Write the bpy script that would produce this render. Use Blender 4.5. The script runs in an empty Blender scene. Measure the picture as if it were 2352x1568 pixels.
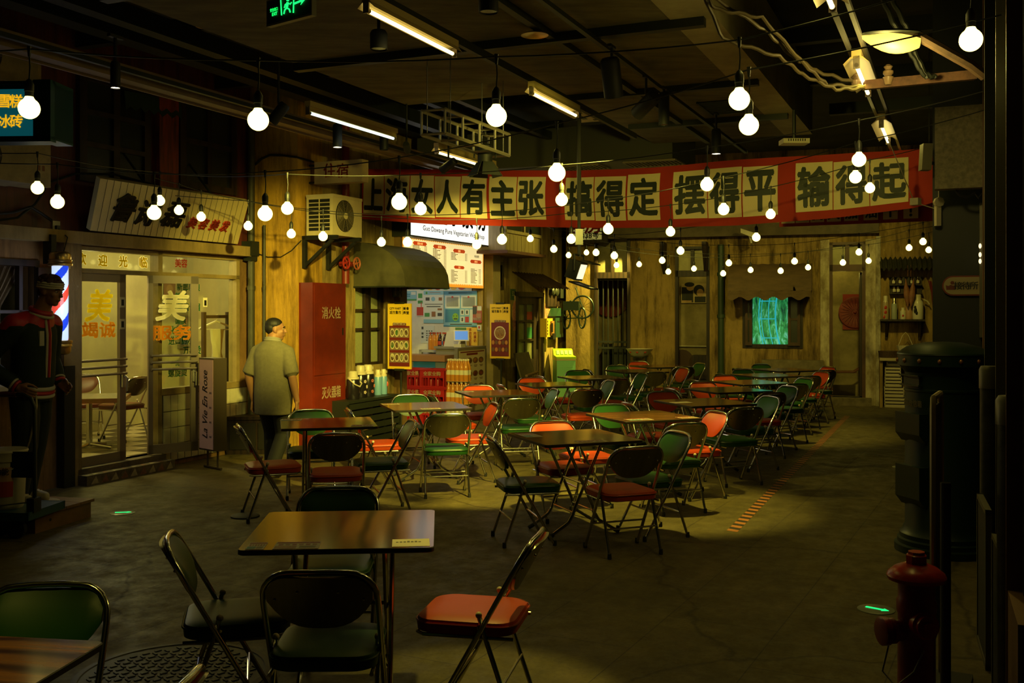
import bpy, bmesh, math, random
from mathutils import Vector as V, Matrix as MX
random.seed(7)
sc = bpy.context.scene
COL = sc.collection
# ---------------------------------------------------------------- camera, world, exposure
F, HX, HY, CH = 2350.0, 1176.0, 712.0, 1.75      # focal length in pixels, horizon and camera height
cd = bpy.data.cameras.new('camera'); cam = bpy.data.objects.new('camera', cd); COL.objects.link(cam)
cam.location = (0, 0, CH); cam.rotation_euler = (math.pi/2, 0, 0)
cd.sensor_width = 36; cd.lens = 36*F/2352; cd.shift_y = -(784-HY)/2352; cd.clip_start = .05; cd.clip_end = 200
sc.camera = cam
sc.view_settings.view_transform = 'Standard'; sc.view_settings.look = 'None'
sc.view_settings.exposure = 0.0; sc.view_settings.gamma = 1.0; sc.view_settings.use_curve_mapping = False
wd = bpy.data.worlds.new('night'); sc.world = wd; wd.use_nodes = True
wd.node_tree.nodes['Background'].inputs[0].default_value = (.35, .55, .30, 1)
wd.node_tree.nodes['Background'].inputs[1].default_value = .0025
sc.cycles.sample_clamp_indirect = 3; sc.cycles.max_bounces = 6; sc.cycles.caustics_reflective = False

WARM = (1, .84, .13)
def spot(name, loc, target, power, deg, color=WARM, blend=.5, rad=.05):
    l = bpy.data.lights.new(name, 'SPOT'); l.energy = power; l.color = color
    l.spot_size = math.radians(deg); l.spot_blend = blend; l.shadow_soft_size = rad
    o = bpy.data.objects.new(name, l); COL.objects.link(o); o.location = loc
    o.rotation_euler = (V(target)-V(loc)).to_track_quat('-Z', 'Y').to_euler(); return o
def point(name, loc, power, color=WARM, rad=.1):
    l = bpy.data.lights.new(name, 'POINT'); l.energy = power; l.color = color; l.shadow_soft_size = rad
    o = bpy.data.objects.new(name, l); COL.objects.link(o); o.location = loc; return o
def area(name, loc, target, power, sx, sy, color=WARM):
    l = bpy.data.lights.new(name, 'AREA'); l.energy = power; l.color = color; l.shape = 'RECTANGLE'; l.size = sx; l.size_y = sy
    o = bpy.data.objects.new(name, l); COL.objects.link(o); o.location = loc
    o.rotation_euler = (V(target)-V(loc)).to_track_quat('-Z', 'Y').to_euler(); return o

# ---------------------------------------------------------------- frames of the place
AN = math.atan2(2200-HX, F)
SX, SY = math.sin(AN), math.cos(AN)               # street direction
class Fr:
    "a vertical reference plane: a runs along it, n comes out of it, z is up"
    def __init__(s, o, d, n=None):
        s.o = V((o[0], o[1])); s.d = V((d[0], d[1])).normalized()
        s.n = V((n[0], n[1])).normalized() if n else V((s.d.y, -s.d.x))
    def P(s, a, n, z):
        p = s.o+s.d*a+s.n*n; return V((p.x, p.y, z))
    def px(s, x, y, n=0):
        k = (x-HX)/F; Y = (n+s.o.dot(s.n))/(k*s.n.x+s.n.y)
        return (V((k*Y, Y))-s.o).dot(s.d), CH-(y-HY)/F*Y
    def a(s, x, n=0): return s.px(x, HY, n)[0]
    def z(s, x, y, n=0): return s.px(x, y, n)[1]
    ex = property(lambda s: V((s.d.x, s.d.y, 0))); en = property(lambda s: V((s.n.x, s.n.y, 0)))
EZ = V((0, 0, 1))
def street(v): return Fr((SY*v, -SX*v), (SX, SY), (SY, -SX))
L1 = street(-8.15)      # barbershop front
L2 = street(-7.40)      # snack kiosk and house front
_r = street(.30); RW = Fr(_r.o, (SX, SY), (-SY, SX))   # dark stalls on the other side, n points into the lane
BK = Fr((6.95, 18.7), (1, -.316), (-.316, -1))    # wall closing the lane
GR = street(0)
def rot(x, y, deg): return Fr((x, y), (math.cos(math.radians(deg)), math.sin(math.radians(deg))))
def at(x, y, Y): return V(((x-HX)/F*Y, Y, CH-(y-HY)/F*Y))
def onz(x, y, z=0):
    Y = (CH-z)*F/(y-HY); return V(((x-HX)/F*Y, Y, z))

# ---------------------------------------------------------------- materials
MATS = {}
def nd(nt, t, **k):
    n = nt.nodes.new(t)
    for a, b in k.items(): setattr(n, a, b)
    return n
def mat(name, c=(.5, .5, .5), r=.55, m=0., var=0., sc_=6., c2=None, st=(1, 1, 1), bump=0., em=None, es=0., spec=.5, coat=0., det=5., tr=0.):
    if name in MATS: return MATS[name]
    x = bpy.data.materials.new(name); x.use_nodes = True; nt = x.node_tree; p = nt.nodes['Principled BSDF']; L = nt.links.new
    p.inputs['Base Color'].default_value = (*c, 1); p.inputs['Roughness'].default_value = r; p.inputs['Metallic'].default_value = m
    p.inputs['Specular IOR Level'].default_value = spec; p.inputs['Coat Weight'].default_value = coat
    if em: p.inputs['Emission Color'].default_value = (*em, 1); p.inputs['Emission Strength'].default_value = es
    if tr: p.inputs['Transmission Weight'].default_value = tr
    if var or c2:
        tc = nd(nt, 'ShaderNodeTexCoord'); mp = nd(nt, 'ShaderNodeMapping'); mp.inputs['Scale'].default_value = st
        no = nd(nt, 'ShaderNodeTexNoise'); no.inputs['Scale'].default_value = sc_; no.inputs['Detail'].default_value = det; no.inputs['Roughness'].default_value = .65
        rp = nd(nt, 'ShaderNodeValToRGB'); e = rp.color_ramp.elements
        c2 = c2 or tuple(q*(1-var) for q in c)
        e[0].position = .36; e[0].color = (*c2, 1); e[1].position = .64; e[1].color = (*c, 1)
        L(tc.outputs['Object'], mp.inputs[0]); L(mp.outputs[0], no.inputs['Vector']); L(no.outputs['Fac'], rp.inputs[0]); L(rp.outputs[0], p.inputs['Base Color'])
        if bump:
            b = nd(nt, 'ShaderNodeBump'); b.inputs['Strength'].default_value = bump; b.inputs['Distance'].default_value = .02
            L(no.outputs['Fac'], b.inputs['Height']); L(b.outputs[0], p.inputs['Normal'])
    MATS[name] = x; return x
def plaster(name, c, dark, pale, streak=.6, k=1.):
    "old plaster: blotches, rain streaks and chips, all of them stains that belong to the wall"
    if name in MATS: return MATS[name]
    x = bpy.data.materials.new(name); x.use_nodes = True; nt = x.node_tree; p = nt.nodes['Principled BSDF']; L = nt.links.new
    p.inputs['Roughness'].default_value = .85; p.inputs['Specular IOR Level'].default_value = .25
    tc = nd(nt, 'ShaderNodeTexCoord')
    def noise(scale, st, det=6, ro=.65):
        mp = nd(nt, 'ShaderNodeMapping'); mp.inputs['Scale'].default_value = st; L(tc.outputs['Object'], mp.inputs[0])
        n = nd(nt, 'ShaderNodeTexNoise'); n.inputs['Scale'].default_value = scale; n.inputs['Detail'].default_value = det; n.inputs['Roughness'].default_value = ro
        L(mp.outputs[0], n.inputs['Vector']); return n.outputs['Fac']
    def ramp(f, a, b):
        r = nd(nt, 'ShaderNodeMapRange'); r.inputs[1].default_value = a; r.inputs[2].default_value = b; L(f, r.inputs[0]); return r.outputs[0]
    def mix(f, ca, cb):
        m = nd(nt, 'ShaderNodeMix', data_type='RGBA'); L(f, m.inputs[0])
        for q, s in ((6, ca), (7, cb)):
            if isinstance(s, tuple): m.inputs[q].default_value = (*s, 1)
            else: L(s, m.inputs[q])
        return m.outputs[2]
    n1, n2, n3 = noise(1.6*k, (1, 1, 1)), noise(4*k, (1, 1, .13), 9, .75), noise(14*k, (1, 1, .6), 8)
    c1 = mix(ramp(n1, .42, .62), c, tuple(q*.72 for q in c))
    mu = nd(nt, 'ShaderNodeMath', operation='MULTIPLY'); L(ramp(n2, .45, .62), mu.inputs[0]); mu.inputs[1].default_value = streak
    c2 = mix(mu.outputs[0], c1, dark)
    c3 = mix(ramp(n3, .66, .72), c2, pale)
    L(c3, p.inputs['Base Color'])
    b = nd(nt, 'ShaderNodeBump'); b.inputs['Strength'].default_value = .35; b.inputs['Distance'].default_value = .02; L(n3, b.inputs['Height']); L(b.outputs[0], p.inputs['Normal'])
    MATS[name] = x; return x
def grain(name, c, c2, sc_=3., r=.3, dist=5., st=(1, 1, 1), coat=.0, bands='X', spec=.5):
    "wood or wood-print laminate"
    if name in MATS: return MATS[name]
    x = bpy.data.materials.new(name); x.use_nodes = True; nt = x.node_tree; p = nt.nodes['Principled BSDF']; L = nt.links.new
    p.inputs['Roughness'].default_value = r; p.inputs['Coat Weight'].default_value = coat; p.inputs['Coat Roughness'].default_value = .12; p.inputs['Specular IOR Level'].default_value = spec
    tc = nd(nt, 'ShaderNodeTexCoord'); mp = nd(nt, 'ShaderNodeMapping'); mp.inputs['Scale'].default_value = st
    w = nd(nt, 'ShaderNodeTexWave', bands_direction=bands); w.inputs['Scale'].default_value = sc_; w.inputs['Distortion'].default_value = dist; w.inputs['Detail'].default_value = 3; w.inputs['Detail Scale'].default_value = .8
    rp = nd(nt, 'ShaderNodeValToRGB'); e = rp.color_ramp.elements; e[0].color = (*c2, 1); e[0].position = .0; e[1].color = (*c, 1); e[1].position = .55
    no = nd(nt, 'ShaderNodeTexNoise'); no.inputs['Scale'].default_value = 40; no.inputs['Detail'].default_value = 4
    mm = nd(nt, 'ShaderNodeMapping'); mm.inputs['Scale'].default_value = tuple(.08 if ('XYZ'[i] != bands) else 1 for i in range(3))
    mi = nd(nt, 'ShaderNodeMix', data_type='RGBA', blend_type='MULTIPLY'); mi.inputs[0].default_value = .55
    L(tc.outputs['Object'], mp.inputs[0]); L(mp.outputs[0], w.inputs['Vector']); L(w.outputs['Fac'], rp.inputs[0])
    L(tc.outputs['Object'], mm.inputs[0]); L(mm.outputs[0], no.inputs['Vector']); L(rp.outputs[0], mi.inputs[6]); L(no.outputs['Fac'], mi.inputs[7]); L(mi.outputs[2], p.inputs['Base Color'])
    MATS[name] = x; return x
def glass(name, tint=(1, 1, 1), refl=.5, r=.03):
    if name in MATS: return MATS[name]
    x = bpy.data.materials.new(name); x.use_nodes = True; nt = x.node_tree; L = nt.links.new
    nt.nodes.remove(nt.nodes['Principled BSDF']); out = nt.nodes['Material Output']
    t = nd(nt, 'ShaderNodeBsdfTransparent'); t.inputs[0].default_value = (*tint, 1)
    g = nd(nt, 'ShaderNodeBsdfGlossy'); g.inputs['Roughness'].default_value = r
    f = nd(nt, 'ShaderNodeLayerWeight'); f.inputs[0].default_value = .5; pw = nd(nt, 'ShaderNodeMath', operation='POWER'); pw.inputs[1].default_value = 4; L(f.outputs['Facing'], pw.inputs[0])
    mu = nd(nt, 'ShaderNodeMath', operation='MULTIPLY_ADD'); mu.inputs[1].default_value = refl*.6; mu.inputs[2].default_value = .04*refl*2; mu.use_clamp = True
    m = nd(nt, 'ShaderNodeMixShader'); L(pw.outputs[0], mu.inputs[0]); L(mu.outputs[0], m.inputs[0]); L(t.outputs[0], m.inputs[1]); L(g.outputs[0], m.inputs[2]); L(m.outputs[0], out.inputs[0])
    MATS[name] = x; return x
def film(name, c):
    "thin coloured lettering film that lets light through"
    x = mat(name, c, .6); nt = x.node_tree; t = nd(nt, 'ShaderNodeBsdfTranslucent'); t.inputs[0].default_value = (*c, 1); m = nd(nt, 'ShaderNodeMixShader'); m.inputs[0].default_value = .65
    o = nt.nodes['Material Output']; nt.links.new(nt.nodes['Principled BSDF'].outputs[0], m.inputs[1]); nt.links.new(t.outputs[0], m.inputs[2]); nt.links.new(m.outputs[0], o.inputs[0]); return x
def glow(name, c, s): return mat(name, tuple(q*.6 for q in c), .5, em=c, es=s)
# ---------------------------------------------------------------- mesh builder
class B:
    def __init__(s): s.bm = bmesh.new(); s.mi = 0
    def face(s, pts, smooth=False, flip=False):
        vs = [s.bm.verts.new(p) for p in (reversed(pts) if flip else pts)]
        f = s.bm.faces.new(vs); f.material_index = s.mi; f.smooth = smooth; return f
    def box8(s, p):
        v = [s.bm.verts.new(q) for q in p]
        for q in ((0, 3, 2, 1), (4, 5, 6, 7), (0, 1, 5, 4), (1, 2, 6, 5), (2, 3, 7, 6), (3, 0, 4, 7)):
            f = s.bm.faces.new([v[i] for i in q]); f.material_index = s.mi
        return s
    def box(s, fr, a0, a1, n0, n1, z0, z1):
        return s.box8([fr.P(a, n, z) for z in (z0, z1) for a, n in ((a0, n0), (a1, n0), (a1, n1), (a0, n1))])
    def cube(s, x0, x1, y0, y1, z0, z1):
        return s.box8([V((x, y, z)) for z in (z0, z1) for x, y in ((x0, y0), (x1, y0), (x1, y1), (x0, y1))])
    def loft(s, rings, caps=True, closed=False, smooth=True):
        vr = [[s.bm.verts.new(p) for p in r] for r in rings]; n = len(vr[0])
        prs = list(zip(vr, vr[1:]))+([(vr[-1], vr[0])] if closed else [])
        for a, b in prs:
            for i in range(n):
                f = s.bm.faces.new((a[i], a[(i+1) % n], b[(i+1) % n], b[i])); f.material_index = s.mi; f.smooth = smooth
        if caps and not closed:
            for r, fl in ((vr[0], True), (vr[-1], False)):
                f = s.bm.faces.new(list(reversed(r)) if fl else r); f.material_index = s.mi
        return s
    def tube(s, pts, r, seg=8, closed=False, caps=True):
        pts = [V(p) for p in pts]; n = len(pts); rs = r if isinstance(r, (list, tuple)) else [r]*n
        rings = []; up = None
        for i, p in enumerate(pts):
            a = pts[(i-1) % n] if (closed or i) else p; b = pts[(i+1) % n] if (closed or i < n-1) else p
            t = (b-a).normalized()
            if up is None: up = V((0, 0, 1)) if abs(t.z) < .9 else V((1, 0, 0))
            x = t.cross(up)
            if x.length < 1e-4: x = t.cross(V((0, 1, .3)))
            x.normalize(); y = x.cross(t).normalized(); up = y
            rings.append([p+(x*math.cos(q)+y*math.sin(q))*rs[i] for q in [2*math.pi*k/seg for k in range(seg)]])
        return s.loft(rings, caps, closed)
    def lathe(s, prof, c=(0, 0, 0), seg=24, ax=None, smooth=True):
        "prof: (radius, height); ax: direction of the axis"
        c = V(c); q = V(ax).normalized().to_track_quat('Z', 'Y') if ax else None
        rings = []
        for r, z in prof:
            ring = [V((max(r, 1e-4)*math.cos(2*math.pi*k/seg), max(r, 1e-4)*math.sin(2*math.pi*k/seg), z)) for k in range(seg)]
            rings.append([c+(q @ p if q else p) for p in ring])
        return s.loft(rings, True, False, smooth)
    def ball(s, c, r, sx=1, sy=1, sz=1, seg=12, rot=None):
        c = V(c); n = max(5, seg*2//3); rings = []
        for i in range(n+1):
            t = math.pi*i/n; ring = []
            for k in range(seg):
                f = 2*math.pi*k/seg; p = V((r*sx*max(math.sin(t), .01)*math.cos(f), r*sy*max(math.sin(t), .01)*math.sin(f), -r*sz*math.cos(t)))
                ring.append(c+(rot @ p if rot else p))
            rings.append(ring)
        return s.loft(rings)
    def prism(s, pts, ext, smooth=False):
        e = V(ext); s.loft([[V(p) for p in pts], [V(p)+e for p in pts]], smooth=smooth); return s
    def cone(s, p0, p1, r0, r1, seg=12):
        return s.tube([p0, p1], [r0, r1], seg)
    def limb(s, pts, rs, seg=14):
        "tapered limb of balls and cones, to be fused by remeshing"
        for p, r in zip(pts, rs): s.ball(p, r, seg=seg)
        for i in range(len(pts)-1):
            if (V(pts[i])-V(pts[i+1])).length > 1e-4: s.tube([pts[i], pts[i+1]], [rs[i], rs[i+1]], seg)
        return s
OFF = {}
def tag(o, label=None, cat=None, group=None, kind=None):
    if label: o['label'] = label
    if cat: o['category'] = cat
    if group: o['group'] = group
    if kind: o['kind'] = kind
    return o
def mesh(name, b, ms):
    bm = b.bm; bmesh.ops.recalc_face_normals(bm, faces=bm.faces[:]) if not getattr(b, 'keep', False) else None
    me = bpy.data.meshes.new(name); bm.to_mesh(me); bm.free()
    for m in (ms if isinstance(ms, (list, tuple)) else [ms]): me.materials.append(m)
    me.set_sharp_from_angle(angle=math.radians(38)); return me
def obj(name, b, ms, parent=None, label=None, cat=None, group=None, kind=None):
    me = b if isinstance(b, bpy.types.Mesh) else mesh(name, b, ms)
    o = bpy.data.objects.new(name, me); COL.objects.link(o)
    if parent:
        o.parent = parent; off = OFF[parent.name]
    else:
        co = [v.co for v in me.vertices]
        off = V((sum(c.x for c in co)/len(co), sum(c.y for c in co)/len(co), min(c.z for c in co))) if kind != 'structure' else V((0, 0, 0))
        o.location = off
    if off.length: me.transform(MX.Translation(-off))
    OFF[o.name] = off
    return tag(o, label, cat, group, kind)
def thing(name, label, cat, loc=(0, 0, 0), group=None):
    o = bpy.data.objects.new(name, None); COL.objects.link(o); o.location = loc; o.empty_display_size = .1; OFF[o.name] = V(loc)
    return tag(o, label, cat, group)
def struct(name, b, m, parent=None): return obj(name, b, m, parent, kind='structure')
def dup(root, loc, rz, label, group=None):
    def cp(o, par):
        c = o.copy(); COL.objects.link(c); c.parent = par
        for ch in o.children: cp(ch, c)
        return c
    r = cp(root, None); r.location = loc; r.rotation_euler = (0, 0, rz); r['label'] = label
    if group: r['group'] = group
    return r
# ---------------------------------------------------------------- writing
TX = {}
def glyphs(s, bold=0., ext=0., shear=0.):
    "outline of the writing s, one unit high; heavier weights repeat the outline in a small ring"
    k = (s, bold, ext, shear)
    if k not in TX:
        cu = bpy.data.curves.new('t', 'FONT'); cu.body = s; cu.extrude = ext; cu.shear = shear; cu.resolution_u = 3; cu.align_x = 'CENTER'
        cu.fill_mode = 'BOTH' if ext else 'FRONT'
        o = bpy.data.objects.new('t', cu); COL.objects.link(o); bpy.context.view_layer.update()
        me = bpy.data.meshes.new_from_object(o.evaluated_get(bpy.context.evaluated_depsgraph_get()))
        v0 = [v.co.copy() for v in me.vertices]; f0 = [tuple(p.vertices) for p in me.polygons]
        bpy.data.objects.remove(o); bpy.data.curves.remove(cu); bpy.data.meshes.remove(me)
        if not v0: v0 = [V((0, 0, 0)), V((1, 0, 0)), V((0, 1, 0))]; f0 = [(0, 1, 2)]
        vs, fs = [], []
        for q in range(6 if bold else 1):
            d = V((bold*math.cos(q*math.pi/3), bold*math.sin(q*math.pi/3), 0)); n = len(vs); vs += [v+d for v in v0]; fs += [tuple(i+n for i in f) for f in f0]
        x0, x1 = min(v.x for v in vs), max(v.x for v in vs); y0, y1 = min(v.y for v in vs), max(v.y for v in vs); h = max(y1-y0, 1e-6)
        TX[k] = ([((v.x-(x0+x1)/2)/h, (v.y-(y0+y1)/2)/h, v.z/h) for v in vs], fs, (x1-x0)/h)
    return TX[k]
def write(b, s, O, ex, ey, h, w=None, bold=0., depth=0., fn=None, shear=0., lift=.0015):
    "adds the writing s to builder b, centred at O, h tall (and w wide)"
    vs, fs, asp = glyphs(s, bold, .12 if depth else 0., shear); en = V(ex).cross(V(ey)); sx = (w/asp/h if w else 1.)*h; P = []
    for x, y, z in vs:
        if fn: P.append(fn(x*sx, y*h, (z/.12*depth if depth else 0)+lift))
        else: P.append(V(O)+V(ex)*(x*sx)+V(ey)*(y*h)+en*((z*depth*4 if depth else 0)+lift))
    vv = [b.bm.verts.new(p) for p in P]
    for f in fs:
        try: q = b.bm.faces.new([vv[i] for i in f]); q.material_index = b.mi
        except ValueError: pass
def letters(s, O, ex, ey, h, m, parent, w=None, bold=0.02, depth=0., name='lettering', vertical=False, gap=1.15, shear=0.):
    b = B(); b.keep = True
    if vertical:
        for i, c in enumerate(s):
            if c != ' ': write(b, c, V(O)-V(ey)*(i-(len(s)-1)/2)*h*gap, ex, ey, h, None, bold, depth)
    else: write(b, s, O, ex, ey, h, w, bold, depth, shear=shear)
    return obj(name, b, m, parent)
# ---------------------------------------------------------------- fused figures
def fuse(b, voxel, smooth, name, ms):
    me = mesh(name+'_raw', b, ms); o = bpy.data.objects.new('t', me); COL.objects.link(o)
    r = o.modifiers.new('r', 'REMESH'); r.mode = 'VOXEL'; r.voxel_size = voxel; r.use_smooth_shade = True
    if smooth: s = o.modifiers.new('s', 'SMOOTH'); s.iterations = smooth; s.factor = .5
    bpy.context.view_layer.update()
    out = bpy.data.meshes.new_from_object(o.evaluated_get(bpy.context.evaluated_depsgraph_get()))
    bpy.data.objects.remove(o); out.name = name
    out.materials.clear()
    for m in (ms if isinstance(ms, (list, tuple)) else [ms]): out.materials.append(m)
    for p in out.polygons: p.use_smooth = True
    return out
def holes_wall(b, fr, a0, a1, z0, z1, t, holes, n=0):
    "a wall slab n-t..n with rectangular openings (a0,a1,z0,z1)"
    A = sorted({a0, a1, *[q for h in holes for q in h[:2] if a0 < q < a1]}); Z = sorted({z0, z1, *[q for h in holes for q in h[2:] if z0 < q < z1]})
    for x0, x1 in zip(A, A[1:]):
        run = None
        for y0, y1 in zip(Z, Z[1:]):
            mx, my = (x0+x1)/2, (y0+y1)/2
            hole = any(h[0] < mx < h[1] and h[2] < my < h[3] for h in holes)
            if not hole: run = (run[0], y1) if run else (y0, y1)
            if hole and run: b.box(fr, x0, x1, n-t, n, *run); run = None
        if run: b.box(fr, x0, x1, n-t, n, *run)
    return b
def room(b, fr, a0, a1, n0, n1, z0, z1):
    "back, sides and ceiling of a small room behind an opening (n0 deep, n1 at the wall)"
    t = .05
    b.box(fr, a0-t, a1+t, n0-t, n0, z0, z1); b.box(fr, a0-t, a0, n0, n1, z0, z1); b.box(fr, a1, a1+t, n0, n1, z0, z1); b.box(fr, a0-t, a1+t, n0-t, n1, z1, z1+t)
    return b
def panel(name, label, cat, fr, a0, a1, z0, z1, n, base, blocks=(), mats=(), t=.006, parent=None, group=None):
    "a printed sheet: blocks are (x0,x1,y0,y1,material index) as shares, or ('o',cx,cy,rx,ry,i) for discs"
    b = B(); b.keep = True; b.box(fr, a0, a1, n, n+t, z0, z1); bmesh.ops.recalc_face_normals(b.bm, faces=b.bm.faces[:]); W, H = a1-a0, z1-z0
    for j, q in enumerate(blocks):
        lift = n+t+.0012+.0006*(j % 7 if len(blocks) < 8 else (1 if q[0] == 'o' else 0)+(2 if len(q) > 6 else 0))
        if q[0] == 'o':
            b.mi = q[5]+1; b.face([fr.P(a0+W*(q[1]+q[3]*math.cos(k*math.pi/8)), lift, z0+H*(q[2]+q[4]*math.sin(k*math.pi/8))) for k in range(16)])
        else:
            b.mi = q[4]+1; b.face([fr.P(a0+W*x, lift, z0+H*y) for x, y in ((q[0], q[2]), (q[1], q[2]), (q[1], q[3]), (q[0], q[3]))])
    return obj(name, b, [base, *mats], parent, label, cat, group)
# ---------------------------------------------------------------- large structure
def perp(u): return Fr((SX*u, SY*u), (SY, -SX))     # across the street, facing back up the lane; a = v
M_floor = bpy.data.materials.new('worn concrete slabs'); M_floor.use_nodes = True
def floor_nodes():
    nt = M_floor.node_tree; p = nt.nodes['Principled BSDF']; L = nt.links.new
    tc = nd(nt, 'ShaderNodeTexCoord'); mp = nd(nt, 'ShaderNodeMapping'); mp.inputs['Rotation'].default_value = (0, 0, -(math.pi/2-AN)+.06)
    L(tc.outputs['Object'], mp.inputs[0])
    br = nd(nt, 'ShaderNodeTexBrick'); br.inputs['Scale'].default_value = 1; br.inputs['Brick Width'].default_value = 1.25; br.inputs['Row Height'].default_value = .62
    br.inputs['Mortar Size'].default_value = .004; br.inputs['Mortar Smooth'].default_value = .3
    br.inputs['Color1'].default_value = (.130, .101, .036, 1); br.inputs['Color2'].default_value = (.110, .085, .030, 1); br.inputs['Mortar'].default_value = (.05, .04, .024, 1)
    L(mp.outputs[0], br.inputs['Vector'])
    def noise(s, d=8, ro=.7):
        n = nd(nt, 'ShaderNodeTexNoise'); n.inputs['Scale'].default_value = s; n.inputs['Detail'].default_value = d; n.inputs['Roughness'].default_value = ro; L(mp.outputs[0], n.inputs['Vector']); return n.outputs['Fac']
    def rng(f, a, b, c=0., d=1.):
        r = nd(nt, 'ShaderNodeMapRange')
        for i, q in enumerate((a, b, c, d)): r.inputs[i+1].default_value = q
        L(f, r.inputs[0]); return r.outputs[0]
    def mul(c, f):
        m = nd(nt, 'ShaderNodeMix', data_type='RGBA', blend_type='MULTIPLY'); m.inputs[0].default_value = 1; L(c, m.inputs[6]); L(f, m.inputs[7]); return m.outputs[2]
    c = mul(br.outputs[0], rng(noise(1.3), .3, .7, .6, 1.15)); c = mul(c, rng(noise(7, 10), .35, .62, .72, 1.12)); c = mul(c, rng(noise(38, 6), .34, .5, .75, 1.05))
    mu = nd(nt, 'ShaderNodeTexVoronoi', feature='DISTANCE_TO_EDGE'); mu.inputs['Scale'].default_value = .42
    wn = nd(nt, 'ShaderNodeTexNoise'); wn.inputs['Scale'].default_value = 2.2; wn.inputs['Detail'].default_value = 6; L(mp.outputs[0], wn.inputs['Vector'])
    ad = nd(nt, 'ShaderNodeMix', data_type='VECTOR'); ad.inputs[0].default_value = .25; L(mp.outputs[0], ad.inputs[4]); L(wn.outputs['Color'], ad.inputs[5]); L(ad.outputs[1], mu.inputs['Vector'])
    c = mul(c, rng(mu.outputs['Distance'], .0, .006, .45, 1))
    L(c, p.inputs['Base Color']); L(rng(noise(5), .35, .65, .42, .75), p.inputs['Roughness']); p.inputs['Specular IOR Level'].default_value = .3
    b = nd(nt, 'ShaderNodeBump'); b.inputs['Strength'].default_value = .25; b.inputs['Distance'].default_value = .01; L(noise(22, 8), b.inputs['Height']); L(b.outputs[0], p.inputs['Normal'])
floor_nodes()
b = B(); b.cube(-14, 12, -3, 26, -.1, 0); struct('floor', b, M_floor)

M_ceil = mat('dark grimy ceiling', (.06, .06, .03), .85, var=.45, sc_=1.5)
M_slab = mat('board formed concrete', (.17, .145, .06), .85, var=.45, sc_=2.2, st=(1, 3, 1))
M_black = mat('black', (.006, .007, .005), .6)
M_dark = mat('dark grey steel', (.022, .026, .018), .5, .3)
M_brownwall = plaster('brown plaster', (.30, .165, .06), (.06, .035, .015), (.36, .23, .11), .7)
M_ochre = plaster('ochre plaster', (.62, .355, .045), (.10, .05, .01), (.50, .33, .08), .75)
M_ochre2 = plaster('faded ochre plaster', (.42, .30, .10), (.07, .045, .014), (.48, .37, .17), .8)
M_cement = plaster('streaked cement render', (.36, .235, .075), (.06, .036, .010), (.50, .37, .17), .95, 1.1)
M_room = mat('cream room wall', (.50, .44, .24), .8, var=.18, sc_=2)
M_roomdim = mat('stained room wall', (.34, .27, .13), .85, var=.4, sc_=2.4)
M_redwood = mat('red stained boards', (.13, .026, .012), .55, c2=(.045, .009, .005), sc_=5, st=(2.4, 2.4, .25), det=8)
M_darkwood = grain('dark wood', (.035, .018, .009), (.012, .006, .003), 4, .5, 3, (1, 1, 1))
M_shopframe = mat('painted yellowed timber', (.34, .25, .10), .5, var=.3, sc_=5)
M_alu = mat('dull anodised door frame', (.30, .25, .20), .38, .7)
M_glass = glass('window glass', (.93, .95, .9), .5)
M_dkglass = mat('dark figured glass', (.025, .03, .024), .28, spec=.5, var=.3, sc_=60)
M_pale = mat('pale paint', (.62, .56, .40), .5, var=.2, sc_=3)
M_steel = mat('bare steel', (.45, .44, .40), .35, .9)
M_cable = mat('black cable', (.012, .012, .010), .5)

b = B(); b.box(GR, -4, 26, -12, 6, 4.75, 4.9); struct('ceiling', b, M_ceil)
# low concrete soffit over the tables, ending before the far wall, with its tall side face
b = B(); b.box(GR, -1, 12.9, -3.6, -1.63, 3.9, 4.1); b.mi = 1; b.box(GR, -1, 12.9, -1.95, -1.625, 3.895, 4.62); b.mi = 0; b.box(GR, -1, 9.4, -5.3, -3.6, 3.9, 4.1)
struct('trim_1', b, [M_slab, mat('duct concrete with light in colour', (.42, .36, .17), .8, var=.3, sc_=2.5)])  # side face is paler: the lamp light on it is put into the colour
# joists and battens under the soffit
for i, (u0, u1, v0, v1, w, h) in enumerate([(5.2, 5.28, -5.3, -1.7, 0, .07), (7.4, 7.48, -5.3, -1.7, 0, .07), (9.6, 9.68, -3.6, -1.7, 0, .06), (11.4, 11.48, -3.5, -1.7, 0, .06),
                                       (-1, 12.8, -2.92, -2.86, 0, .05)]):
    b = B(); b.box(GR, u0, u1, v0, v1, 3.9-h, 3.9); struct('trim_%d' % (i+2), b, M_dark)
# dark transverse duct with grilles behind the soffit
D = perp(13.2)
b = B(); a0, a1 = D.a(985), D.a(1560); b.box(D, a0, a1, -.9, .35, 3.70, 4.2); struct('trim_7', b, mat('duct sheet', (.05, .052, .036), .6))
for i, (x0, x1) in enumerate([(1050, 1150), (1270, 1385), (1440, 1560)]):
    b = B(); q0, q1 = D.a(x0, .1), D.a(x1, .1); M_gr = mat('grille steel', (.24, .20, .12), .5, .4)
    b.box(D, q0, q1, -.25, -.2, 3.68, 3.70); b.box(D, q0, q1, .25, .3, 3.68, 3.70)
    for k in range(14): s = q0+(q1-q0)*k/13; b.box(D, s-.006, s+.006, -.22, .27, 3.682, 3.70)
    obj('ceiling_grille', b, M_gr, None, ['wide ventilation grille at the shopfront end of the dark transverse duct', 'ventilation grille in the middle of the dark transverse duct, beside the lamp pole', 'ventilation grille at the far end of the dark transverse duct'][i], 'vent', 'grilles in the transverse duct')
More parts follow.
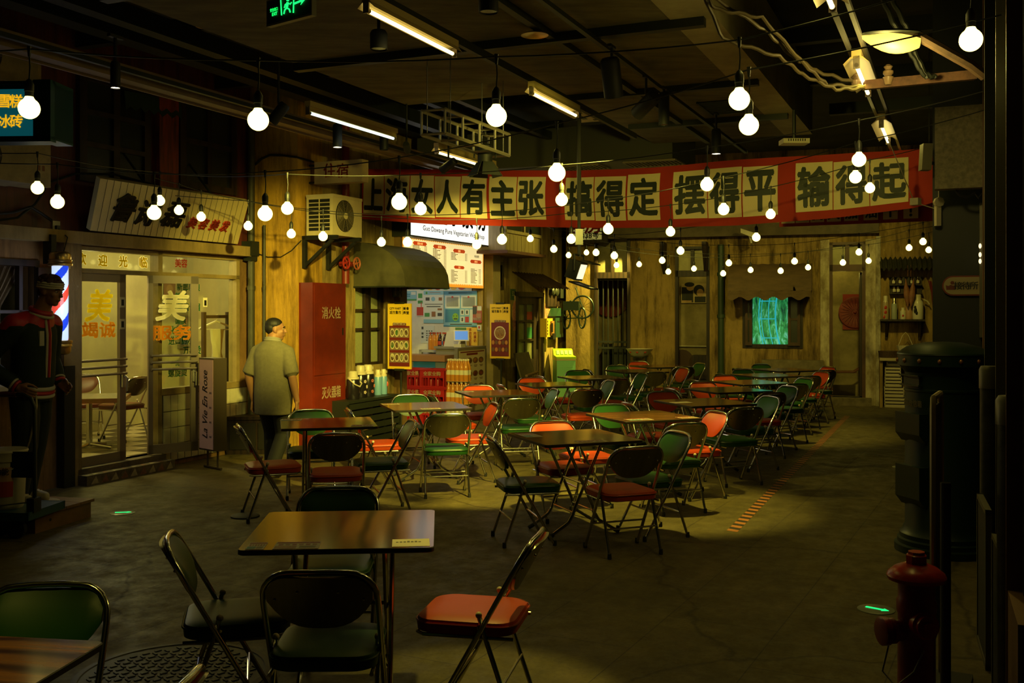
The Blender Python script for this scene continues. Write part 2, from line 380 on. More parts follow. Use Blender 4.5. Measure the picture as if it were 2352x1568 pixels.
# left high ceiling: steel channels running down the lane
for i, (v, z, w, h) in enumerate([(-6.35, 4.2, .14, .16), (-5.75, 4.25, .10, .12), (-5.05, 4.1, .08, .10), (-7.05, 4.35, .2, .25)]):
    b = B(); b.box(GR, 1, 19, v-w/2, v+w/2, z-h/2, z+h/2); struct('trim_%d' % (8+i), b, M_dark)
for i, u in enumerate([3.5, 5.6, 7.7, 9.8, 11.9, 14.0]):
    b = B(); b.box(GR, u-.05, u+.05, -9, -5.3, 4.38, 4.52); struct('trim_%d' % (12+i), b, M_dark)
for i, u in enumerate([10.5, 12.5, 14.5]):
    b = B(); b.box(GR, u-.06, u+.06, -1.6, 2.5, 4.4, 4.55); struct('trim_%d' % (18+i), b, M_dark)

# ---- barbershop building
def A1(x, n=0): return L1.a(x, n)
sh0, sh1 = A1(171), A1(549)
ZT, ZB = 2.40, .15                                        # head of the shopfront and its floor
b = B(); win = (A1(-60), A1(78), 1.10, 2.17)
holes_wall(b, L1, 2.0, 10.55, 0, 2.85, .16, [(sh0, sh1, ZB, ZT), win])
struct('wall_left', b, M_brownwall)
b = B(); b.box(L1, 2, 10.48, 0, .17, 2.41, 2.53); struct('trim_21', b, plaster('lintel plaster', (.36, .25, .09), (.10, .07, .03), (.45, .30, .12), .4))
b = B(); b.box(L1, 2, 10.48, -.3, .04, 2.53, 4.75); struct('wall_left_upper', b, M_redwood)
# shop interior
b = B(); room(b, L1, sh0-.35, sh1+1.7, -2.3, -.16, ZB, 2.6); struct('wall_shop_interior', b, M_room)
M_chk = bpy.data.materials.new('checkered tiles'); M_chk.use_nodes = True
nt = M_chk.node_tree; ck = nd(nt, 'ShaderNodeTexChecker'); ck.inputs['Scale'].default_value = 3.3; ck.inputs[1].default_value = (.55, .48, .30, 1); ck.inputs[2].default_value = (.07, .05, .03, 1)
tc = nd(nt, 'ShaderNodeTexCoord'); mp = nd(nt, 'ShaderNodeMapping'); mp.inputs['Rotation'].default_value = (0, 0, AN+.05); nt.links.new(tc.outputs['Object'], mp.inputs[0]); nt.links.new(mp.outputs[0], ck.inputs[0]); nt.links.new(ck.outputs[0], nt.nodes['Principled BSDF'].inputs['Base Color']); nt.nodes['Principled BSDF'].inputs['Roughness'].default_value = .35
b = B(); b.box(L1, sh0-.35, sh1+1.7, -2.3, -.02, 0, ZB); struct('floor_shop', b, M_chk)
# stone doorstep set with broken terrazzo
b = B(); o = random.Random(3); st = [mat('doorstep stone', (.16, .12, .065), .7, var=.6, sc_=9), mat('pale terrazzo', (.40, .33, .20), .6, var=.35, sc_=30), mat('red terrazzo', (.24, .10, .055), .6, var=.4, sc_=30)]
b.box(L1, sh0-.05, A1(366), -.02, .22, 0, .10); b.box(L1, sh0-.05, A1(366), -.02, .10, .10, ZB+.005)
for k in range(9):
    x = sh0+(A1(366)-sh0)*k/9; b.mi = 1+k % 2; w = .13
    b.face([L1.P(x, .222, .01), L1.P(x+w*.8, .222, .012), L1.P(x+w*.5, .222, .09)]); b.face([L1.P(x+.05, .21, .102), L1.P(x+w, .19, .102), L1.P(x+w*.8, .12, .102)])
struct('trim_22', b, st)
# shopfront frame with transom panes
tz0, tz1 = 2.13, 2.175
W1 = B()
for x0, x1, z0, z1 in [(sh0, sh0+.045, ZB, ZT), (sh1-.06, sh1, .86, ZT), (sh0, sh1, ZT-.04, ZT), (sh0, sh1, tz0, tz1), (A1(362), A1(372), tz1, ZT), (A1(366)-.03, A1(366)+.03, ZB, tz0), (A1(366), sh1, .80, .87)]:
    W1.box(L1, x0, x1, -.11, .01, z0, z1)
w1 = struct('window_1', W1, M_shopframe)
def pane(par, x0, x1, z0, z1, n=-.05, m=None):
    b = B(); b.box(L1, x0, x1, n-.006, n, z0, z1); return obj('pane', b, m or M_glass, par)
M_yel = film('yellow film lettering', (1, .82, .02)); M_cream = film('cream lettering', (1, .95, .70)); M_grn = mat('green film lettering', (.01, .20, .07), .6); M_redl = mat('red lettering', (.45, .02, .01), .6); M_orl = film('orange film lettering', (.90, .45, .03))
p1 = pane(w1, sh0+.045, A1(362), tz1, ZT-.04); p2 = pane(w1, A1(372), sh1-.06, tz1, ZT-.04); p3 = pane(w1, A1(366)+.03, sh1-.06, .87, tz0)
def on1(x, y, n): a, z = L1.px(x, y, n); return L1.P(a, n, z)
for c, x, y in zip('欢迎光临', (187, 236, 283, 329), (594, 598, 600, 602)):
    letters(c, on1(x, y, -.047), L1.ex, EZ, .135, M_cream, p1, bold=.07, name='letter_outline'); letters(c, on1(x, y, -.043), L1.ex, EZ, .125, M_yel, p1, bold=.035)
letters('美容', on1(416, 604, -.045), L1.ex, EZ, .10, M_redl, p2)
for s, x, y, h in [('新郎新娘', 433, 659, .095), ('美容', 415, 681, .095), ('画眉修眉', 434, 705, .095), ('面膜', 415, 735, .09), ('化妆烫', 410, 757, .095), ('进口药水', 416, 781, .10), ('万事烫', 441, 804, .10), ('一洗', 402, 834, .07), ('螺旋烫', 408, 855, .10)]:
    letters(s, on1(x, y, -.045), L1.ex, EZ, h, M_grn, p3, bold=.025)
for x, y in ((472, 694), (376, 693)):
    b = B(); a, z = L1.px(x, y, -.04); b.box(L1, a-.035, a+.035, -.045, -.042, z-.055, z+.055); b.mi = 1; b.box(L1, a-.02, a+.02, -.042, -.041, z-.04, z+.025)
    obj('photo_sticker', b, [M_cream, M_black], w1)
# white tiled dado under the window, outside
b = B(); a0, a1 = A1(372), A1(566); M_tile = mat('white wall tile', (.62, .58, .42), .3, var=.15, sc_=4); M_grout = mat('dark grout', (.12, .09, .05), .9)
b.mi = 1; b.box(L1, a0, a1, 0, .012, .05, .80); b.mi = 0; nx, nz = 13, 4
for i in range(nx):
    for k in range(nz):
        s = (a1-a0)/nx; b.box(L1, a0+s*i+.006, a0+s*(i+1)-.006, .005, .022, .06+k*.185, .06+(k+1)*.185-.01)
struct('trim_23', b, [M_tile, M_grout])
# the two glazed doors
def shop_door(name, fr, a0, a1, z0, z1, n, glyph, gm, sub, sm, gy, sy_, bars_out):
    t = thing(name, None, None, fr.P(a0, n, z0)); t['kind'] = 'structure'
    b = B(); w = .085
    for x0, x1, y0, y1 in [(a0, a0+w*.6, z0, z1), (a1-w, a1, z0, z1), (a0, a1, z1-.085, z1), (a0, a1, z0, z0+.10)]: b.box(fr, x0, x1, n-.04, n, y0, y1)
    obj('door_frame', b, M_alu, t)
    b = B(); b.box(fr, a0+.04, a1-.06, n-.024, n-.018, z0+.08, z1-.07); g = obj('pane', b, M_glass, t)
    for k in range(3): b = B(); b.tube([fr.P(a0+.02, n+.04, .93+z0+.075*k), fr.P(a1-.03, n+.04, .93+z0+.075*k)], .014, 8); obj('push_bar', b, M_alu, t)
    b = B(); b.box(fr, a1-.075, a1-.03, n, n+.03, .78+z0, .93+z0); b.tube([fr.P(a1-.05, n+.03, .90+z0), fr.P(a1-.05, n+.07, .88+z0), fr.P(a1-.05, n+.06, .74+z0)], .012); obj('door_handle', b, M_steel, t)
    c = (a0+a1)/2-.01
    letters(glyph, fr.P(c, n-.016, gy), fr.ex, EZ, .34, gm, g, bold=.03, shear=.25)
    letters(sub, fr.P(c, n-.016, sy_), fr.ex, EZ, .17, sm, g, w=.46, bold=.035)
    return t
shop_door('door_1', L1, A1(172), A1(291), ZB, tz0, -.01, '美', M_yel, '竭诚', M_orl, 1.80, 1.545, 0)
b0 = L1.P(A1(336), .03, 0); b1 = L1.P(A1(456, .30), .30, 0)
D2 = Fr((b0.x, b0.y), (b1.x-b0.x, b1.y-b0.y)); d2w = (b1-b0).length
d2 = shop_door('door_2', D2, 0, d2w, ZB+.02, tz0, 0, '美', M_cream, '服务', M_orl, 1.80, 1.50, 0)
b = B(); a, z = L1.px(283, 694, .01)
for y in (694, 744): a, z = L1.px(284, y, .01); b.mi = 0; b.box(L1, a-.035, a+.035, -.008, -.004, z-.055, z+.055); b.mi = 1; b.box(L1, a-.018, a+.018, -.004, -.003, z-.035, z+.03)
obj('photo_sticker', b, [M_cream, M_black], bpy.data.objects['door_1'])
# curtained window beside the shop
t = struct('window_2', holes_wall(B(), L1, win[0]-.05, win[1]+.05, win[2]-.05, win[3]+.06, .1, [win], .02), M_darkwood)
b = B(); b.box(L1, win[0], win[1], -.5, -.45, 1.1, 2.2); struct('wall_window_recess', b, M_room)
b = B(); a = A1(52); b.box(L1, a-.02, a+.02, -.08, -.02, win[2], win[3]); b.box(L1, win[0], win[1], -.08, -.02, 1.72, 1.75); obj('sash_bar', b, M_darkwood, t)
M_curt = mat('sheer brown curtain', (.19, .13, .065), .9, var=.3, sc_=9, st=(6, 6, .4))
rings = []
for z, k in ((1.12, .55), (1.5, .42), (1.8, .62), (2.17, 1.)):
    rings.append([L1.P(win[0]+(win[1]-win[0])*k*i/40, -.14+.02*math.sin(i*1.5), z) for i in range(41)])
b = B()
for r0, r1 in zip(rings, rings[1:]):
    for i in range(40): b.face([r0[i], r0[i+1], r1[i+1], r1[i]], True)
obj('window_curtain', b, M_curt, None, 'brown gathered curtain hanging in the window behind the figure', 'curtain')
b = B(); b.box(L1, A1(78)+.0, A1(78)+.30, .02, .06, 1.12, 2.16); b.box(L1, A1(78)+.06, A1(78)+.24, .06, .064, 1.2, 2.05); obj('shutter', b, [M_darkwood], t)
b = B(); b.box(L1, win[0]-.1, win[1]-.02, 0, .28, 1.02, 1.06); struct('trim_24', b, mat('pale sill', (.45, .36, .20), .5))
b = B(); b.box(L1, A1(130), sh0, 0, .10, 0, 2.41); struct('trim_25', b, plaster('post plaster', (.33, .23, .085), (.07, .045, .02), (.42, .31, .15), .6))
b = B(); b.box(L1, A1(128), A1(153), .02, .115, 0, 1.2); struct('trim_26', b, M_black)
# upper windows
for i, (x0, x1, y0, y1) in enumerate([(186, 330, 195, 415), (415, 530, 235, 430)]):
    z0 = L1.z((x0+x1)/2, y1, .05); z1 = L1.z((x0+x1)/2, y0, .05); a0, a1 = A1(x0, .05), A1(x1, .05)
    b = B(); holes = [(a0+(a1-a0)*p, a0+(a1-a0)*q, z0+(z1-z0)*r+.025, z0+(z1-z0)*s-.025) for p, q in ((.04, .45), (.55, .96)) for r, s in ((0, .33), (.33, .66), (.66, 1))]
    if i: holes = [(a0+(a1-a0)*p, a0+(a1-a0)*q, z0+(z1-z0)*r+.03, z0+(z1-z0)*s-.03) for p, q in ((.05, .46), (.54, .95)) for r, s in ((0, .5), (.5, 1))]
    holes_wall(b, L1, a0-.06, a1+.06, z0-.05, z1+.05, .06, holes, .10); w = struct('window_%d' % (3+i), b, M_darkwood)
    b = B(); b.box(L1, a0, a1, .055, .065, z0, z1); obj('pane', b, M_dkglass, w)
a0, a1 = A1(352, .05), A1(396, .05); b = B(); b.box(L1, a0, a1, .04, .14, 2.9, 4.2); struct('trim_27', b, mat('worn red board', (.34, .05, .014), .5, c2=(.075, .014, .006), sc_=6, st=(3, 3, .3)))

# ---- ochre corner pier and the long wall of the kiosk and house
b = B(); b.box(GR, 10.42, 10.95, -8.31, -7.4, 0, 4.75); struct('wall_pier', b, M_ochre)
def A2(x, n=0): return L2.a(x, n)
kz = 2.12; k0, k1 = A2(921), A2(1109)
wz0, wz1 = L2.z(850, 838), L2.z(850, 640)
dz = 2.0; d0, d1 = A2(1187), A2(1243)
s0, s1 = A2(1131), A2(1152); sz0, sz1 = L2.z(1140, 657), L2.z(1140, 608)
b = B(); holes_wall(b, L2, 10.95, 20.6, 0, 4.75, .2, [(k0, k1, 0, kz), (A2(816), A2(886), wz0, wz1), (d0, d1, .02, dz), (s0, s1, sz0, sz1)])
struct('wall_left_far', b, M_ochre2)
b = B(); b.box(L2, A2(1113), A2(1130), 0, .16, 0, 3.4); struct('trim_28', b, mat('kiosk pilaster', (.33, .25, .12), .6, var=.3, sc_=3))
b = B(); b.box(L2, A2(905), A2(921), 0, .10, 0, 2.9); struct('trim_29', b, mat('kiosk jamb wood', (.17, .10, .035), .5, var=.3, sc_=4))
KE = perp(k1-.02)
b = B(); room(b, L2, k0-.25, k1-.02, -2.0, -.2, 0, 2.7); struct('wall_kiosk_interior', b, mat('kiosk white wall', (.70, .68, .58), .6, var=.1))
# window under the barrel awning
b = B(); a0, a1 = A2(816), A2(886); m = (a1-a0)
holes_wall(b, L2, a0, a1, wz0, wz1, .08, [(a0+m*p, a0+m*q, wz0+(wz1-wz0)*r, wz0+(wz1-wz0)*s) for p, q in ((.07, .40), (.58, .90)) for r, s in ((.03, .40), (.43, .62), (.65, .94))], -.04)
w = struct('window_5', b, M_darkwood); b = B(); b.box(L2, a0, a1, -.10, -.09, wz0, wz1); obj('pane', b, mat('figured glass with light in colour', (.30, .32, .16), .35, var=.25, sc_=70), w)  # opaque pane, the light behind it is put into its paler colour
# house door number 52
t = thing('door_3', None, None, L2.P(d0, 0, 0)); t['kind'] = 'structure'; b = B(); m = d1-d0
ho = [(d0+m*p, d0+m*q, z0, z1) for p, q in ((.16, .44), (.50, .78)) for z0, z1 in ((.82, 1.16), (1.20, 1.52), (1.56, 1.86))]
holes_wall(b, L2, d0, d1, .02, dz, .06, ho, -.05); b.box(L2, d0+m*.15, d0+m*.8, -.05, -.035, .15, .68)
obj('door_leaf', b, M_darkwood, t); b = B(); b.box(L2, d0+.1, d1-.1, -.09, -.085, .8, 1.9); obj('pane', b, mat('papered glass', (.20, .19, .09), .4, c2=(.10, .13, .06), sc_=3), t)
b = B(); b.box(L2, d0+m*.5, d0+m*.78, -.084, -.083, 1.57, 1.72); b.mi = 1; b.box(L2, d0+m*.52, d0+m*.78, -.084, -.083, 1.22, 1.42); obj('door_sticker', b, [mat('dull red paper', (.35, .06, .03), .7), mat('green paper', (.03, .2, .08), .7)], t)
b = B(); b.box(L2, d0-.07, d0, -.05, .04, 0, dz+.08); b.box(L2, d1, d1+.07, -.05, .04, 0, dz+.08); b.box(L2, d0-.07, d1+.07, -.05, .04, dz, dz+.09); struct('trim_30', b, M_darkwood)
b = B(); b.box(L2, s0-.03, s1+.03, -.12, -.10, sz0, sz1); w = struct('window_6', b, mat('pale green pane', (.25, .32, .22), .3)); b = B(); holes_wall(b, L2, s0-.06, s1+.06, sz0-.06, sz1+.06, .06, [(s0, (s0+s1)/2-.02, sz0, sz1), ((s0+s1)/2+.02, s1, sz0, sz1)], .02); obj('sash', b, M_darkwood, w)
# timber oriel over the house door
o0, o1 = A2(1160, .6), A2(1245, .6); oz0 = L2.z(1200, 586, .6); b = B(); M_or = mat('pale oriel boards', (.47, .36, .15), .5, var=.25, sc_=7, st=(4, 4, .4))
b.box(L2, o0, o1, 0, .58, oz0+.05, 4.0); w = struct('window_7', b, M_or)
b = B(); b.box(L2, o0-.04, o1+.04, 0, .66, oz0, oz0+.05); obj('oriel_base', b, mat('red brown board', (.15, .055, .02), .5), w)
b = B(); zs = L2.z(1200, 540, .6)
for k in range(2): b.box(L2, o0+.08+k*(o1-o0)/2, o0+(k+1)*(o1-o0)/2-.06, .58, .585, zs+.06, zs+.6)
obj('pane', b, M_dkglass, w); b = B()
for k in range(10): s = o0+(o1-o0)*(k+.5)/10; b.box(L2, s-.004, s+.004, .58, .584, oz0+.06, zs-.02)
b.box(L2, o0, o1, .58, .61, zs, zs+.05); b.box(L2, o1-.05, o1, .58, .61, oz0+.05, 4); b.box(L2, o0, o0+.05, .58, .61, oz0+.05, 4); b.box(L2, (o0+o1)/2-.03, (o0+o1)/2+.03, .58, .61, zs, 4); obj('sash', b, M_or, w)

# ---- closing wall of the lane
def AB(x, n=0): return BK.a(x, n)
def ZB_(x, y, n=0): return BK.z(x, y, n)
g0, g1 = AB(1366), AB(1448); gz = ZB_(1400, 518)
e0, e1 = AB(1551), AB(1630); ez = ZB_(1590, 566)
f0, f1 = AB(1712), AB(1838); fz0, fz1 = ZB_(1770, 793), ZB_(1770, 672)
h0, h1 = AB(1905), AB(1988); hz = ZB_(1945, 556)
b = B(); holes_wall(b, BK, AB(1300), AB(2300), 0, 4.75, .18, [(g0, g1, 0, gz), (e0, e1, 0, ez), (f0, f1, fz0, fz1), (h0, h1, .14, hz)]); struct('wall_back', b, M_cement)
b = B(); b.box(BK, AB(1320), AB(2018), 0, .16, ZB_(1600, 545), ZB_(1600, 518)); struct('trim_31', b, mat('dark ledge board', (.12, .085, .045), .7, var=.4, sc_=4))
b = B(); zz = ZB_(1500, 515)
for k in range(16): s = AB(1400)+k*.33; b.box(BK, s, s+.2, .0, .05, zz, zz+.45)
struct('trim_32', b, M_darkwood)
for i, x in enumerate((1527, 1622)):
    b = B(); a = AB(x); b.prism([BK.P(a-.04, 0, 3.05), BK.P(a-.04, .38, 3.05), BK.P(a-.04, .38, 2.98), BK.P(a-.04, 0, 2.45)], BK.ex*.08); struct('trim_%d' % (33+i), b, M_darkwood)
for nm, x0, x1, zt, dep in (('wall_store_room', g0, g1, gz, 1.1), ('wall_parlour', e0, e1, ez, .55), ('wall_back_room', h0, h1, hz, 1.2)):
    b = B(); room(b, BK, x0-.25, x1+.25, -.18-dep, -.18, 0, zt+.1); struct(nm, b, M_roomdim if nm != 'wall_back_room' else M_roomdim)
for i, (x0, x1, zt, ztr, m) in enumerate(((g0, g1, gz, ZB_(1400, 632), M_darkwood), (e0, e1, ez, ZB_(1590, 628), M_darkwood), (h0, h1, hz, ZB_(1945, 615), mat('brown door timber', (.10, .042, .016), .5, var=.3)))):
    b = B(); b.box(BK, x0, x0+.06, -.12, .03, 0, zt); b.box(BK, x1-.06, x1, -.12, .03, 0, zt); b.box(BK, x0, x1, -.12, .03, zt-.05, zt); b.box(BK, x0, x1, -.12, .03, ztr-.06, ztr+.06); b.box(BK, (x0+x1)/2-.035, (x0+x1)/2+.035, -.10, .0, ztr, zt)
    t = struct('door_%d' % (4+i), b, m); b = B(); b.box(BK, x0, x1, -.07, -.062, ztr+.06, zt-.05)
    obj('transom_pane', b, [mat('dusty glass', (.22, .19, .10), .35, var=.3, sc_=5), mat('dusty glass with light in colour', (.42, .37, .17), .3, var=.25, sc_=5), mat('dusty glass with light in colour', (.42, .37, .17), .3)][i], t)  # the two paler panes carry the room light in their colour
    if i == 0:
        b = B()
        for k in range(7): s = x0+.06+(x1-x0-.12)*k/6; b.tube([BK.P(s, -.05, .05), BK.P(s, -.05, ztr-.05)], .014, 6)
        for z in (.06, 1.0, 1.12, ztr-.08): b.box(BK, x0+.05, x1-.05, -.065, -.035, z-.02, z+.02)
        obj('iron_grille', b, M_black, t)
    if i == 2: b = B(); b.box(BK, x1-.10, x1-.06, -.80, -.12, .15, ztr-.08); obj('door_leaf', b, M_darkwood, t)
# window with shutters and a bright view of water
b = B(); holes_wall(b, BK, f0-.05, f1+.05, fz0-.05, fz1+.05, .12, [(AB(1728), AB(1810), fz0+.02, fz1+.3)], .02); t = struct('window_8', b, M_darkwood)
for x0, x1, k in ((f0, AB(1728), 0), (AB(1810), f1, 1)):
    b = B(); m = (x1-x0); holes_wall(b, BK, x0, x1, fz0, fz1, .04, [(x0+.05, x1-.05, fz0+.06, (fz0+fz1)/2-.02), (x0+.05, x1-.05, (fz0+fz1)/2+.02, fz1-.06)], .07)
    s = obj('shutter', b, mat('shutter wood', (.065, .03, .014), .6, var=.3), t); b = B(); b.box(BK, x0+.05, x1-.05, .035, .045, fz0+.05, fz1-.05); obj('wire_mesh', b, M_dkglass, s)
b = B(); b.box(BK, AB(2018)-.05, AB(2018)+.03, 0, .12, 0, 3.1); struct('trim_35', b, mat('peeling pale post', (.46, .40, .27), .7, c2=(.16, .12, .06), sc_=7, st=(1, 1, .5)))
b = B(); b.box(BK, h0-.16, h0, 0, .03, 0, hz+.05); b.box(BK, h1, h1+.18, 0, .03, 0, hz+.05); struct('trim_36', b, mat('peeling cream paint', (.55, .47, .30), .7, c2=(.22, .16, .075), sc_=6, st=(1, 1, .45)))
b = B(); b.box(BK, h0-.1, h1+.1, -.3, .25, 0, .14); struct('trim_37', b, mat('doorstep concrete', (.22, .17, .09), .8, var=.5, sc_=7))

# ---- dark side: pier with plaque and the run of dark stalls
PP = perp(9.55)
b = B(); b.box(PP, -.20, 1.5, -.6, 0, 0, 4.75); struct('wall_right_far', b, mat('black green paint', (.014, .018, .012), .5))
b = B(); b.box(RW, 4.3, 9.55, -1.2, 0, 0, 4.75); struct('wall_right', b, mat('dark stall boards', (.020, .017, .010), .6, var=.4, sc_=3))  # near-black brown boards with random tone
for i, (u, w, d) in enumerate([(8.9, .10, .12), (7.6, .12, .10), (6.4, .10, .16), (5.3, .14, .10)]):
    b = B(); b.box(RW, u, u+w, 0, d, 0, 4.75); struct('trim_%d' % (38+i), b, [mat('stall post brown', (.16, .07, .02), .45, var=.3), M_darkwood, M_dark, M_darkwood][i])
# ---------------------------------------------------------------- folding chairs
M_chrome = mat('worn chrome tube', (.62, .60, .54), .16, 1.0)
M_plate = mat('brushed steel back plate', (.26, .24, .16), .24, 1.0, var=.3, sc_=3, st=(1, 4, .3))
M_rub = mat('black rubber', (.012, .012, .012), .7)
M_vr = mat('red vinyl', (.46, .050, .008), .44, var=.12, sc_=3, spec=.3)
M_vg = mat('dark green vinyl', (.013, .062, .009), .42, var=.15, sc_=3, spec=.32)
M_cap = mat('cream plastic cap', (.55, .45, .30), .5)
def rrect(x0, x1, y0, y1, r, n=5):
    out = []
    for cx, cy, a in ((x1-r, y1-r, 0), (x0+r, y1-r, 90), (x0+r, y0+r, 180), (x1-r, y0+r, 270)):
        for k in range(n+1):
            q = math.radians(a+90*k/n); out.append((cx+r*math.cos(q), cy+r*math.sin(q)))
    return out
def tube_x(z): return .17-(.44/.79)*z
def make_chair(seat_m, nm):
    t = thing('folding_chair', nm, 'chair')
    # seat pad
    b = B(); ring = rrect(-.205, .235, -.205, .205, .085, 6); rr = []
    for z, k in ((.392, .93), (.398, .985), (.425, 1.0), (.438, .995), (.450, .965), (.458, .86), (.461, .6), (.459, .2)):
        rr.append([V((.015+(x-.015)*k*(1 if x > 0 else .99), y*k, z)) for x, y in ring])
    b.loft(rr); seat = obj('seat', b, seat_m, t)
    b = B(); b.tube([V((.015+(x-.015)*1.003, y*1.003, .437)) for x, y in ring], .0045, 5, True); obj('seat_piping', b, seat_m, seat)
    # padded backrest and its steel rear plate
    def bk(y, f, off):
        q = abs(y)/.2
        zh = .772 if abs(y) < .11 else .772-.085*(1-math.sqrt(max(0, 1-((abs(y)-.11)/.092)**2)))
        zl = .555+.115*q**3
        z = zl+(zh-zl)*f
        return V((tube_x(z)-.030*(1-q*q)+off, y, z))
    NY, NZ = 14, 6
    ys = [-.198+.396*i/NY for i in range(NY+1)]
    def slab(fo, ro):
        b = B(); front = [[bk(y, j/NZ, fo*(math.sin(math.pi*min(max(j/NZ, .02), .98))**.5)*(max(0, 1-(y/.2)**4)**.5)+.006) for y in ys] for j in range(NZ+1)]
        back = [[bk(y, j/NZ, ro) for y in ys] for j in range(NZ+1)]
        for j in range(NZ):
            for i in range(NY):
                b.face([front[j][i], front[j][i+1], front[j+1][i+1], front[j+1][i]], True); b.face([back[j][i], back[j+1][i], back[j+1][i+1], back[j][i+1]], True)
        for G in (0, NZ):
            for i in range(NY): b.face([front[G][i], front[G][i+1], back[G][i+1], back[G][i]])
        for G in (0, NY):
            for j in range(NZ): b.face([front[j][G], front[j+1][G], back[j+1][G], back[j][G]])
        bmesh.ops.remove_doubles(b.bm, verts=b.bm.verts[:], dist=1e-5); return b
    obj('backrest', slab(.026, -.004), seat_m, t)
    b = slab(-.010, -.016); b.mi = 1
    for y, f in ((-.075, .72), (.075, .72), (-.165, .42), (.165, .42)): p = bk(y, f, -.017); b.ball(p, .006, seg=8)
    obj('backrest_plate', b, [M_plate, M_chrome], t)
    # bent back frame: front feet up, over the top and down again
    path = [(.172, -.215, .0), (.165, -.215, .012), (-.10, -.215, .485), (tube_x(.66), -.215, .66)]
    for k in range(1, 7):
        q = math.radians(90*k/6); z = .675+.108*math.sin(q); path.append((tube_x(z), -.215+.105*(1-math.cos(q)), z))
    path += [(tube_x(.786)-.005, -.05, .786)]
    path += [(x, -y, z) for x, y, z in reversed(path)]
    b = B(); b.tube(path, .0115, 10); fr_ = obj('back_frame', b, M_chrome, t)
    for s in (-1, 1):
        b = B(); b.lathe([(.015, 0), (.016, .012), (.0145, .04)], (.169, .215*s, 0), 10); obj('rubber_foot', b, M_rub, fr_)
    for s in (-1, 1):
        b = B(); b.tube([(-.055, s*.198, .478), (-.075, s*.200, .41), (-.215, s*.205, .006)], .0105, 9); g = obj('leg', b, M_chrome, t)
        b = B(); b.lathe([(.0145, 0), (.0155, .012), (.0135, .04)], (-.213, s*.205, 0), 10); obj('rubber_foot', b, M_rub, g)
        b = B(); b.ball((-.054, s*.198, .482), .0145, seg=10); obj('leg_cap', b, M_cap, g)
    for x, z, y in ((tube_x(.20), .20, .21), (-.155, .195, .20)):
        b = B(); b.tube([(x, -y, z), (x, y, z)], .007, 8); obj('stretcher', b, M_chrome, t)
    b = B(); hoop = [(-.20, -.19, .386), (.19, -.19, .386), (.222, -.16, .386), (.222, .16, .386), (.19, .19, .386), (-.20, .19, .386)]
    b.tube(hoop, .0085, 8)
    for s in (-1, 1): b.box8([V((x, s*y, z)) for z in (.425, .437) for x, y in ((-.07, .19), (-.055, .212), (-.105+.055, .212), (-.03, .19))]); b.tube([(-.063, s*.204, .435), (tube_x(.40), s*.216, .40)], .008, 6)
    obj('seat_frame', b, M_chrome, t)
    return t
protos = {}
def chair(colour, x, y, deg, label, group):
    m = M_vr if colour == 'red' else M_vg; rz = math.radians(deg)
    if colour not in protos:
        t = make_chair(m, label); protos[colour] = t; t.location = (x, y, 0); t.rotation_euler = (0, 0, rz); t['group'] = group
    else: dup(protos[colour], (x, y, 0), rz, label, group)
# ---------------------------------------------------------------- square folding tables
M_top = grain('wood print laminate', (.25, .095, .022), (.045, .014, .004), 2.6, .14, 6.0, (.35, 1, 1), bands='Y', spec=.5)
M_edge = mat('black table edge', (.018, .014, .010), .45)
def make_table(nm):
    t = thing('folding_table', nm, 'table')
    ring = rrect(-.41, .41, -.41, .41, .028, 4); b = B()
    b.mi = 1; b.loft([[V((x*k, y*k, z)) for x, y in ring] for z, k in ((.726, .985), (.730, 1), (.747, 1), (.7495, .995))], True, smooth=False)
    b.mi = 0; b.face([V((x*.994, y*.994, .7500)) for x, y in ring]); obj('tabletop', b, [M_top, M_edge], t)
    for s in (-1, 1):
        for k in (-1, 1):
            y = .20*s+.012*k
            b = B(); b.tube([(-.15*k, y, .726), (.075*k, y, .24), (.10*k, y, .17), (.135*k, y, .115), (.30*k, y, .014)], .0125, 9); g = obj('leg', b, M_chrome, t)
            b = B(); b.tube([(.262*k, y, .035), (.305*k, y, .013)], .016, 9); obj('rubber_foot', b, M_rub, g)
    for k in (-1, 1): b = B(); b.tube([(.09*k, -.2, .19), (.09*k, .2, .19)], .009, 8); obj('stretcher', b, M_chrome, t)
    b = B(); b.tube([(0, -.2, .405), (0, .2, .405)], .009, 8); obj('cross_bar', b, M_chrome, t); b = B(); b.box8([V((x, y, z)) for z in (.712, .726) for x, y in ((-.2, -.24), (.2, -.24), (.2, .24), (-.2, .24))]); obj('hinge_bar', b, M_dark, t)
    return t
ROWS = [('shopfront row', [(-.766, 4.695, 94), (-1.64, 9.11, 103), (-.91, 10.71, 18), (-.205, 12.42, 17), (.55, 13.82, 18), (1.2, 15.27, 19), (2.05, 16.9, 19), (2.65, 18.35, 20)]),
        ('hazard tape row', [(.485, 8.11, 21), (1.24, 9.7, 22), (2.1, 11.17, 22), (2.72, 12.92, 22), (3.32, 14.25, 22), (3.94, 15.8, 22), (4.6, 17.25, 22)])]
ORD = ['first', 'second', 'third', 'fourth', 'fifth', 'sixth', 'seventh', 'eighth']
tp = None
for row, ts in ROWS:
    for i, (x, y, d) in enumerate(ts):
        lb = 'brown wood-print folding table, %s from the front in the %s' % (ORD[i], row)
        if row[0] == 's' and i == 0: lb = 'brown folding table with three paper menus, nearest of the shopfront row'
        if tp is None: tp = make_table(lb); r = tp; tp['group'] = 'square folding tables'; tp.location = (x, y, 0); tp.rotation_euler = (0, 0, math.radians(d))
        else: r = dup(tp, (x, y, 0), math.radians(d), lb, 'square folding tables')
dup(tp, (-1.69, 2.745, 0), math.radians(-8), 'brown folding table cut off by the bottom corner of the picture, beside a green chair', 'square folding tables')
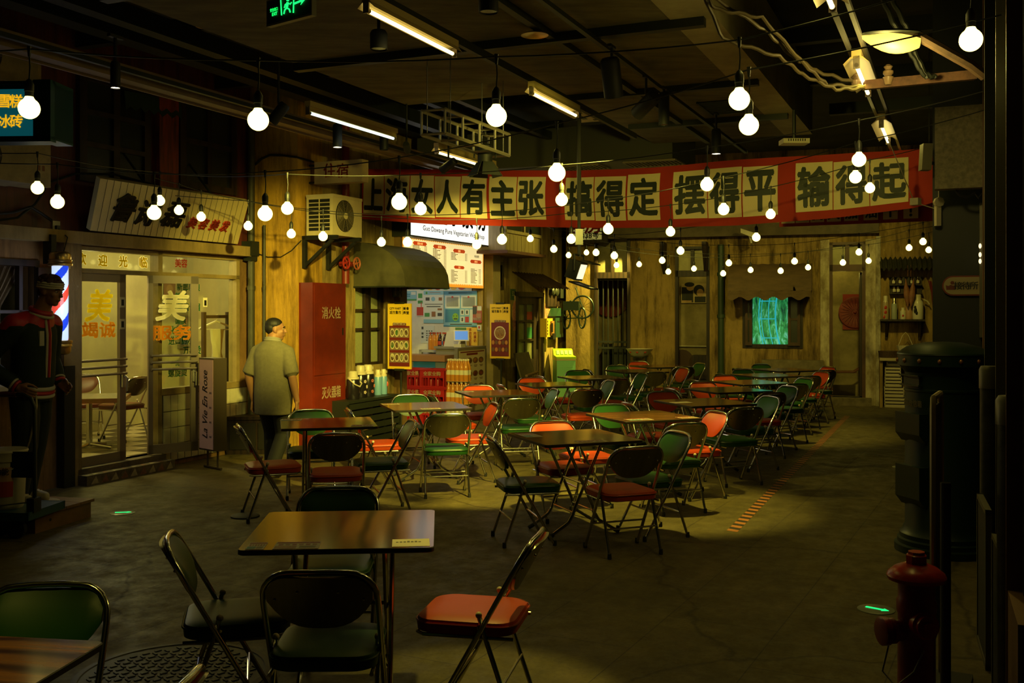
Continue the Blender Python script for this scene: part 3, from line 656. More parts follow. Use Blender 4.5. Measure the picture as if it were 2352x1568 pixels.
# (row, table, side, colour, seat centre, heading)
SEATS = [
 ('s', 0, 'shopfront side', 'green', -1.20, 4.42, 14), ('s', 0, 'near side', 'green', -.72, 4.03, 91), ('s', 0, 'tape side', 'red', -.15, 4.46, 168), ('s', 0, 'far side', 'green', -.93, 5.30, -88),
 ('s', 1, 'shopfront side', 'red', -2.04, 8.66, 21), ('s', 1, 'near side', 'red', -1.42, 8.26, 101), ('s', 1, 'far side', 'green', -1.89, 9.62, -79), ('s', 1, 'tape side', 'green', -1.12, 8.86, 197),
 ('s', 2, 'shopfront side', 'red', -1.34, 10.05, 16), ('s', 2, 'near side', 'green', -.64, 9.74, 101), ('s', 2, 'far side', 'green', -1.10, 11.40, -77), ('s', 2, 'tape side', 'red', -.43, 10.52, 195),
 ('s', 3, 'shopfront side', 'red', -.67, 11.78, 17), ('s', 3, 'near side', 'green', .06, 11.42, 102), ('s', 3, 'far side', 'red', -.38, 12.86, -78), ('s', 3, 'tape side', 'green', .27, 12.44, 192),
 ('s', 4, 'shopfront side', 'red', .10, 13.30, 17), ('s', 4, 'near side', 'red', .86, 12.72, 104), ('s', 4, 'far side', 'red', .34, 14.36, -77), ('s', 4, 'tape side', 'green', 1.10, 13.93, 195),
 ('s', 5, 'shopfront side', 'red', .66, 15.02, 18), ('s', 5, 'near side', 'red', 1.40, 14.55, 104), ('s', 5, 'far side', 'green', 1.10, 16.05, -78), ('s', 5, 'tape side', 'green', 1.74, 15.52, 196),
 ('s', 6, 'shopfront side', 'green', 1.46, 16.66, 18), ('s', 6, 'near side', 'green', 2.16, 16.16, 104), ('s', 6, 'far side', 'green', 1.88, 17.55, -78), ('s', 6, 'tape side', 'red', 2.62, 16.95, 198),
 ('s', 7, 'shopfront side', 'green', 2.18, 18.1, 18), ('s', 7, 'near side', 'green', 2.86, 17.65, 104), ('s', 7, 'far side', 'red', 2.42, 18.95, -78), ('s', 7, 'tape side', 'green', 3.18, 18.5, 200),
 ('h', 0, 'shopfront side', 'green', .105, 7.78, 13), ('h', 0, 'near side', 'red', .80, 7.46, 111), ('h', 0, 'far side', 'red', .43, 8.62, -69), ('h', 0, 'tape side', 'green', 1.08, 8.0, 202),
 ('h', 1, 'shopfront side', 'red', .66, 9.20, 17), ('h', 1, 'near side', 'green', 1.40, 8.95, 111), ('h', 1, 'far side', 'green', 1.09, 10.22, -70), ('h', 1, 'tape side', 'red', 1.71, 9.62, 200),
 ('h', 2, 'shopfront side', 'red', 1.45, 10.68, 17), ('h', 2, 'near side', 'green', 2.23, 10.36, 111), ('h', 2, 'far side', 'red', 1.86, 11.85, -70), ('h', 2, 'tape side', 'green', 2.64, 11.32, 200),
 ('h', 3, 'shopfront side', 'green', 2.20, 12.62, 17), ('h', 3, 'near side', 'red', 2.94, 12.16, 111), ('h', 3, 'far side', 'red', 2.64, 13.50, -70), ('h', 3, 'tape side', 'green', 3.28, 12.90, 201),
 ('h', 4, 'shopfront side', 'green', 2.76, 14.10, 17), ('h', 4, 'near side', 'green', 3.62, 13.60, 111), ('h', 4, 'far side', 'red', 3.22, 14.87, -70), ('h', 4, 'tape side', 'green', 3.92, 14.42, 201),
 ('h', 5, 'shopfront side', 'green', 3.40, 15.5, 17), ('h', 5, 'near side', 'green', 4.26, 15.16, 111), ('h', 5, 'far side', 'green', 3.84, 16.42, -70), ('h', 5, 'tape side', 'red', 4.60, 15.88, 201),
 ('h', 6, 'shopfront side', 'green', 3.99, 17.04, 17), ('h', 6, 'near side', 'green', 4.94, 16.62, 111), ('h', 6, 'far side', 'green', 4.50, 17.9, -70), ('h', 6, 'tape side', 'red', 5.16, 17.35, 201)]
RN = {'s': ('shopfront row', 8), 'h': ('hazard tape row', 7)}
for row, i, side, colour, x, y, d in SEATS:
    chair(colour, x, y, d, '%s chair at the %s of the %s table from the front, %s' % (colour, side, ORD[i], RN[row][0]), 'folding chairs around the tables')
chair('green', -1.60, 3.33, -84, 'green chair with chrome rim behind the table cut off by the bottom corner', 'folding chairs around the tables')
chair('red', -1.12, 2.66, 176, 'chair of which only a shiny top corner shows at the bottom edge', 'folding chairs around the tables')
# paper menus taped to the tabletops
M_pw = mat('cream paper', (.62, .54, .36), .5); M_pr = mat('maroon print', (.25, .04, .02), .5); M_pb = mat('teal print', (.05, .22, .22), .5); M_pk = mat('grey print', (.10, .08, .05), .6)
def menu(row, i, lx, ly, w, h, turn, pat, label):
    x, y, d = ROWS[row][1][i]; f = rot(x, y, d); p = f.P(lx, ly, .7505); q = math.radians(d+turn); e = V((math.cos(q), math.sin(q), 0)); g = V((-math.sin(q), math.cos(q), 0))
    b = B(); b.keep = True
    b.box8([p+e*(w*u)+g*(h*v)+EZ*z for z in (0, .001) for u, v in ((-.5, -.5), (.5, -.5), (.5, .5), (-.5, .5))]); bmesh.ops.recalc_face_normals(b.bm, faces=b.bm.faces[:])
    R = random.Random(int(lx*100)+i*7+row)
    def bl(u0, u1, v0, v1, m, z=.0014): b.mi = m; b.face([p+e*(w*u)+g*(h*v)+EZ*z for u, v in ((u0, v0), (u1, v0), (u1, v1), (u0, v1))])
    if pat == 'plain': [bl(-.4+.1*k, -.33+.1*k, .02, .02+.1*R.random()+.12, 4) for k in range(7)]
    else:
        bl(-.48, .48, .25, .46, 1); bl(-.48, .0, -.46, -.1, 2 if pat == 'teal' else 3)
        for k in range(6): bl(-.42+.15*k, -.32+.15*k, -.02, .18, 3 if k % 2 else 1)
        for k in range(4): bl(.06, .42, -.40+.08*k, -.36+.08*k, 4)
    obj('paper_menu', b, [M_pw, M_pr, M_pb, mat('brown print', (.28, .13, .05), .5), M_pk], None, label, 'menu', 'paper menus on the tabletops')
menu(0, 0, -.335, -.34, .075, .13, -94+4, 'teal', 'small coloured card at the near corner of the nearest shopfront-row table'); menu(0, 0, -.335, -.17, .19, .13, -90, 'maroon', 'brown printed menu along the near edge of the nearest table')
menu(0, 0, -.32, .31, .16, .14, -88, 'plain', 'white menu with handwriting at the shiny corner of the nearest table')
menu(0, 1, .30, -.31, .19, .14, -100, 'teal', 'menu at the far corner of the second shopfront-row table'); menu(0, 1, -.32, .28, .19, .12, -100, 'maroon', 'menu at the near corner of the second shopfront-row table')
menu(0, 2, -.31, -.30, .18, .12, 0, 'maroon', 'menu at the shopfront corner of the third table, shopfront row'); menu(0, 2, -.02, .32, .2, .12, 0, 'teal', 'menu on the near edge of the third table, shopfront row')
menu(0, 3, -.31, -.26, .2, .14, 0, 'teal', 'menu on the fourth table of the shopfront row'); menu(0, 4, .0, .31, .2, .13, 0, 'maroon', 'menu on the fifth table of the shopfront row'); menu(0, 5, -.1, .3, .2, .13, 0, 'teal', 'menu on the sixth table of the shopfront row')
menu(1, 0, -.30, -.20, .14, .26, 0, 'teal', 'menu at the far shopfront corner of the first hazard-tape-row table'); menu(1, 0, .0, .33, .24, .12, 0, 'maroon', 'dark menu on the near edge of the first hazard-tape-row table')
menu(1, 1, -.20, .28, .24, .14, 0, 'teal', 'menu at the near corner of the second hazard-tape-row table'); menu(1, 1, .30, .30, .18, .13, 0, 'maroon', 'maroon menu at the tape corner of the second hazard-tape-row table')
menu(1, 2, -.28, -.02, .22, .14, 0, 'plain', 'menu on the third table of the hazard tape row')
# hazard tape on the floor
b = B(); p0, p1 = onz(1682, 1219), onz(1946, 955); d = (p1-p0); L_ = d.length; d.normalize(); s = V((d.y, -d.x, 0)); n = int(L_/.075)
for k in range(n):
    b.mi = k % 2; q0, q1 = p0+d*(L_*k/n), p0+d*(L_*(k+1)/n); b.box8([w+EZ*z for z in (.0, .0015) for w in (q0-s*.045, q0+s*.045-d*.03, q1+s*.045-d*.03, q1-s*.045)])
obj('hazard_tape', b, [mat('orange tape', (.36, .13, .03), .6), mat('black tape', (.02, .015, .01), .6)], None, 'orange and black striped hazard tape stuck along the floor', 'tape')
# manhole cover and little lit floor markers
b = B(); c = onz(398, 1548); c.z = 0; b.lathe([(.46, 0), (.46, .006), (.43, .008), (.425, .004), (.40, .004)], c, 48)
for i in range(-8, 9):
    for k in range(-8, 9):
        x, y = i*.046, k*.046
        if x*x+y*y < .148: b.box(rot(c.x+x, c.y+y, 45 if (i+k) % 2 else -45), -.017, .017, -.006, .006, .003, .008)
obj('manhole_cover', b, mat('cast iron', (.045, .04, .03), .5, .6, var=.3), None, 'round cast iron manhole cover with raised tread under the front chairs', 'manhole cover')
for x, y, ang, lb in [(281, 1178, 8, 'round floor marker with a green arrow in front of the barbershop step'), (2012, 1400, -40, 'round floor marker with a green arrow beside the fire hydrant'), (2072, 1073, 5, 'round floor marker with a green arrow near the postbox')]:
    c = onz(x, y); t = thing('floor_marker', lb, 'floor marker', c, 'green arrow floor markers'); b = B(); b.lathe([(.105, 0), (.105, .004), (.095, .007), (.0, .007)], c, 32); obj('marker_disc', b, mat('pale lens', (.20, .22, .15), .3), t)
    f = rot(c.x, c.y, ang); b = B(); b.box(f, -.06, .04, -.010, .010, .007, .0095); b.prism([f.P(.04, -.026, .007), f.P(.04, .026, .007), f.P(.075, 0, .007)], EZ*.0025); obj('arrow', b, glow('green light', (.01, 1, .22), 1.2), t)
c = onz(563, 1186); b = B(); b.lathe([(.12, 0), (.12, .01), (.10, .018), (.0, .02)], c, 24); obj('floor_drain', b, M_black, None, 'round black drain lid on the floor by the red chair', 'drain')
# ---------------------------------------------------------------- strings of globe bulbs
M_bulb = glow('lit opal globe', (1, .86, .23), 4.3)
M_sock = mat('black socket', (.02, .02, .018), .45)
R_ = .0475; DROP = .27
def globe():
    b = B(); prof = [(.001, -R_)]+[(R_*math.sin(math.radians(a)), -R_*math.cos(math.radians(a))) for a in range(15, 150, 12)]+[(.0215, .046), (.0165, .056)]
    b.lathe(prof, (0, 0, 0), 24); return mesh('globe', b, M_bulb)
def sock():
    b = B(); b.lathe([(.0165, .052), (.019, .054), (.019, .075), (.021, .076), (.021, .11), (.012, .128), (.004, .135)], (0, 0, 0), 14); return mesh('socket', b, M_sock)
G_, S_ = globe(), sock(); bn = {}
def bulb(p, label, group):
    t = thing('string_bulb', label, 'light bulb', p, group)
    for nm_, me_ in (('globe', G_), ('socket', S_)): o = bpy.data.objects.new(nm_, me_); COL.objects.link(o); o.parent = t
    b = B(); b.tube([p+V((0, 0, .13)), p+V((.004, 0, .19)), p+V((0, 0, DROP-.02))], .0035, 6); b.cone(p+V((0, 0, DROP-.035)), p+V((0, 0, DROP+.012)), .006, .011, 8); obj('cord', b, M_cable, t)
    return p+V((0, 0, DROP))
STR = [
 ('nearest string of big bulbs', [(67, 249, 4.65), (593, 276, 4.62), (1140, 267, 4.65), (1698, 229, 4.62), (2230, 92, 4.3)], (-300, 262, 4.6), (2380, 70, 4.2)),
 ('string rising from the blue lightbox', [(132, 464, 7.3), (354, 489, 7.0), (609, 491, 6.6), (917, 464, 6.2), (1279, 397, 5.6), (1720, 288, 4.95)], (-250, 440, 7.6), (2300, 172, 4.6)),
 ('string crossing the banner lettering', [(86, 432, 7.9), (367, 461, 9.7), (660, 479, 8.0), (966, 480, 8.0), (1290, 459, 7.9), (1624, 424, 7.4), (1973, 367, 7.0)], (-160, 420, 8.2), (2275, 300, 6.7)),
 ('pier to banner end string', [(570, 519, 11), (742, 543, 10.6), (936, 556, 10.2), (1153, 550, 9.8), (1397, 526, 9.3), (1662, 481, 8.6), (1965, 407, 8.0)], (230, 486, 11), (2290, 330, 7.4)),
 ('string along the lower banner hem', [(411, 483, 10.45), (462, 498, 10.75), (669, 537, 11.0), (876, 556, 11.1), (1095, 562, 10.9), (1312, 549, 10.6), (1540, 532, 10.4), (1770, 492, 10.2), (1998, 432, 9.8)], (352, 470, 10.1), (2142, 400, 9.5)),
 ('string from oriel to ledge camera', [(1218, 548, 14.5), (1272, 572, 13.8), (1411, 587, 13.3), (1563, 576, 12.6), (1737, 545, 11.8)], (1150, 528, 15), (2120, 470, 11)),
 ('upper string before the back wall', [(1369, 580, 14.5), (1521, 598, 15.2), (1674, 604, 15.5), (1825, 600, 15.4), (1973, 579, 15.0), (2120, 555, 14.4)], (1300, 560, 14.5), (2160, 545, 14.2)),
 ('lower string before the back wall', [(1306, 586, 17.4), (1416, 609, 17.3), (1535, 624, 17.2), (1661, 628, 17.0), (1793, 622, 16.8), (1936, 603, 16.4), (2088, 569, 15.6)], (1270, 575, 17.6), (2170, 555, 15.4)),
 ('middle string before the back wall', [(1347, 580, 18.2), (1468, 607, 18.0), (1594, 617, 17.8), (1724, 620, 17.5), (1856, 614, 17.2), (1995, 599, 16.9), (2133, 574, 16.2)], (1290, 560, 18.4), (2180, 560, 16))]
for si, (nm, bl, a, z) in enumerate(STR):
    pts = [at(a[0], a[1], a[2])+V((0, 0, DROP))]
    for i, (x, y, Y) in enumerate(bl):
        pts.append(bulb(at(x, y, Y), 'lit globe bulb, %s from the shopfront end of the %s' % (ORD[i] if i < 8 else 'ninth', nm), 'bulbs on the overhead strings'))
    pts.append(at(z[0], z[1], z[2])+V((0, 0, DROP)))
    path = []
    for p, q in zip(pts, pts[1:]):
        for k in range(6): u = k/6; path.append(p.lerp(q, u)-V((0, 0, .05*(q-p).length*.25*4*u*(1-u))))
    path.append(pts[-1]); b = B(); b.tube(path, .004, 6)
    obj('bulb_wire', b, M_cable, None, 'thin black wire carrying the '+nm, 'cable', 'overhead bulb wires')
p = bulb(at(2134, 398, 10.78), 'bulb glowing through the red cloth at the grey-box end of the banner', 'bulbs on the overhead strings')

b = B(); b.tube([p, V((p.x, p.y, 4.75))], .004, 6); obj('bulb_wire', b, M_cable, None, 'thin vertical wire of the bulb behind the banner end', 'cable')
# ---------------------------------------------------------------- fluorescent battens
M_tube = glow('lit tube', (1, .86, .34), 4.0); M_tubec = glow('lit cool tube', (.80, 1, .92), 1.6); M_refl = mat('yellowed reflector', (.55, .42, .17), .4, .2)
def batten(p0, p1, label, tm=M_tube, power=0, wide=.06, col=WARM):
    p0, p1 = V(p0), V(p1); d = (p1-p0).normalized(); s = d.cross(EZ).normalized(); t = thing('fluorescent_lamp', label, 'light', (p0+p1)/2, 'fluorescent tubes under the ceiling')
    b = B(); b.prism([p0+s*wide*k+EZ*h for k, h in ((-1, .012), (-.45, .055), (.45, .055), (1, .012), (.42, .045), (-.42, .045))], p1-p0); b.prism([p0+s*k+EZ*h for k, h in ((-.03, .055), (-.03, .10), (.03, .10), (.03, .055))], p1-p0); obj('reflector', b, M_refl, t)
    b = B(); b.tube([p0+d*.04, p1-d*.04], .013, 10); obj('tube', b, tm, t)
    for q, e in ((p0, 1), (p1, -1)): b = B(); b.tube([q, q+d*.04*e], .016, 10); b.prism([q+s*k+EZ*h for k, h in ((-.02, -.02), (.02, -.02), (.02, .06), (-.02, .06))], d*.012*e); obj('end_cap', b, M_alu, t)
    if power:
        l = area('tube_light', (p0+p1)/2-EZ*.03, (p0+p1)/2-EZ, power, .04, (p1-p0).length, col); l.parent = t; l.location = (0, 0, -.03)
        l.rotation_euler = (0, 0, math.atan2(d.y, d.x)-math.pi/2)
def lane(v, u, z): return GR.P(u, v, z)
def vu(x, y, z):
    Y = (CH-z)*F/(y-HY); X = (x-HX)/F*Y; return SY*X-SX*Y, SX*X+SY*Y
v, u = vu(840, 22, 3.6); batten(lane(v, u, 3.6), lane(v, u+1.22, 3.6), 'lit fluorescent lamp nearest the camera, beside the exit sign', power=2.5)
v2, u2 = vu(1220, 213, 3.6); batten(lane(v2, u2, 3.6), lane(v2, u2+1.15, 3.6), 'lit fluorescent lamp above the lamp pole, before the transverse duct', power=2.5)
b = B(); v_ = (v+v2)/2; b.box(GR, u-1.5, u2+3.2, v-.05, v-.01, 3.70, 3.76); struct('trim_42', b, M_dark)
v, u = vu(706, 258, 3.45); batten(lane(v, u, 3.45), lane(v, u+1.5, 3.45), 'thin pale fluorescent lamp above the lodging sign', M_tubec, 1, .022, (.9, 1, .8))
v, u = vu(1002, 349, 3.45); batten(lane(v, u, 3.45), lane(v, u+1.5, 3.45), 'lit fluorescent lamp behind the barn-door spotlight at the banner top', M_tube, 3)
v, u = vu(1913, 20, 3.3); z = 3.3
for k, (lb, uu, ln) in enumerate([('reflector lamp at the top edge, nearest of the row above the passage', u-1.0, 1.0), ('reflector lamp crossed by the insulator arm, second above the passage', vu(1962, 150, z)[1], .95), ('reflector lamp above the banner end, farthest above the passage', vu(2022, 288, z)[1], .95)]):
    batten(lane(v, uu, z), lane(v, uu+ln, z), lb, M_tube, 2, .08)
for s in (-.045, .045): b = B(); b.box(GR, u-2, u+7, v+s-.012, v+s+.012, 3.40, 3.43); struct('trim_%d' % (43 if s < 0 else 44), b, M_steel)

# ---------------------------------------------------------------- tracks and spot lamps
vt, ut = vu(1240, 2, 3.8)
for i, (vv, z, u0, u1) in enumerate([(vt, 3.8, ut-2, 13.5), (-6.0, 3.62, 2.0, 15.5)]):
    b = B(); b.box(GR, u0, u1, vv-.02, vv+.02, z, z+.035); o = obj('lighting_track', b, M_dark, None, ['black lighting track running under the soffit to the red-lensed spotlight', 'lighting track along the shopfronts beside the brown cable tray'][i], 'track')
b = B(); b.box(GR, 3.2, 15.5, -6.32, -6.14, 3.62, 3.66); b.box(GR, 3.2, 15.5, -6.34, -6.32, 3.60, 3.72); b.box(GR, 3.2, 15.5, -6.14, -6.12, 3.60, 3.72); struct('trim_45', b, mat('brown tray', (.27, .18, .085), .5, var=.3, sc_=3))
M_lens = glow('lit lens', (1, .88, .6), 12.0); M_red = glow('red lens', (1, .05, .01), 1.5); M_off = mat('dark lens', (.03, .03, .025), .2)
def head(p, tgt, label, lens, L=.2, r=.05, top=None):
    p = V(p); d = (V(tgt)-p).normalized(); t = thing('track_spotlight', label, 'spotlight', p, 'black spotlights on the ceiling')
    b = B(); b.lathe([(r*.8, -L/2), (r, -L/2+.02), (r, L/2), (r*.93, L/2), (r*.93, L/2-.02)], p, 18, d); obj('body', b, M_black, t)
    b = B(); b.lathe([(r*.92, L/2-.012), (r*.92, L/2-.006)], p, 18, d); obj('lens', b, lens, t)
    b = B(); q = V((p.x, p.y, top or p.z+.25)); b.tube([p-d*.02, p+EZ*(r+.05), q], .012, 6); b.box(rot(q.x, q.y, 66), -.06, .06, -.015, .015, q.z-.02, q.z+.0); obj('bracket', b, M_black, t); return t
def hd(x, y, z, tgt, lb, lens, L=.2, r=.05, top=None): v, u = vu(x, y, z); p = lane(v, u, z); return head(p, tgt if tgt else p-EZ, lb, lens, L, r, top), p
hd(265, 172, 3.35, None, 'lit black cylinder spotlight above the upper wooden window', M_lens, .18, .033, 3.62)
hd(640, 260, 3.45, (-4, 9, 1), 'unlit black spotlight over the ochre corner pier', M_off, .2, .05, 4.7)
hd(775, 312, 3.4, None, 'black cylinder spotlight hanging above the lodging sign lamp', M_lens, .22, .045, 3.62)
hd(882, 322, 3.5, None, 'unlit black cylinder spotlight on the track before the banner start', M_off, .2, .045, 3.62)
hd(934, 338, 3.45, (-1, 15, 1.5), 'small tilted lit spotlight over the banner start', M_lens, .14, .035, 4.3)
hd(1030, 380, 3.3, (-2.4, 12.0, 2.2), 'small tilted black spotlight just above the banner lettering', M_lens, .2, .045, 4.3)
hd(1405, 178, 3.55, (1.2, 9, 1), 'big tilted black spotlight with a red-tinted lens on the middle track', M_red, .30, .075, 3.8)
hd(1484, 240, 3.55, (0, 11, 2.5), 'tilted black spotlight beside the ceiling cassette', M_off, .28, .065, 3.8)
hd(1525, 250, 3.6, None, 'unlit straight cylinder spotlight on the middle track beside the cassette', M_off, .3, .05, 3.8)
hd(1645, 325, 3.5, None, 'cylinder spotlight with a pale lit rim above the banner middle', M_lens, .26, .05, 3.8)
hd(870, 92, 3.6, None, 'short black can spotlight under the ceiling between sign and tube lamp', M_off, .13, .06, 4.4)
hd(1122, 4, 3.6, None, 'can spotlight with a pale rim at the top edge', M_off, .13, .06, 3.9)
# barn door stage light hung under the aluminium truss
p = at(1114, 358, 9.6); t = thing('stage_light', 'black stage light with four barn doors hung under the truss', 'spotlight', p)
b = B(); b.lathe([(.05, .11), (.07, .09), (.07, -.06), (.062, -.06), (.062, -.04)], p, 18); obj('body', b, M_black, t)
for k in range(4):
    b = B(); q = math.pi/2*k+.5; e = V((math.cos(q), math.sin(q), 0)); s = V((-e.y, e.x, 0)); b.box8([p+e*r+s*w+EZ*h for r, h, w0 in ((.06, -.06, .05), (.13, -.19, .10)) for r, h, w in ((r, h, -w0), (r, h, w0), (r+.006, h, w0), (r+.006, h, -w0))]); obj('barn_door', b, M_dark, t)
b = B(); b.tube([p+V((-.10, 0, -.02)), p+V((-.10, 0, .2)), p+V((.10, 0, .2)), p+V((.10, 0, -.02))], .009, 6); b.tube([p+EZ*.2, p+EZ*.26], .015, 8); obj('yoke', b, M_black, t)
# aluminium truss piece
T0, T1 = at(1022, 262, 8.5), at(1166, 310, 9.7); d = (T1-T0); d.z = 0; d.normalize(); s = V((-d.y, d.x, 0)); ln = 1.35
c0 = V((T0.x, T0.y, 3.22)); b = B(); cr = [c0+s*i*.22+EZ*k*.20 for i, k in ((0, 0), (1, 0), (1, 1), (0, 1))]
fx = Fr((c0.x, c0.y), (d.x, d.y))
for q in cr: b.tube([q, q+d*ln], .016, 4)
for k in range(5):
    o_ = d*ln*k/4
    for i in range(4): b.tube([cr[i]+o_, cr[(i+1) % 4]+o_], .011, 4)
obj('truss', b, mat('dull aluminium', (.42, .38, .27), .45, .6), None, 'short square aluminium truss hanging above the banner start', 'truss')
b = B()
for q in (cr[0]+d*.1, cr[1]+d*.1, cr[0]+d*1.2, cr[1]+d*1.2): b.tube([q, V((q.x, q.y, 4.7))], .005, 6)
obj('truss_hanger', b, M_steel, None, 'four thin steel rods carrying the aluminium truss', 'rod')
# floodlight on a drop pole
p = at(1330, 622, 11.0); t = thing('floodlight', 'black floodlight with a glowing face on the end of the drop pole', 'floodlight', p); fd = V((.80, -.32, -.30)).normalized(); s = fd.cross(EZ).normalized(); uu = s.cross(fd)
def fb(b, c, w, h, d0, d1): b.box8([c+fd*dd+s*x+uu*y for dd in (d0, d1) for x, y in ((-w, -h), (w, -h), (w, h), (-w, h))]); return b
obj('housing', fb(B(), p, .12, .10, -.10, .03), M_black, t); obj('lamp_face', fb(B(), p, .10, .08, .031, .036), glow('floodlight face', (1, .82, .45), 1.6), t)
b = B(); fb(b, p+fd*.10-uu*.13-s*0, .17, .008, -.12, .12); fb(b, p+fd*.09+uu*.125, .16, .006, -.06, .07); obj('visor', b, M_black, t)
b = B(); b.tube([p-s*.16, p-s*.16+EZ*.17, p+s*.16+EZ*.17, p+s*.16], .012, 6); obj('yoke', b, M_black, t)
b = B(); q = V((p.x, p.y, p.z+.155)); b.tube([q, V((q.x, q.y, 3.0))], .018, 8); b.tube([V((q.x, q.y, 2.9)), V((q.x, q.y, 4.7))], .024, 8); b.box(rot(q.x, q.y, 0), -.04, .04, -.04, .04, 2.45, 2.62)
obj('drop_pole', b, mat('dark pole', (.10, .10, .085), .35, .7), None, 'vertical metal drop pole in front of the banner carrying a floodlight', 'pole')
# wall street lamp with a yellow bowl, and the insulator arm with cables
p = at(2048, 85, 6.2); t = thing('street_lamp', 'glowing yellow street lamp bowl on a rusty bracket above the passage', 'street lamp', p)
b = B(); ax = V((.95, -.1, -.12)).normalized(); rings = []
for k in range(9):
    u_ = k/8; q = p+ax*(-.18+.34*u_); w = .085*math.sin(math.pi*min(max(u_*.86+.06, 0), 1))**.7; h = .11*math.sin(math.pi*min(max(u_*.7+.1, 0), 1))
    rings.append([q+V((0, 1, 0))*w*math.cos(g)+EZ*(-h*max(0, math.sin(g))+.012*min(0, -math.sin(g))*-1) for g in [2*math.pi*j/14 for j in range(14)]])
b.loft(rings); obj('bowl', b, glow('yellow bowl', (1, .66, .12), 1.3), t)
b = B(); b.ball(p+EZ*.018, .11, 1.75, .85, .22, 16); obj('hood', b, M_dark, t)
b = B(); b.tube([p+ax*.14+EZ*.03, at(2230, 150, 6.1), at(2262, 175, 6.1)], .032, 8); obj('bracket_arm', b, mat('rusty pipe', (.10, .055, .025), .7, var=.5, sc_=12), t)
q0, q1 = at(1985, 196, 6.9), at(2240, 172, 6.6); b = B(); dd = (q1-q0); b.prism([q0+V((0, a, c)) for a, c in ((-.025, -.03), (.025, -.03), (.025, .03), (-.025, .03))], dd); obj('insulator_bracket', b, mat('rusty angle iron', (.16, .07, .03), .7, var=.5, sc_=14), None, 'rusty horizontal iron arm carrying insulators below the street lamp', 'bracket')
M_por = mat('brown porcelain', (.30, .20, .11), .3)
for (x, y, Y, lb) in ((1966, 182, 6.9, 'porcelain insulator at the cable end of the rusty arm'), (2040, 174, 6.8, 'porcelain insulator in the middle of the rusty arm')):
    b = B(); c = at(x, y, Y)-EZ*.03; b.lathe([(.02, -.03), (.03, 0), (.035, .02), (.02, .03), (.034, .045), (.034, .06), (.018, .07), (.03, .09), (.012, .105)], c, 14); obj('insulator', b, M_por, None, lb, 'insulator', 'porcelain insulators on the rusty arm')
for i, (pt, lb) in enumerate([([(1630, -10, 6.2), (1760, 70, 6.4), (1820, 130, 6.6), (1880, 165, 6.8), (1965, 190, 6.9)], 'upper of the twisted pale cables sagging to the rusty arm'), ([(1600, -60, 6.1), (1640, 20, 6.2), (1750, 40, 6.3), (1850, 150, 6.6), (1900, 195, 6.8), (1985, 200, 6.9)], 'middle of the twisted pale cables sagging to the rusty arm'),
                              ([(1600, -50, 6.2), (1660, 90, 6.4), (1790, 130, 6.5), (1850, 175, 6.7), (1920, 205, 6.8), (1990, 203, 6.9)], 'lowest of the twisted pale cables sagging to the rusty arm'), ([(2020, -20, 6.5), (2055, 60, 6.5), (2085, 110, 6.6), (2120, 170, 6.6), (2150, 178, 6.6)], 'bundle of dark cables coming down past the street lamp'), ([(2040, -20, 6.5), (2080, 60, 6.5), (2100, 120, 6.6), (2130, 180, 6.6)], 'second dark cable bundle beside the street lamp bowl')]):
    b = B(); P_ = [at(*q) for q in pt]; fine = []
    for j in range(len(P_)-1):
        for k in range(8): fine.append(P_[j].lerp(P_[j+1], k/8)+V((0, 0, .008*math.sin(k*math.pi/2+j))))
    b.tube(fine+[P_[-1]], .012 if i < 3 else .016, 7); obj('service_cable', b, mat('pale cable', (.10, .075, .03), .5) if i < 3 else M_dark, None, lb, 'cable', 'cables at the rusty arm')

# ---------------------------------------------------------------- the light these lamps give, plus added fill (track spots sit at the heads)
for px_, z, tg, pw, dg, bl in [
    ((1405, 178), 3.45, (-.65, 11.1, 0), 1650, 47, .4), ((1525, 250), 3.45, (1.4, 9.1, 0), 520, 47, .6), ((1122, 4), 3.5, (-.2, 4.8, .6), 190, 27, .5),
    ((934, 338), 3.35, (.4, 13.9, 0), 260, 50, .6), ((1030, 380), 3.15, (-.9, 16.7, .8), 700, 46, .6), ((775, 312), 3.2, (-1.9, 11.6, .2), 40, 60, .6), ((870, 92), 3.45, (-2.9, 12.6, 1.6), 2100, 33, .9), ((1405, 178), 3.35, (-1.0, 13.1, 2.8), 260, 42, .8), ((1525, 250), 3.25, (1.2, 12.0, 2.75), 190, 44, .8), ((1525, 250), 3.25, (3.4, 10.9, 2.8), 170, 44, .8)]:  # last three spots are added fill for the banner
    v, u = vu(px_[0], px_[1], z); spot('track_light', lane(v, u, z-.15), tg, pw, dg, blend=bl)
q = L2.px(1268, 770, 0); spot('house_beam', GR.P(q[0]+.1, -5.5, 3.4), L2.P(q[0]+.15, 0, 1.0), 1300, 46, WARM, .3, .02)
for x, y, tx in ((2.3, 15.6, 2.7), (5.2, 14.9, 5.7)): spot('back_wall_fill', (x, y, 4.3), (tx, 19.5, 1.3), 270, 78, WARM, 1.0, .1)  # added spots without fixtures, standing in for bulb light on the wall
q = V((at(1330, 622, 11.0))); spot('flood_beam', q+V((.1, -.06, -.05)), (4.2, 9.6, 0), 60, 95, WARM, .6)
spot('near_table_fill', (-1.5, 2.2, 3.7), (-1.7, 2.8, .7), 110, 34, WARM, .7)  # added out-of-view spot to brighten the cut-off table
point('back_room_fill', BK.P((h0+h1)/2-.1, -.75, 2.5), 7, WARM, .1); point('parlour_fill', BK.P((e0+e1)/2, -.45, 2.7), 3.5, WARM, .1)  # added points to brighten the two rooms, no lamp built
spot('oriel_fill', GR.P(17.0, -4.9, 3.7), L2.P((o0+o1)/2, .6, 2.95), 110, 44, WARM, .7)  # added spot without a fixture to brighten the oriel front
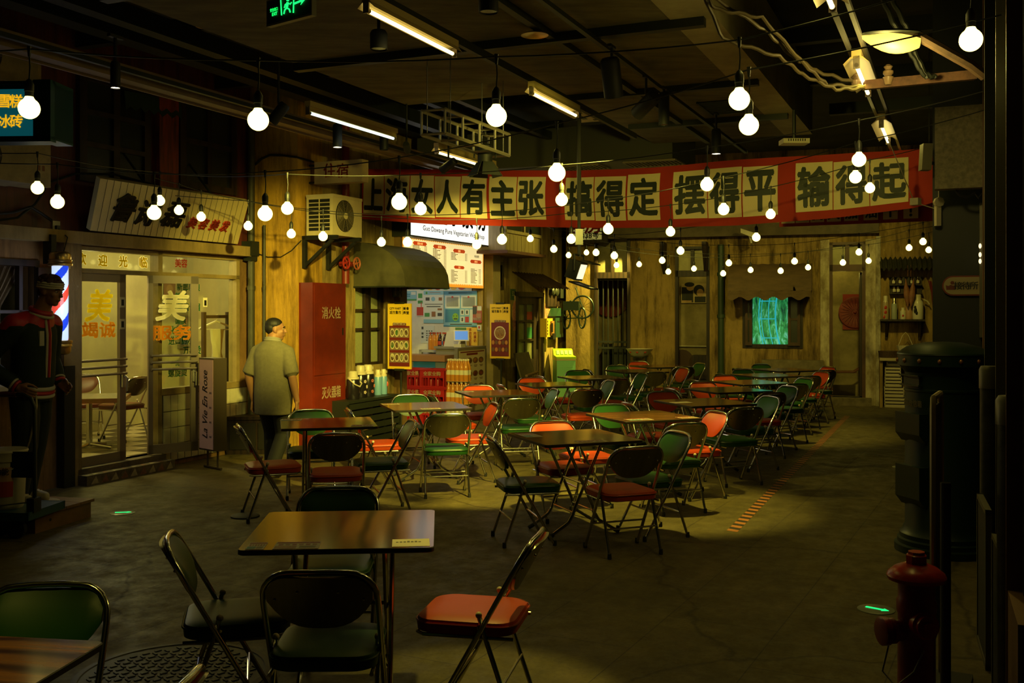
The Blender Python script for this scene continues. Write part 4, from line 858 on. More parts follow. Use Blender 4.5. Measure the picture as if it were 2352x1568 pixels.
spot('far_table_fill', (3.3, 13.2, 4.3), (3.7, 14.8, 0), 420, 56, WARM, .7, .06)  # added spot without a fixture, out of sight behind the banner
p = at(2048, 112, 6.1); point('street_lamp_light', p-EZ*.12, 24, (1, .78, .2), .08)
# ---------------------------------------------------------------- barbershop front: signs, pole, air conditioners
M_board = mat('grey cream sign slats', (.56, .45, .20), .45, var=.15, sc_=2); M_seam = mat('dark slat seam', (.05, .045, .03), .8)
a0, z0 = L1.px(207, 532, .2); a1, _ = L1.px(546, 566, .2); zb = 2.545; a2, z2 = L1.px(227, 410, .45); a3, z3 = L1.px(562, 461, .45)
zt = (z2+z3)/2
O0, O1 = L1.P(a0, .2, zb), L1.P(a1, .2, zb); O2 = L1.P(a2, .47, zt); ex = (O1-O0).normalized(); ey = (O2-L1.P(a2, .2, zb)); Hh = ey.length; ey.normalize(); en = ex.cross(ey); W_ = (O1-O0).length
sh = (a2-a0)/Hh; eys = (ey*Hh+ex*(a2-a0))/Hh
t = thing('shop_sign', 'tilted slatted signboard with raised black and red characters over the barbershop', 'sign', O0)
b = B(); b.box8([O0+ex*x+eys*y+en*k for k in (-.06, 0) for x, y in ((0, 0), (W_, 0), (W_, Hh), (0, Hh))]); b.mi = 1
for k in range(1, 25): x = W_*k/25; b.face([O0+ex*(x+d)+eys*y+en*.002 for d, y in ((-.003, 0), (.003, 0), (.003, Hh), (-.003, Hh))])
obj('board', b, [M_board, M_seam], t)
def sg(u, w): return O0+ex*(W_*u)+eys*(Hh*w)+en*.005
M_blk = mat('raised black letters', (.012, .014, .010), .4); M_rdl = mat('raised red letters', (.40, .035, .012), .5)
for c, u, w, h in (('鲁', .17, .52, .54), ('诗', .315, .47, .50), ('磊', .485, .50, .50)): letters(c, sg(u, w), ex, ey, h*Hh*1.05, M_blk, t, bold=.022, depth=.03, shear=.15)
for c, u in zip('美容美发', (.62, .70, .78, .86)): letters(c, sg(u, .38 if u < .9 else .36), ex, ey, .19*Hh*1.3, M_rdl, t, bold=.022, depth=.02, shear=.15)
for u in (.3, .75): b = B(); b.tube([sg(u, .95)-en*.06, sg(u, .95)-en*.45+EZ*.2], .012, 6); obj('stay_rod', b, M_dark, t)

def ac_unit(name, lb, fr, a0, a1, n0, n1, z0, z1, m, fan_share=.62, group='air conditioner outdoor units'):
    t = thing(name, lb, 'air conditioner', fr.P((a0+a1)/2, (n0+n1)/2, z0), group)
    b = B(); b.box(fr, a0, a1, n0, n1, z0, z1); b.box(fr, a0-.004, a1+.004, n0-.004, n1+.006, z1-.03, z1+.004); obj('casing', b, m, t)
    R = (z1-z0)*.40; ca = a0+(a1-a0)*(.40 if fan_share < .7 else .5); cz = (z0+z1)/2
    b = B(); b.lathe([(R, 0), (R, .004), (.0, .004)], fr.P(ca, n1, cz), 36, fr.en); obj('fan_opening', b, M_black, t)
    b = B()
    for k in range(1, 11): r = R*k/10.5; b.tube([fr.P(ca+r*math.cos(q), n1+.012, cz+r*math.sin(q)) for q in [2*math.pi*j/28 for j in range(28)]], .0035, 4, True)
    for k in range(10): q = 2*math.pi*k/10; b.tube([fr.P(ca, n1+.014, cz), fr.P(ca+R*math.cos(q), n1+.014, cz+R*math.sin(q))], .003, 4)
    obj('fan_guard', b, mat('guard wire', (.20, .16, .09), .5, .3), t)
    b = B(); b.lathe([(R*.20, .01), (R*.20, .022), (.0, .024)], fr.P(ca, n1, cz), 20, fr.en); obj('guard_hub', b, m, t)
    b = B(); g = .01; H = z1-z0                                     # louvred end towards the camera
    for i in range(2):
        for k in range(8): zz = z0+.05+(H-.1)*k/8; d0 = n0+.03+(n1-n0-.06)*i/2; b.box(fr, a0-.006, a0-.002, d0+g, d0+(n1-n0-.06)/2-g, zz+g*.6, zz+(H-.1)/8-g*.6)
    obj('side_grille', b, M_black, t); return t
M_acp = mat('yellowed AC casing', (.58, .48, .27), .5, var=.2, sc_=3); M_acd = mat('grimy AC casing', (.40, .31, .15), .6, var=.35, sc_=4)
c0, c1 = A2(764, .46), A2(831, .46); z1 = L2.z(790, 450, .46); z0 = L2.z(790, 542, .46)
ac_unit('air_conditioner', 'yellowed air conditioner outdoor unit on black brackets above the red cabinet', L2, c0, c1, .08, .46, z0, z1, M_acp, .5)
for i, a in enumerate((c0+.02, c1-.12)):
    b = B(); b.box(L2, a, a+.05, 0, .5, z0-.05, z0); b.box(L2, a, a+.05, 0, .05, z0-.40, z0); b.prism([L2.P(a+.01, .05, z0-.33), L2.P(a+.01, .05, z0-.38), L2.P(a+.01, .45, z0-.06), L2.P(a+.01, .40, z0-.05)], L2.ex*.03)
    obj('wall_bracket', b, M_black, None, ['black wall bracket under the pier end of the yellowed air conditioner', 'black wall bracket under the awning end of the yellowed air conditioner'][i], 'bracket', 'brackets of the air conditioner')
a0, a1 = L1.a(-60, .5), L1.a(92, .5); ac_unit('air_conditioner', 'dark grimy air conditioner below the blue lightbox', L1, a0-.2, a1, .05, .45, L1.z(60, 420, .45), L1.z(60, 315, .45), M_acd, .5)
ac_unit('air_conditioner', 'dark air conditioner high in the top corner above the blue lightbox', L1, a0-.2, a1+.02, .05, .45, L1.z(60, 195, .45), L1.z(60, 95, .45), M_acd, .5)
b = B(); b.box(L1, a1+.02, a1+.30, .05, .30, L1.z(110, 430, .3), L1.z(110, 300, .3)); b.mi = 1
for k in range(3): a = a1+.10+.05*k; b.face([L1.P(a, .302, 3.05), L1.P(a+.03, .302, 3.05), L1.P(a+.03, .302, 3.10), L1.P(a, .302, 3.10)])
obj('junction_cabinet', b, [mat('stained cream box', (.42, .31, .13), .6, var=.4, sc_=5), mat('faded red stencil', (.22, .09, .03), .8)], None, 'stained cream metal box beside the air conditioner over the shop', 'box')
b = B(); b.box(L1, a1+.05, a1+.28, .05, .20, L1.z(100, 200, .3), L1.z(100, 95, .3)); obj('vent_box', b, mat('stained cream box'), None, 'stained ribbed cream box at the top beside the high air conditioner', 'box')
# blue lightbox with yellow characters
p = at(0, 258, 6.6); X0 = p.x-.25; f = Fr((X0, 6.65), (1, -.06)); t = thing('lightbox_sign', 'blue green lightbox with yellow characters at the edge of the picture', 'sign', f.P(0, 0, at(0, 320, 6.6).z))
w = f.a(74)-f.a(0)+.25; z0, z1 = f.z(40, 312), f.z(40, 205)
b = B(); a_ = w; b.box(f, -.25, w+.13, -.25, -.004, z0-.02, z1+.03); b.box(f, w+.015, w+.13, -.25, .05, z0-.03, z1+.05); b.box(f, -.25, w+.13, -.02, .05, z0-.045, z0-.01); b.box(f, -.25, w+.13, -.02, .02, z1+.03, z1+.05); obj('box_frame', b, mat('blue green paint', (.006, .055, .05), .5, spec=.2), t)
b = B(); b.box(f, -.25, w, -.004, .006, z0, z1); fc = obj('lit_face', b, mat('blue green face', (.02, .20, .23), .4, em=(.003, .075, .09), es=.65), t)
M_yl = mat('yellow sign characters', (.80, .60, .02), .5, em=(1, .62, .02), es=.42)
for s, y in (('雪糕', 232), ('冰砖', 278)):
    for c, x in zip(s, (10, 37)): a, z = f.px(x, y, .01); letters(c, f.P(a, .008, z), f.ex, EZ, .088, M_yl, fc, bold=.03)
# barber pole
pc = L1.P(A1(138, .28), .28, 0); Yp = pc.y; zt, zb_ = CH-(610-HY)/F*Yp, CH-(782-HY)/F*Yp; r = .088
t = thing('barber_pole', 'lit barber pole with red, white and blue spiral and brass caps', 'barber pole', (pc.x, pc.y, zb_-.1))
M_brass = mat('brass', (.55, .37, .13), .28, .95)
def cap(z, k): b = B(); b.lathe([(q, z+k*h) for q, h in ((.10, -.005), (.112, 0), (.112, .02), (.103, .03), (.108, .045), (.108, .055), (.098, .06), (.098, .105), (.085, .125), (.05, .135), (.0, .137))], (pc.x, pc.y, 0), 28); return b
obj('top_cap', cap(zt, 1), M_brass, t); obj('bottom_cap', cap(zb_, -1), M_brass, t)
b = B(); nA, nZ = 90, 150; Hp = zt-zb_
for i in range(nA):
    for k in range(nZ):
        q = ((i+.5)/nA-(k+.5)/nZ*Hp/.52) % 1.0; b.mi = 0 if q < .2 else 1 if q < .5 else 2 if q < .7 else 1
        A = [2*math.pi*j/nA for j in (i, i+1)]; Zs = [zb_+Hp*j/nZ for j in (k, k+1)]
        b.face([V((pc.x+.074*math.cos(A[u]), pc.y+.074*math.sin(A[u]), Zs[w])) for u, w in ((0, 0), (1, 0), (1, 1), (0, 1))], True)
obj('spiral', b, [glow('spiral red', (.75, .06, .03), 1.0), glow('spiral white', (.55, .68, .92), 1.15), glow('spiral blue', (.012, .06, .75), .9)], t)
b = B(); b.lathe([(r, zb_), (r, zt)], (pc.x, pc.y, 0), 32); obj('glass_tube', b, glass('tube glass', (.97, .97, 1), .4), t)
b = B(); b.box(L1, A1(138, .28)-.03, A1(138, .28)+.03, .09, .20, zt+.02, zt+.30); obj('mount', b, M_black, t); b = B(); b.box(L1, A1(138, .28)-.03, A1(138, .28)+.03, .09, .20, zb_-.08, zb_-.02); obj('mount', b, M_black, t)
point('barber_pole_light', (pc.x+.22, pc.y-.25, (zt+zb_)/2), 4.5, (.75, .85, 1), .12)
# socket and its lead
a, z = L1.px(129, 518, .05); t = thing('wall_socket', 'white wall socket with a plug above the lintel', 'socket', L1.P(a, .05, z)); b = B(); b.box(L1, a-.045, a+.045, .04, .055, z-.045, z+.045); obj('plate', b, M_pale, t)
b = B(); b.box(L1, a-.02, a+.02, .055, .085, z-.04, z); b.tube([L1.P(a, .08, z-.03), L1.P(a, .20, z-.12), L1.P(a-.04, .18, z-.3), L1.P(a-.12, .12, z-.5), L1.P(a-.14, .12, z-.8)], .006, 6); obj('plug_lead', b, M_cable, t)
b = B(); P_ = [L1.P(L1.a(x, .1), .1, L1.z(x, y, .1)) for x, y in ((-20, 508), (40, 500), (80, 470), (100, 440), (110, 420), (175, 398), (260, 400), (330, 418), (420, 440), (560, 468))]; b.tube(P_, .012, 6); obj('wall_cable', b, M_dark, None, 'dark cable running along the boards behind the tilted sign', 'cable')
b = B(); P_ = [L1.P(L1.a(x, .1), .1, L1.z(x, y, .1)) for x, y in ((-20, 492), (30, 488), (70, 475), (95, 490), (118, 506))]; b.tube(P_, .014, 6); obj('wall_cable', b, M_cable, None, 'black cable leading to the wall socket', 'cable')
b = B(); P_ = [(L1.a(x, .12), L1.z(x, y, .12)) for x, y in ((285, 208), (330, 215), (370, 225), (414, 233))]
for (p0, q0), (p1, q1) in zip(P_, P_[1:]):
    for k in range(4):
        u0, u1 = k/4, (k+1)/4; A_, B_ = p0+(p1-p0)*u0, p0+(p1-p0)*u1; zz0, zz1 = q0+(q1-q0)*u0, q0+(q1-q0)*u1
        b.prism([L1.P(A_, .12, zz0), L1.P(B_, .12, zz1), L1.P(B_, .14, zz1-.16-.05*(k % 2)), L1.P(A_, .14, zz0-.16-.05*((k+1) % 2))], L1.en*.006)
obj('awning_cloth', b, mat('dark green cloth', (.012, .03, .015), .8), None, 'dark green scalloped awning cloth over the upper windows', 'awning')
# pipes at the pier
for i, (x, n, r, lb) in enumerate(((577, .06, .045, 'dark downpipe with a rain hopper in the corner by the shop'), (607, 1.0, .02, 'thin dark pipe on the ochre pier'))):
    P6 = perp(10.42); a = P6.a(x, .03+r); t = thing('downpipe' if not i else 'conduit', lb, 'pipe', P6.P(a, .03+r, 0)); b = B(); b.tube([P6.P(a, .03+r, 0), P6.P(a, .03+r, 4.3 if not i else 2.8)], r, 12); 
    for z in (.9, 2.0): b.tube([P6.P(a, .03+r, z), P6.P(a, .03+r, z+.05)], r*1.2, 12)
    obj('pipe', b, mat('stained green pipe', (.07, .065, .035), .6, var=.6, sc_=8, st=(1, 1, .3)), t)
    if not i: b = B(); b.box(P6, a-.08, a+.08, .02, .17, 2.42, 2.60); b.box(P6, a-.06, a+.06, .03, .15, 2.36, 2.42); obj('rain_hopper', b, M_dark, t)
b = B(); P6 = perp(10.42); b.tube([P6.P(P6.a(x, .02), .02, P6.z(x, y, .02)) for x, y in ((585, 580), (615, 590), (645, 590), (670, 575), (684, 560))]+[L2.P(L2.a(692, .03), .03, L2.z(692, 552, .03))], .006, 6); obj('wall_cable', b, M_cable, None, 'thin dark cable drooping across the ochre pier', 'cable')
b = B(); b.tube([P6.P(P6.a(x, .03), .03, P6.z(x, y, .03)) for x, y in ((586, 378), (600, 365), (620, 356), (650, 357), (682, 361))]+[L2.P(L2.a(x, .04), .04, L2.z(x, y, .04)) for x, y in ((700, 366), (720, 372))], .014, 6); obj('wall_cable', b, M_cable, None, 'thick dark cable arching over the top of the ochre pier', 'cable')
# red hydrant cabinet with white stencils
q0, q1 = L2.a(718, .2), L2.a(794, .2); t = thing('fire_cabinet', 'tall red fire hydrant cabinet with white stencilled characters', 'cabinet', L2.P((q0+q1)/2, .1, 0)); zc = L2.z(756, 650, .2)
M_fc = mat('red cabinet paint', (.18, .016, .002), .5, c2=(.12, .010, .002), sc_=3); M_st = mat('worn white stencil', (.60, .48, .36), .7)
b = B(); b.box(L2, q0, q1, 0, .2, 0, zc); obj('body', b, M_fc, t); zm = L2.z(756, 862, .2)
for lo, hi, s, y in ((zm+.015, zc-.03, '消火栓', 718), (.12, zm-.02, '灭火器箱', 900)):
    b = B(); b.box(L2, q0+.03, q1-.03, .2, .212, lo, hi); dd = obj('door', b, M_fc, t); letters(s, L2.P((q0+q1)/2+.02, .2135, L2.z(758, y, .21)), L2.ex, EZ, .15, M_st, dd, w=.42, bold=.02)
    b = B(); b.box(L2, q1-.10, q1-.075, .212, .216, (lo+hi)/2-.07, (lo+hi)/2+.02); obj('handle', b, M_black, dd)
# sprinkler riser with two hand wheels
a = L2.a(794, .10); t = thing('fire_riser', 'red sprinkler riser pipe with two valve wheels above the red cabinet', 'pipe', L2.P(a, .10, zc)); b = B(); b.tube([L2.P(a, .10, zc+.005), L2.P(a, .10, 4.2)], .05, 12); b.tube([L2.P(a-.12, .10, zc+.26), L2.P(a+.12, .14, zc+.26)], .035, 10); obj('pipe', b, mat('red riser paint', (.20, .02, .008), .45), t)
for x, n, m in ((-.14, .20, mat('bright red wheel', (.45, .03, .02), .4)), (.08, .22, mat('faded red wheel', (.38, .10, .05), .5))):
    c = L2.P(a+x, n, zc+.27); b = B(); b.tube([c+L2.ex*.075*math.cos(q)+EZ*.075*math.sin(q) for q in [2*math.pi*j/18 for j in range(18)]], .012, 6, True)
    for k in range(4): q = k*math.pi/2+.4; b.tube([c, c+L2.ex*.07*math.cos(q)+EZ*.07*math.sin(q)], .007, 5)
    b.tube([c-L2.en*.1, c+L2.en*.012], .014, 8); obj('valve_wheel', b, m, t)
# lodging sign box
a0, a1 = L2.a(728, .62), L2.a(829, .62); z0, z1 = L2.z(775, 422, .62), L2.z(775, 370, .62); M_lo = mat('weathered cream box', (.50, .38, .19), .6, var=.25, sc_=3)
P7 = perp(L2.P(L2.a(722, .12), .12, 0).dot(V((SX, SY, 0)))); t = thing('lodging_sign', 'weathered cream box sign with two dark red characters on the pier', 'sign', P7.P(-7.1, 0, 2.9)); p0, p1 = P7.a(722), P7.a(832); zz0, zz1 = P7.z(775, 420), P7.z(775, 369)
b = B(); b.box(P7, p0, p1, -.14, 0, zz0, zz1); obj('box', b, M_lo, t)
for c, x in zip('住宿', (757, 787)): letters(c, P7.P(P7.a(x), .002, P7.z(x, 391)), P7.ex, EZ, .175, mat('dark red brush lettering', (.28, .035, .015), .6), t, bold=.02)
for z_ in (zz1-.03, zz0+.03): b = B(); b.tube([P7.P(p0+.05, -.07, z_), P7.P(p0-.16, -.07, z_)], .015, 6); obj('bracket', b, M_black, t)
# barrel awning over the side window
a0, a1 = L2.a(815, .0)-.03, L2.a(917, .0)+.05; za = L2.z(850, 560); t = thing('barrel_awning', 'dark olive barrel-shaped cloth awning beside the menu board', 'awning', L2.P(a0, .3, za-.4)); ring = []
for k in range(9): q = math.pi/2*k/8; ring.append((.78*math.sin(q), (za)-.52+.52*math.cos(q)))
ring.append((.79, za-.60)); prof = ring
b = B(); n_ = 10
for (p0, z0), (p1, z1) in zip(prof, prof[1:]):
    for k in range(n_): s0_, s1_ = a0+(a1-a0)*k/n_, a0+(a1-a0)*(k+1)/n_; b.face([L2.P(s0_, p0, z0), L2.P(s1_, p0, z0), L2.P(s1_, p1, z1), L2.P(s0_, p1, z1)], True)
for s in (a0, a1): b.face([L2.P(s, p, z) for p, z in prof]+[L2.P(s, 0, za-.60)])
M_aw = mat('dark olive cloth', (.070, .062, .026), .7, var=.35, sc_=4); obj('cloth', b, M_aw, t); b = B(); b.tube([L2.P(a0, .0, za-.6), L2.P(a0, .78, za-.6), L2.P(a1, .78, za-.6), L2.P(a1, 0, za-.6)], .012, 6); obj('frame', b, M_dark, t)
# ---------------------------------------------------------------- snack kiosk
def K(x, y, n=0): a, z = L2.px(x, y, n); return a, z
n = .10; a0, a1 = L2.a(924, n), L2.a(1110.5, n); z0, z1 = 2.115, 2.835
t = thing('menu_board', 'glowing cream menu board with orange border and price columns over the kiosk', 'menu board', L2.P((a0+a1)/2, .05, z0))
b = B(); b.box(L2, a0, a1, .02, n, z0, z1); obj('frame', b, glow('orange border glow', (1, .36, .02), .75), t)
fc_m = glow('cream menu glow', (1, .80, .34), .92); M_hd = glow('red heading glow', (.75, .07, .01), .55); M_ink = mat('menu ink', (.20, .13, .03), .6); Wd, Hd = a1-a0, z1-z0; b = B(); b.keep = True
def bl(x0, x1, y0, y1, m, l=.003): b.mi = m; b.face([L2.P(a0+Wd*x, n+l, z0+Hd*y) for x, y in ((x0, y0), (x1, y0), (x1, y1), (x0, y1))])
bl(.012, .988, .05, .95, 0, .002)
for k in range(40): x = .015+.97*k/40; b.mi = 3; [b.face([L2.P(a0+Wd*(x+.012+.010*math.cos(q*math.pi/6)), n+.003, z0+Hd*(yy+.025*sg_*math.sin(q*math.pi/6))) for q in range(7)][::sg_]) for yy, sg_ in ((.05, 1), (.95, -1))]
R = random.Random(5)
cols = [(.11, .27, .86, [(.80, 26)], '素食小食 面点'), (.34, .50, .84, [(.78, 25)], '盖浇饭'), (.56, .77, .80, [(.74, 6), (.36, 11)], '套餐'), (.82, .96, .60, [(.42, 14)], '特色推荐')]
for x0, x1, yh, runs, hd_ in cols:
    c = (x0+x1)/2; b.mi = 1; b.face([L2.P(a0+Wd*(c+q), n+.003, z0+Hd*(yh+h)) for q, h in ((-.065, -.04), (.065, -.04), (.08, 0), (.065, .04), (-.065, .04), (-.08, 0))])
    for ys_, cnt in runs:
        for k in range(cnt):
            y = ys_-k*.0272*(1.05 if cnt < 20 else 1); w = R.uniform(.05, .10)
            if y < .08: break
            m = int(w/.011)
            for j in range(m): bl(x0+j*.011, x0+j*.011+.0085, y, y+.017, 2)
            for j in range(3): bl(x1-.03+j*.011, x1-.03+j*.011+.008, y+.002, y+.015, 2)
            bl(x0+w+.01, x1-.035, y+.001, y+.003, 2)
b.mi = 1; c = .665; b.face([L2.P(a0+Wd*(c+q), n+.003, z0+Hd*(.44+h)) for q, h in ((-.055, -.035), (.055, -.035), (.07, 0), (.055, .035), (-.055, .035), (-.07, 0))])
obj('lit_face', b, [fc_m, M_hd, M_ink, MATS['orange border glow']], t)
for s, u, y, h in (('素食小食', .19, .86, .055), ('盖浇饭', .42, .84, .055), ('套餐', .665, .80, .055), ('主食', .665, .44, .05), ('面条类', .89, .60, .05)): letters(s, L2.P(a0+Wd*u, n+.004, z0+Hd*y), L2.ex, EZ, h*Hd, mat('pale heading ink', (.8, .65, .3), .6, em=(1, .7, .25), es=.5), t)
letters('特别推荐', L2.P(a0+Wd*.90, n+.004, z0+Hd*.72), L2.ex, EZ, .06*Hd, M_ink, t)
# white lit name sign above it
n = .30; a0, a1 = L2.a(944, n), L2.a(1125, n); z0, z1 = L2.z(1046, 553, n), L2.z(1046, 440, n)
t = thing('kiosk_sign', 'glowing white shop sign with brush characters and English line above the menu board', 'sign', L2.P((a0+a1)/2, .15, z0)); b = B(); b.box(L2, a0-.02, a1+.02, 0, n-.003, z0-.02, z1+.02); obj('box', b, M_dark, t)
b = B(); b.box(L2, a0, a1, n-.003, n, z0, z1); f_ = obj('lit_face', b, glow('white sign glow', (1, .97, .86), 1.15), t)
for c, x in zip('郭大王净素坊', (957, 985, 1012, 1042, 1075, 1105)): letters(c, L2.P(L2.a(x, n), n, z0+.42), L2.ex, EZ, .40, M_black, f_, bold=.03, shear=.1)
letters('Guo Dawang Pure Vegetarian Workshop', L2.P(L2.a(1046, n), n+.001, z0+.115), L2.ex, EZ, .095, mat('grey green letters', (.06, .06, .015), .6), f_, w=(L2.a(1117, n)-L2.a(977, n)), bold=.008)
point('kiosk_light', L2.P((k0+k1)/2-.2, -.9, 2.4), 24, (1, .93, .68), .25)
# wall posters inside the kiosk
M_p1, M_p2, M_p3, M_p4, M_p5, M_p6 = mat('poster white', (.62, .66, .62), .5), mat('poster blue', (.05, .22, .36), .5), mat('poster pale blue', (.22, .45, .58), .5), mat('poster ink', (.06, .07, .06), .6), mat('poster red', (.45, .05, .03), .5), mat('poster green', (.06, .28, .07), .5)
M_p7 = mat('poster yellow', (.72, .45, .05), .5)
kn = .002
def kp(x0, x1, y0, y1, n): c = (x0+x1)/2; return KE.a(x0, n), KE.a(x1, n), KE.z(c, y1, n), KE.z(c, y0, n)
panel('poster', 'blue licence board with framed certificates and a green smiling face on the kiosk wall', 'poster', KE, *kp(1019, 1096, 668, 750, kn), kn, M_p3, [(0, 1, .90, 1, 0), (0, 1, 0, .035, 0), (.05, .49, .52, .87, 1), (.53, .98, .52, .87, 1), (.09, .45, .56, .83, 2), (.57, .94, .56, .83, 2), (.05, .48, .12, .49, 0), (.51, .62, .33, .48, 1), (.65, .76, .33, .48, 1), (.51, .62, .12, .28, 1), (.65, .76, .12, .28, 5), (.79, .97, .12, .48, 1), (.54, .59, .36, .45, 4, 4, 1), (.68, .73, .36, .45, 4, 4, 1), (.54, .59, .15, .25, 4, 4, 1), ('o', .27, .83, .03, .03, 5), ('o', .75, .83, .03, .03, 5), ('o', .36, .27, .09, .11, 6), (.29, .33, .29, .31, 4, 4, 1), (.38, .42, .29, .31, 4, 4, 1), (.31, .42, .20, .24, 4, 4, 1), (.2, .85, .05, .08, 4), (.15, .85, .93, .97, 4)], [M_p2, M_p1, mat('certificate grey', (.42, .47, .44), .5), M_p2, M_p4, M_p5, mat('smile green', (.20, .42, .03), .5)])
panel('poster', 'white food hygiene poster with blue heading on the kiosk wall', 'poster', KE, *kp(974, 1020, 668, 742, kn), kn+.01, M_p1, [(0, 1, .88, 1, 0), ('o', .15, .94, .05, .04, 4), (.1, .3, .70, .8, 1), ('o', .48, .75, .1, .07, 0), (.75, .92, .7, .8, 2), (.06, .95, .58, .60, 1), (.15, .85, .50, .53, 1), (.7, .92, .40, .46, 2), (.05, .3, .2, .32, 3), (.4, .6, .2, .36, 2), (.7, .92, .22, .32, 1), (.0, 1, .0, .12, 0), (.3, .85, .94, .955, 2)], [M_p3, M_p4, mat('brown print', (.28, .13, .05), .5), M_p6, M_p6])
panel('poster', 'long pale poster with a strawberry drink beside the hygiene poster', 'poster', KE, *kp(958, 974, 668, 726, kn), kn+.005, M_p1, [(.2, .8, .72, .9, 0), (.15, .85, .50, .62, 0), (.0, .95, .03, .36, 1), (.6, .7, .36, .55, 1)], [M_p6, M_p5])
panel('poster', 'small black and white notice under the hygiene poster', 'poster', KE, *kp(967, 998, 748, 788, kn), kn, M_p1, [(.05, .2, .8, .95, 0), (.05, .2, .5, .62, 0), (.05, .2, .3, .42, 0)]+[(.4+.18*(k % 3), .5+.18*(k % 3), .15+.13*(k//3), .21+.13*(k//3), 0) for k in range(15)], [M_p4])
panel('poster', 'pale blue strip poster high on the kiosk wall beside the jamb', 'poster', KE, *kp(922, 957, 668, 690, kn), kn, M_p3, [(.05, .6, .6, .7, 0), (.05, .6, .4, .5, 0), (.65, .95, .6, .9, 1), (0, 1, 0, .15, 2)], [M_p2, M_p1, M_p6])
panel('poster', 'row of food photographs along the top of the kiosk wall', 'poster', KE, *kp(962, 1068, 655, 667, kn), kn, M_p1, [('o', .08+.17*k, .5, .07, .4, k % 3) for k in range(6)], [M_p6, M_p7, M_p5])
x0, x1, y0, y1 = kp(1072, 1097, 752, 795, kn); yp = panel('poster', 'yellow notice with orange characters on the kiosk wall by the counter', 'poster', KE, x0, x1, y0, y1, kn, M_p7)
for s, x in (('本店无无无', 1080), ('肉蛋奶', 1091)): letters(s, KE.P(KE.a(x, kn+.01), kn+.009, (y0+y1)/2), KE.ex, EZ, .055, M_p5, yp, vertical=True)
panel('poster', 'green leaf notice behind the bottles in the kiosk', 'poster', KE, *kp(1046, 1071, 752, 772, kn), kn, mat('leaf notice green', (.10, .22, .07), .5), [('o', .3, .3, .2, .25, 0), ('o', .75, .3, .2, .25, 0)], [M_p6])
x0, x1, y0, y1 = KE.a(1086, .03), KE.a(1107, .03), KE.z(1100, 741, .03), KE.z(1100, 702, .03); wn = panel('poster', 'ragged red and black wanted poster on the kiosk pilaster', 'poster', KE, x0, x1, y0, y1, .03, mat('faded red print', (.36, .10, .06), .6), [(0, .45, .5, .95, 0), (.5, .98, .72, .98, 1), (.4, .9, .3, .55, 2), (0, 1, 0, .14, 3)], [M_p4, M_p1, mat('skin tone print', (.40, .22, .14), .6), M_p5])
letters('WANTED', KE.P((x0+x1)/2, .045, y0+(y1-y0)*.22), KE.ex, EZ, .05, M_p1, wn, w=(x1-x0)*.85)
panel('poster', 'small white code-free notice stuck below the wanted poster', 'poster', KE, KE.a(1096, .002), KE.a(1106, .002), KE.z(1103, 760), KE.z(1103, 746), .002, M_p1, [(.1, .9, .05, .2, 0), (.3, .7, .4, .8, 1)], [M_p4, M_p5])
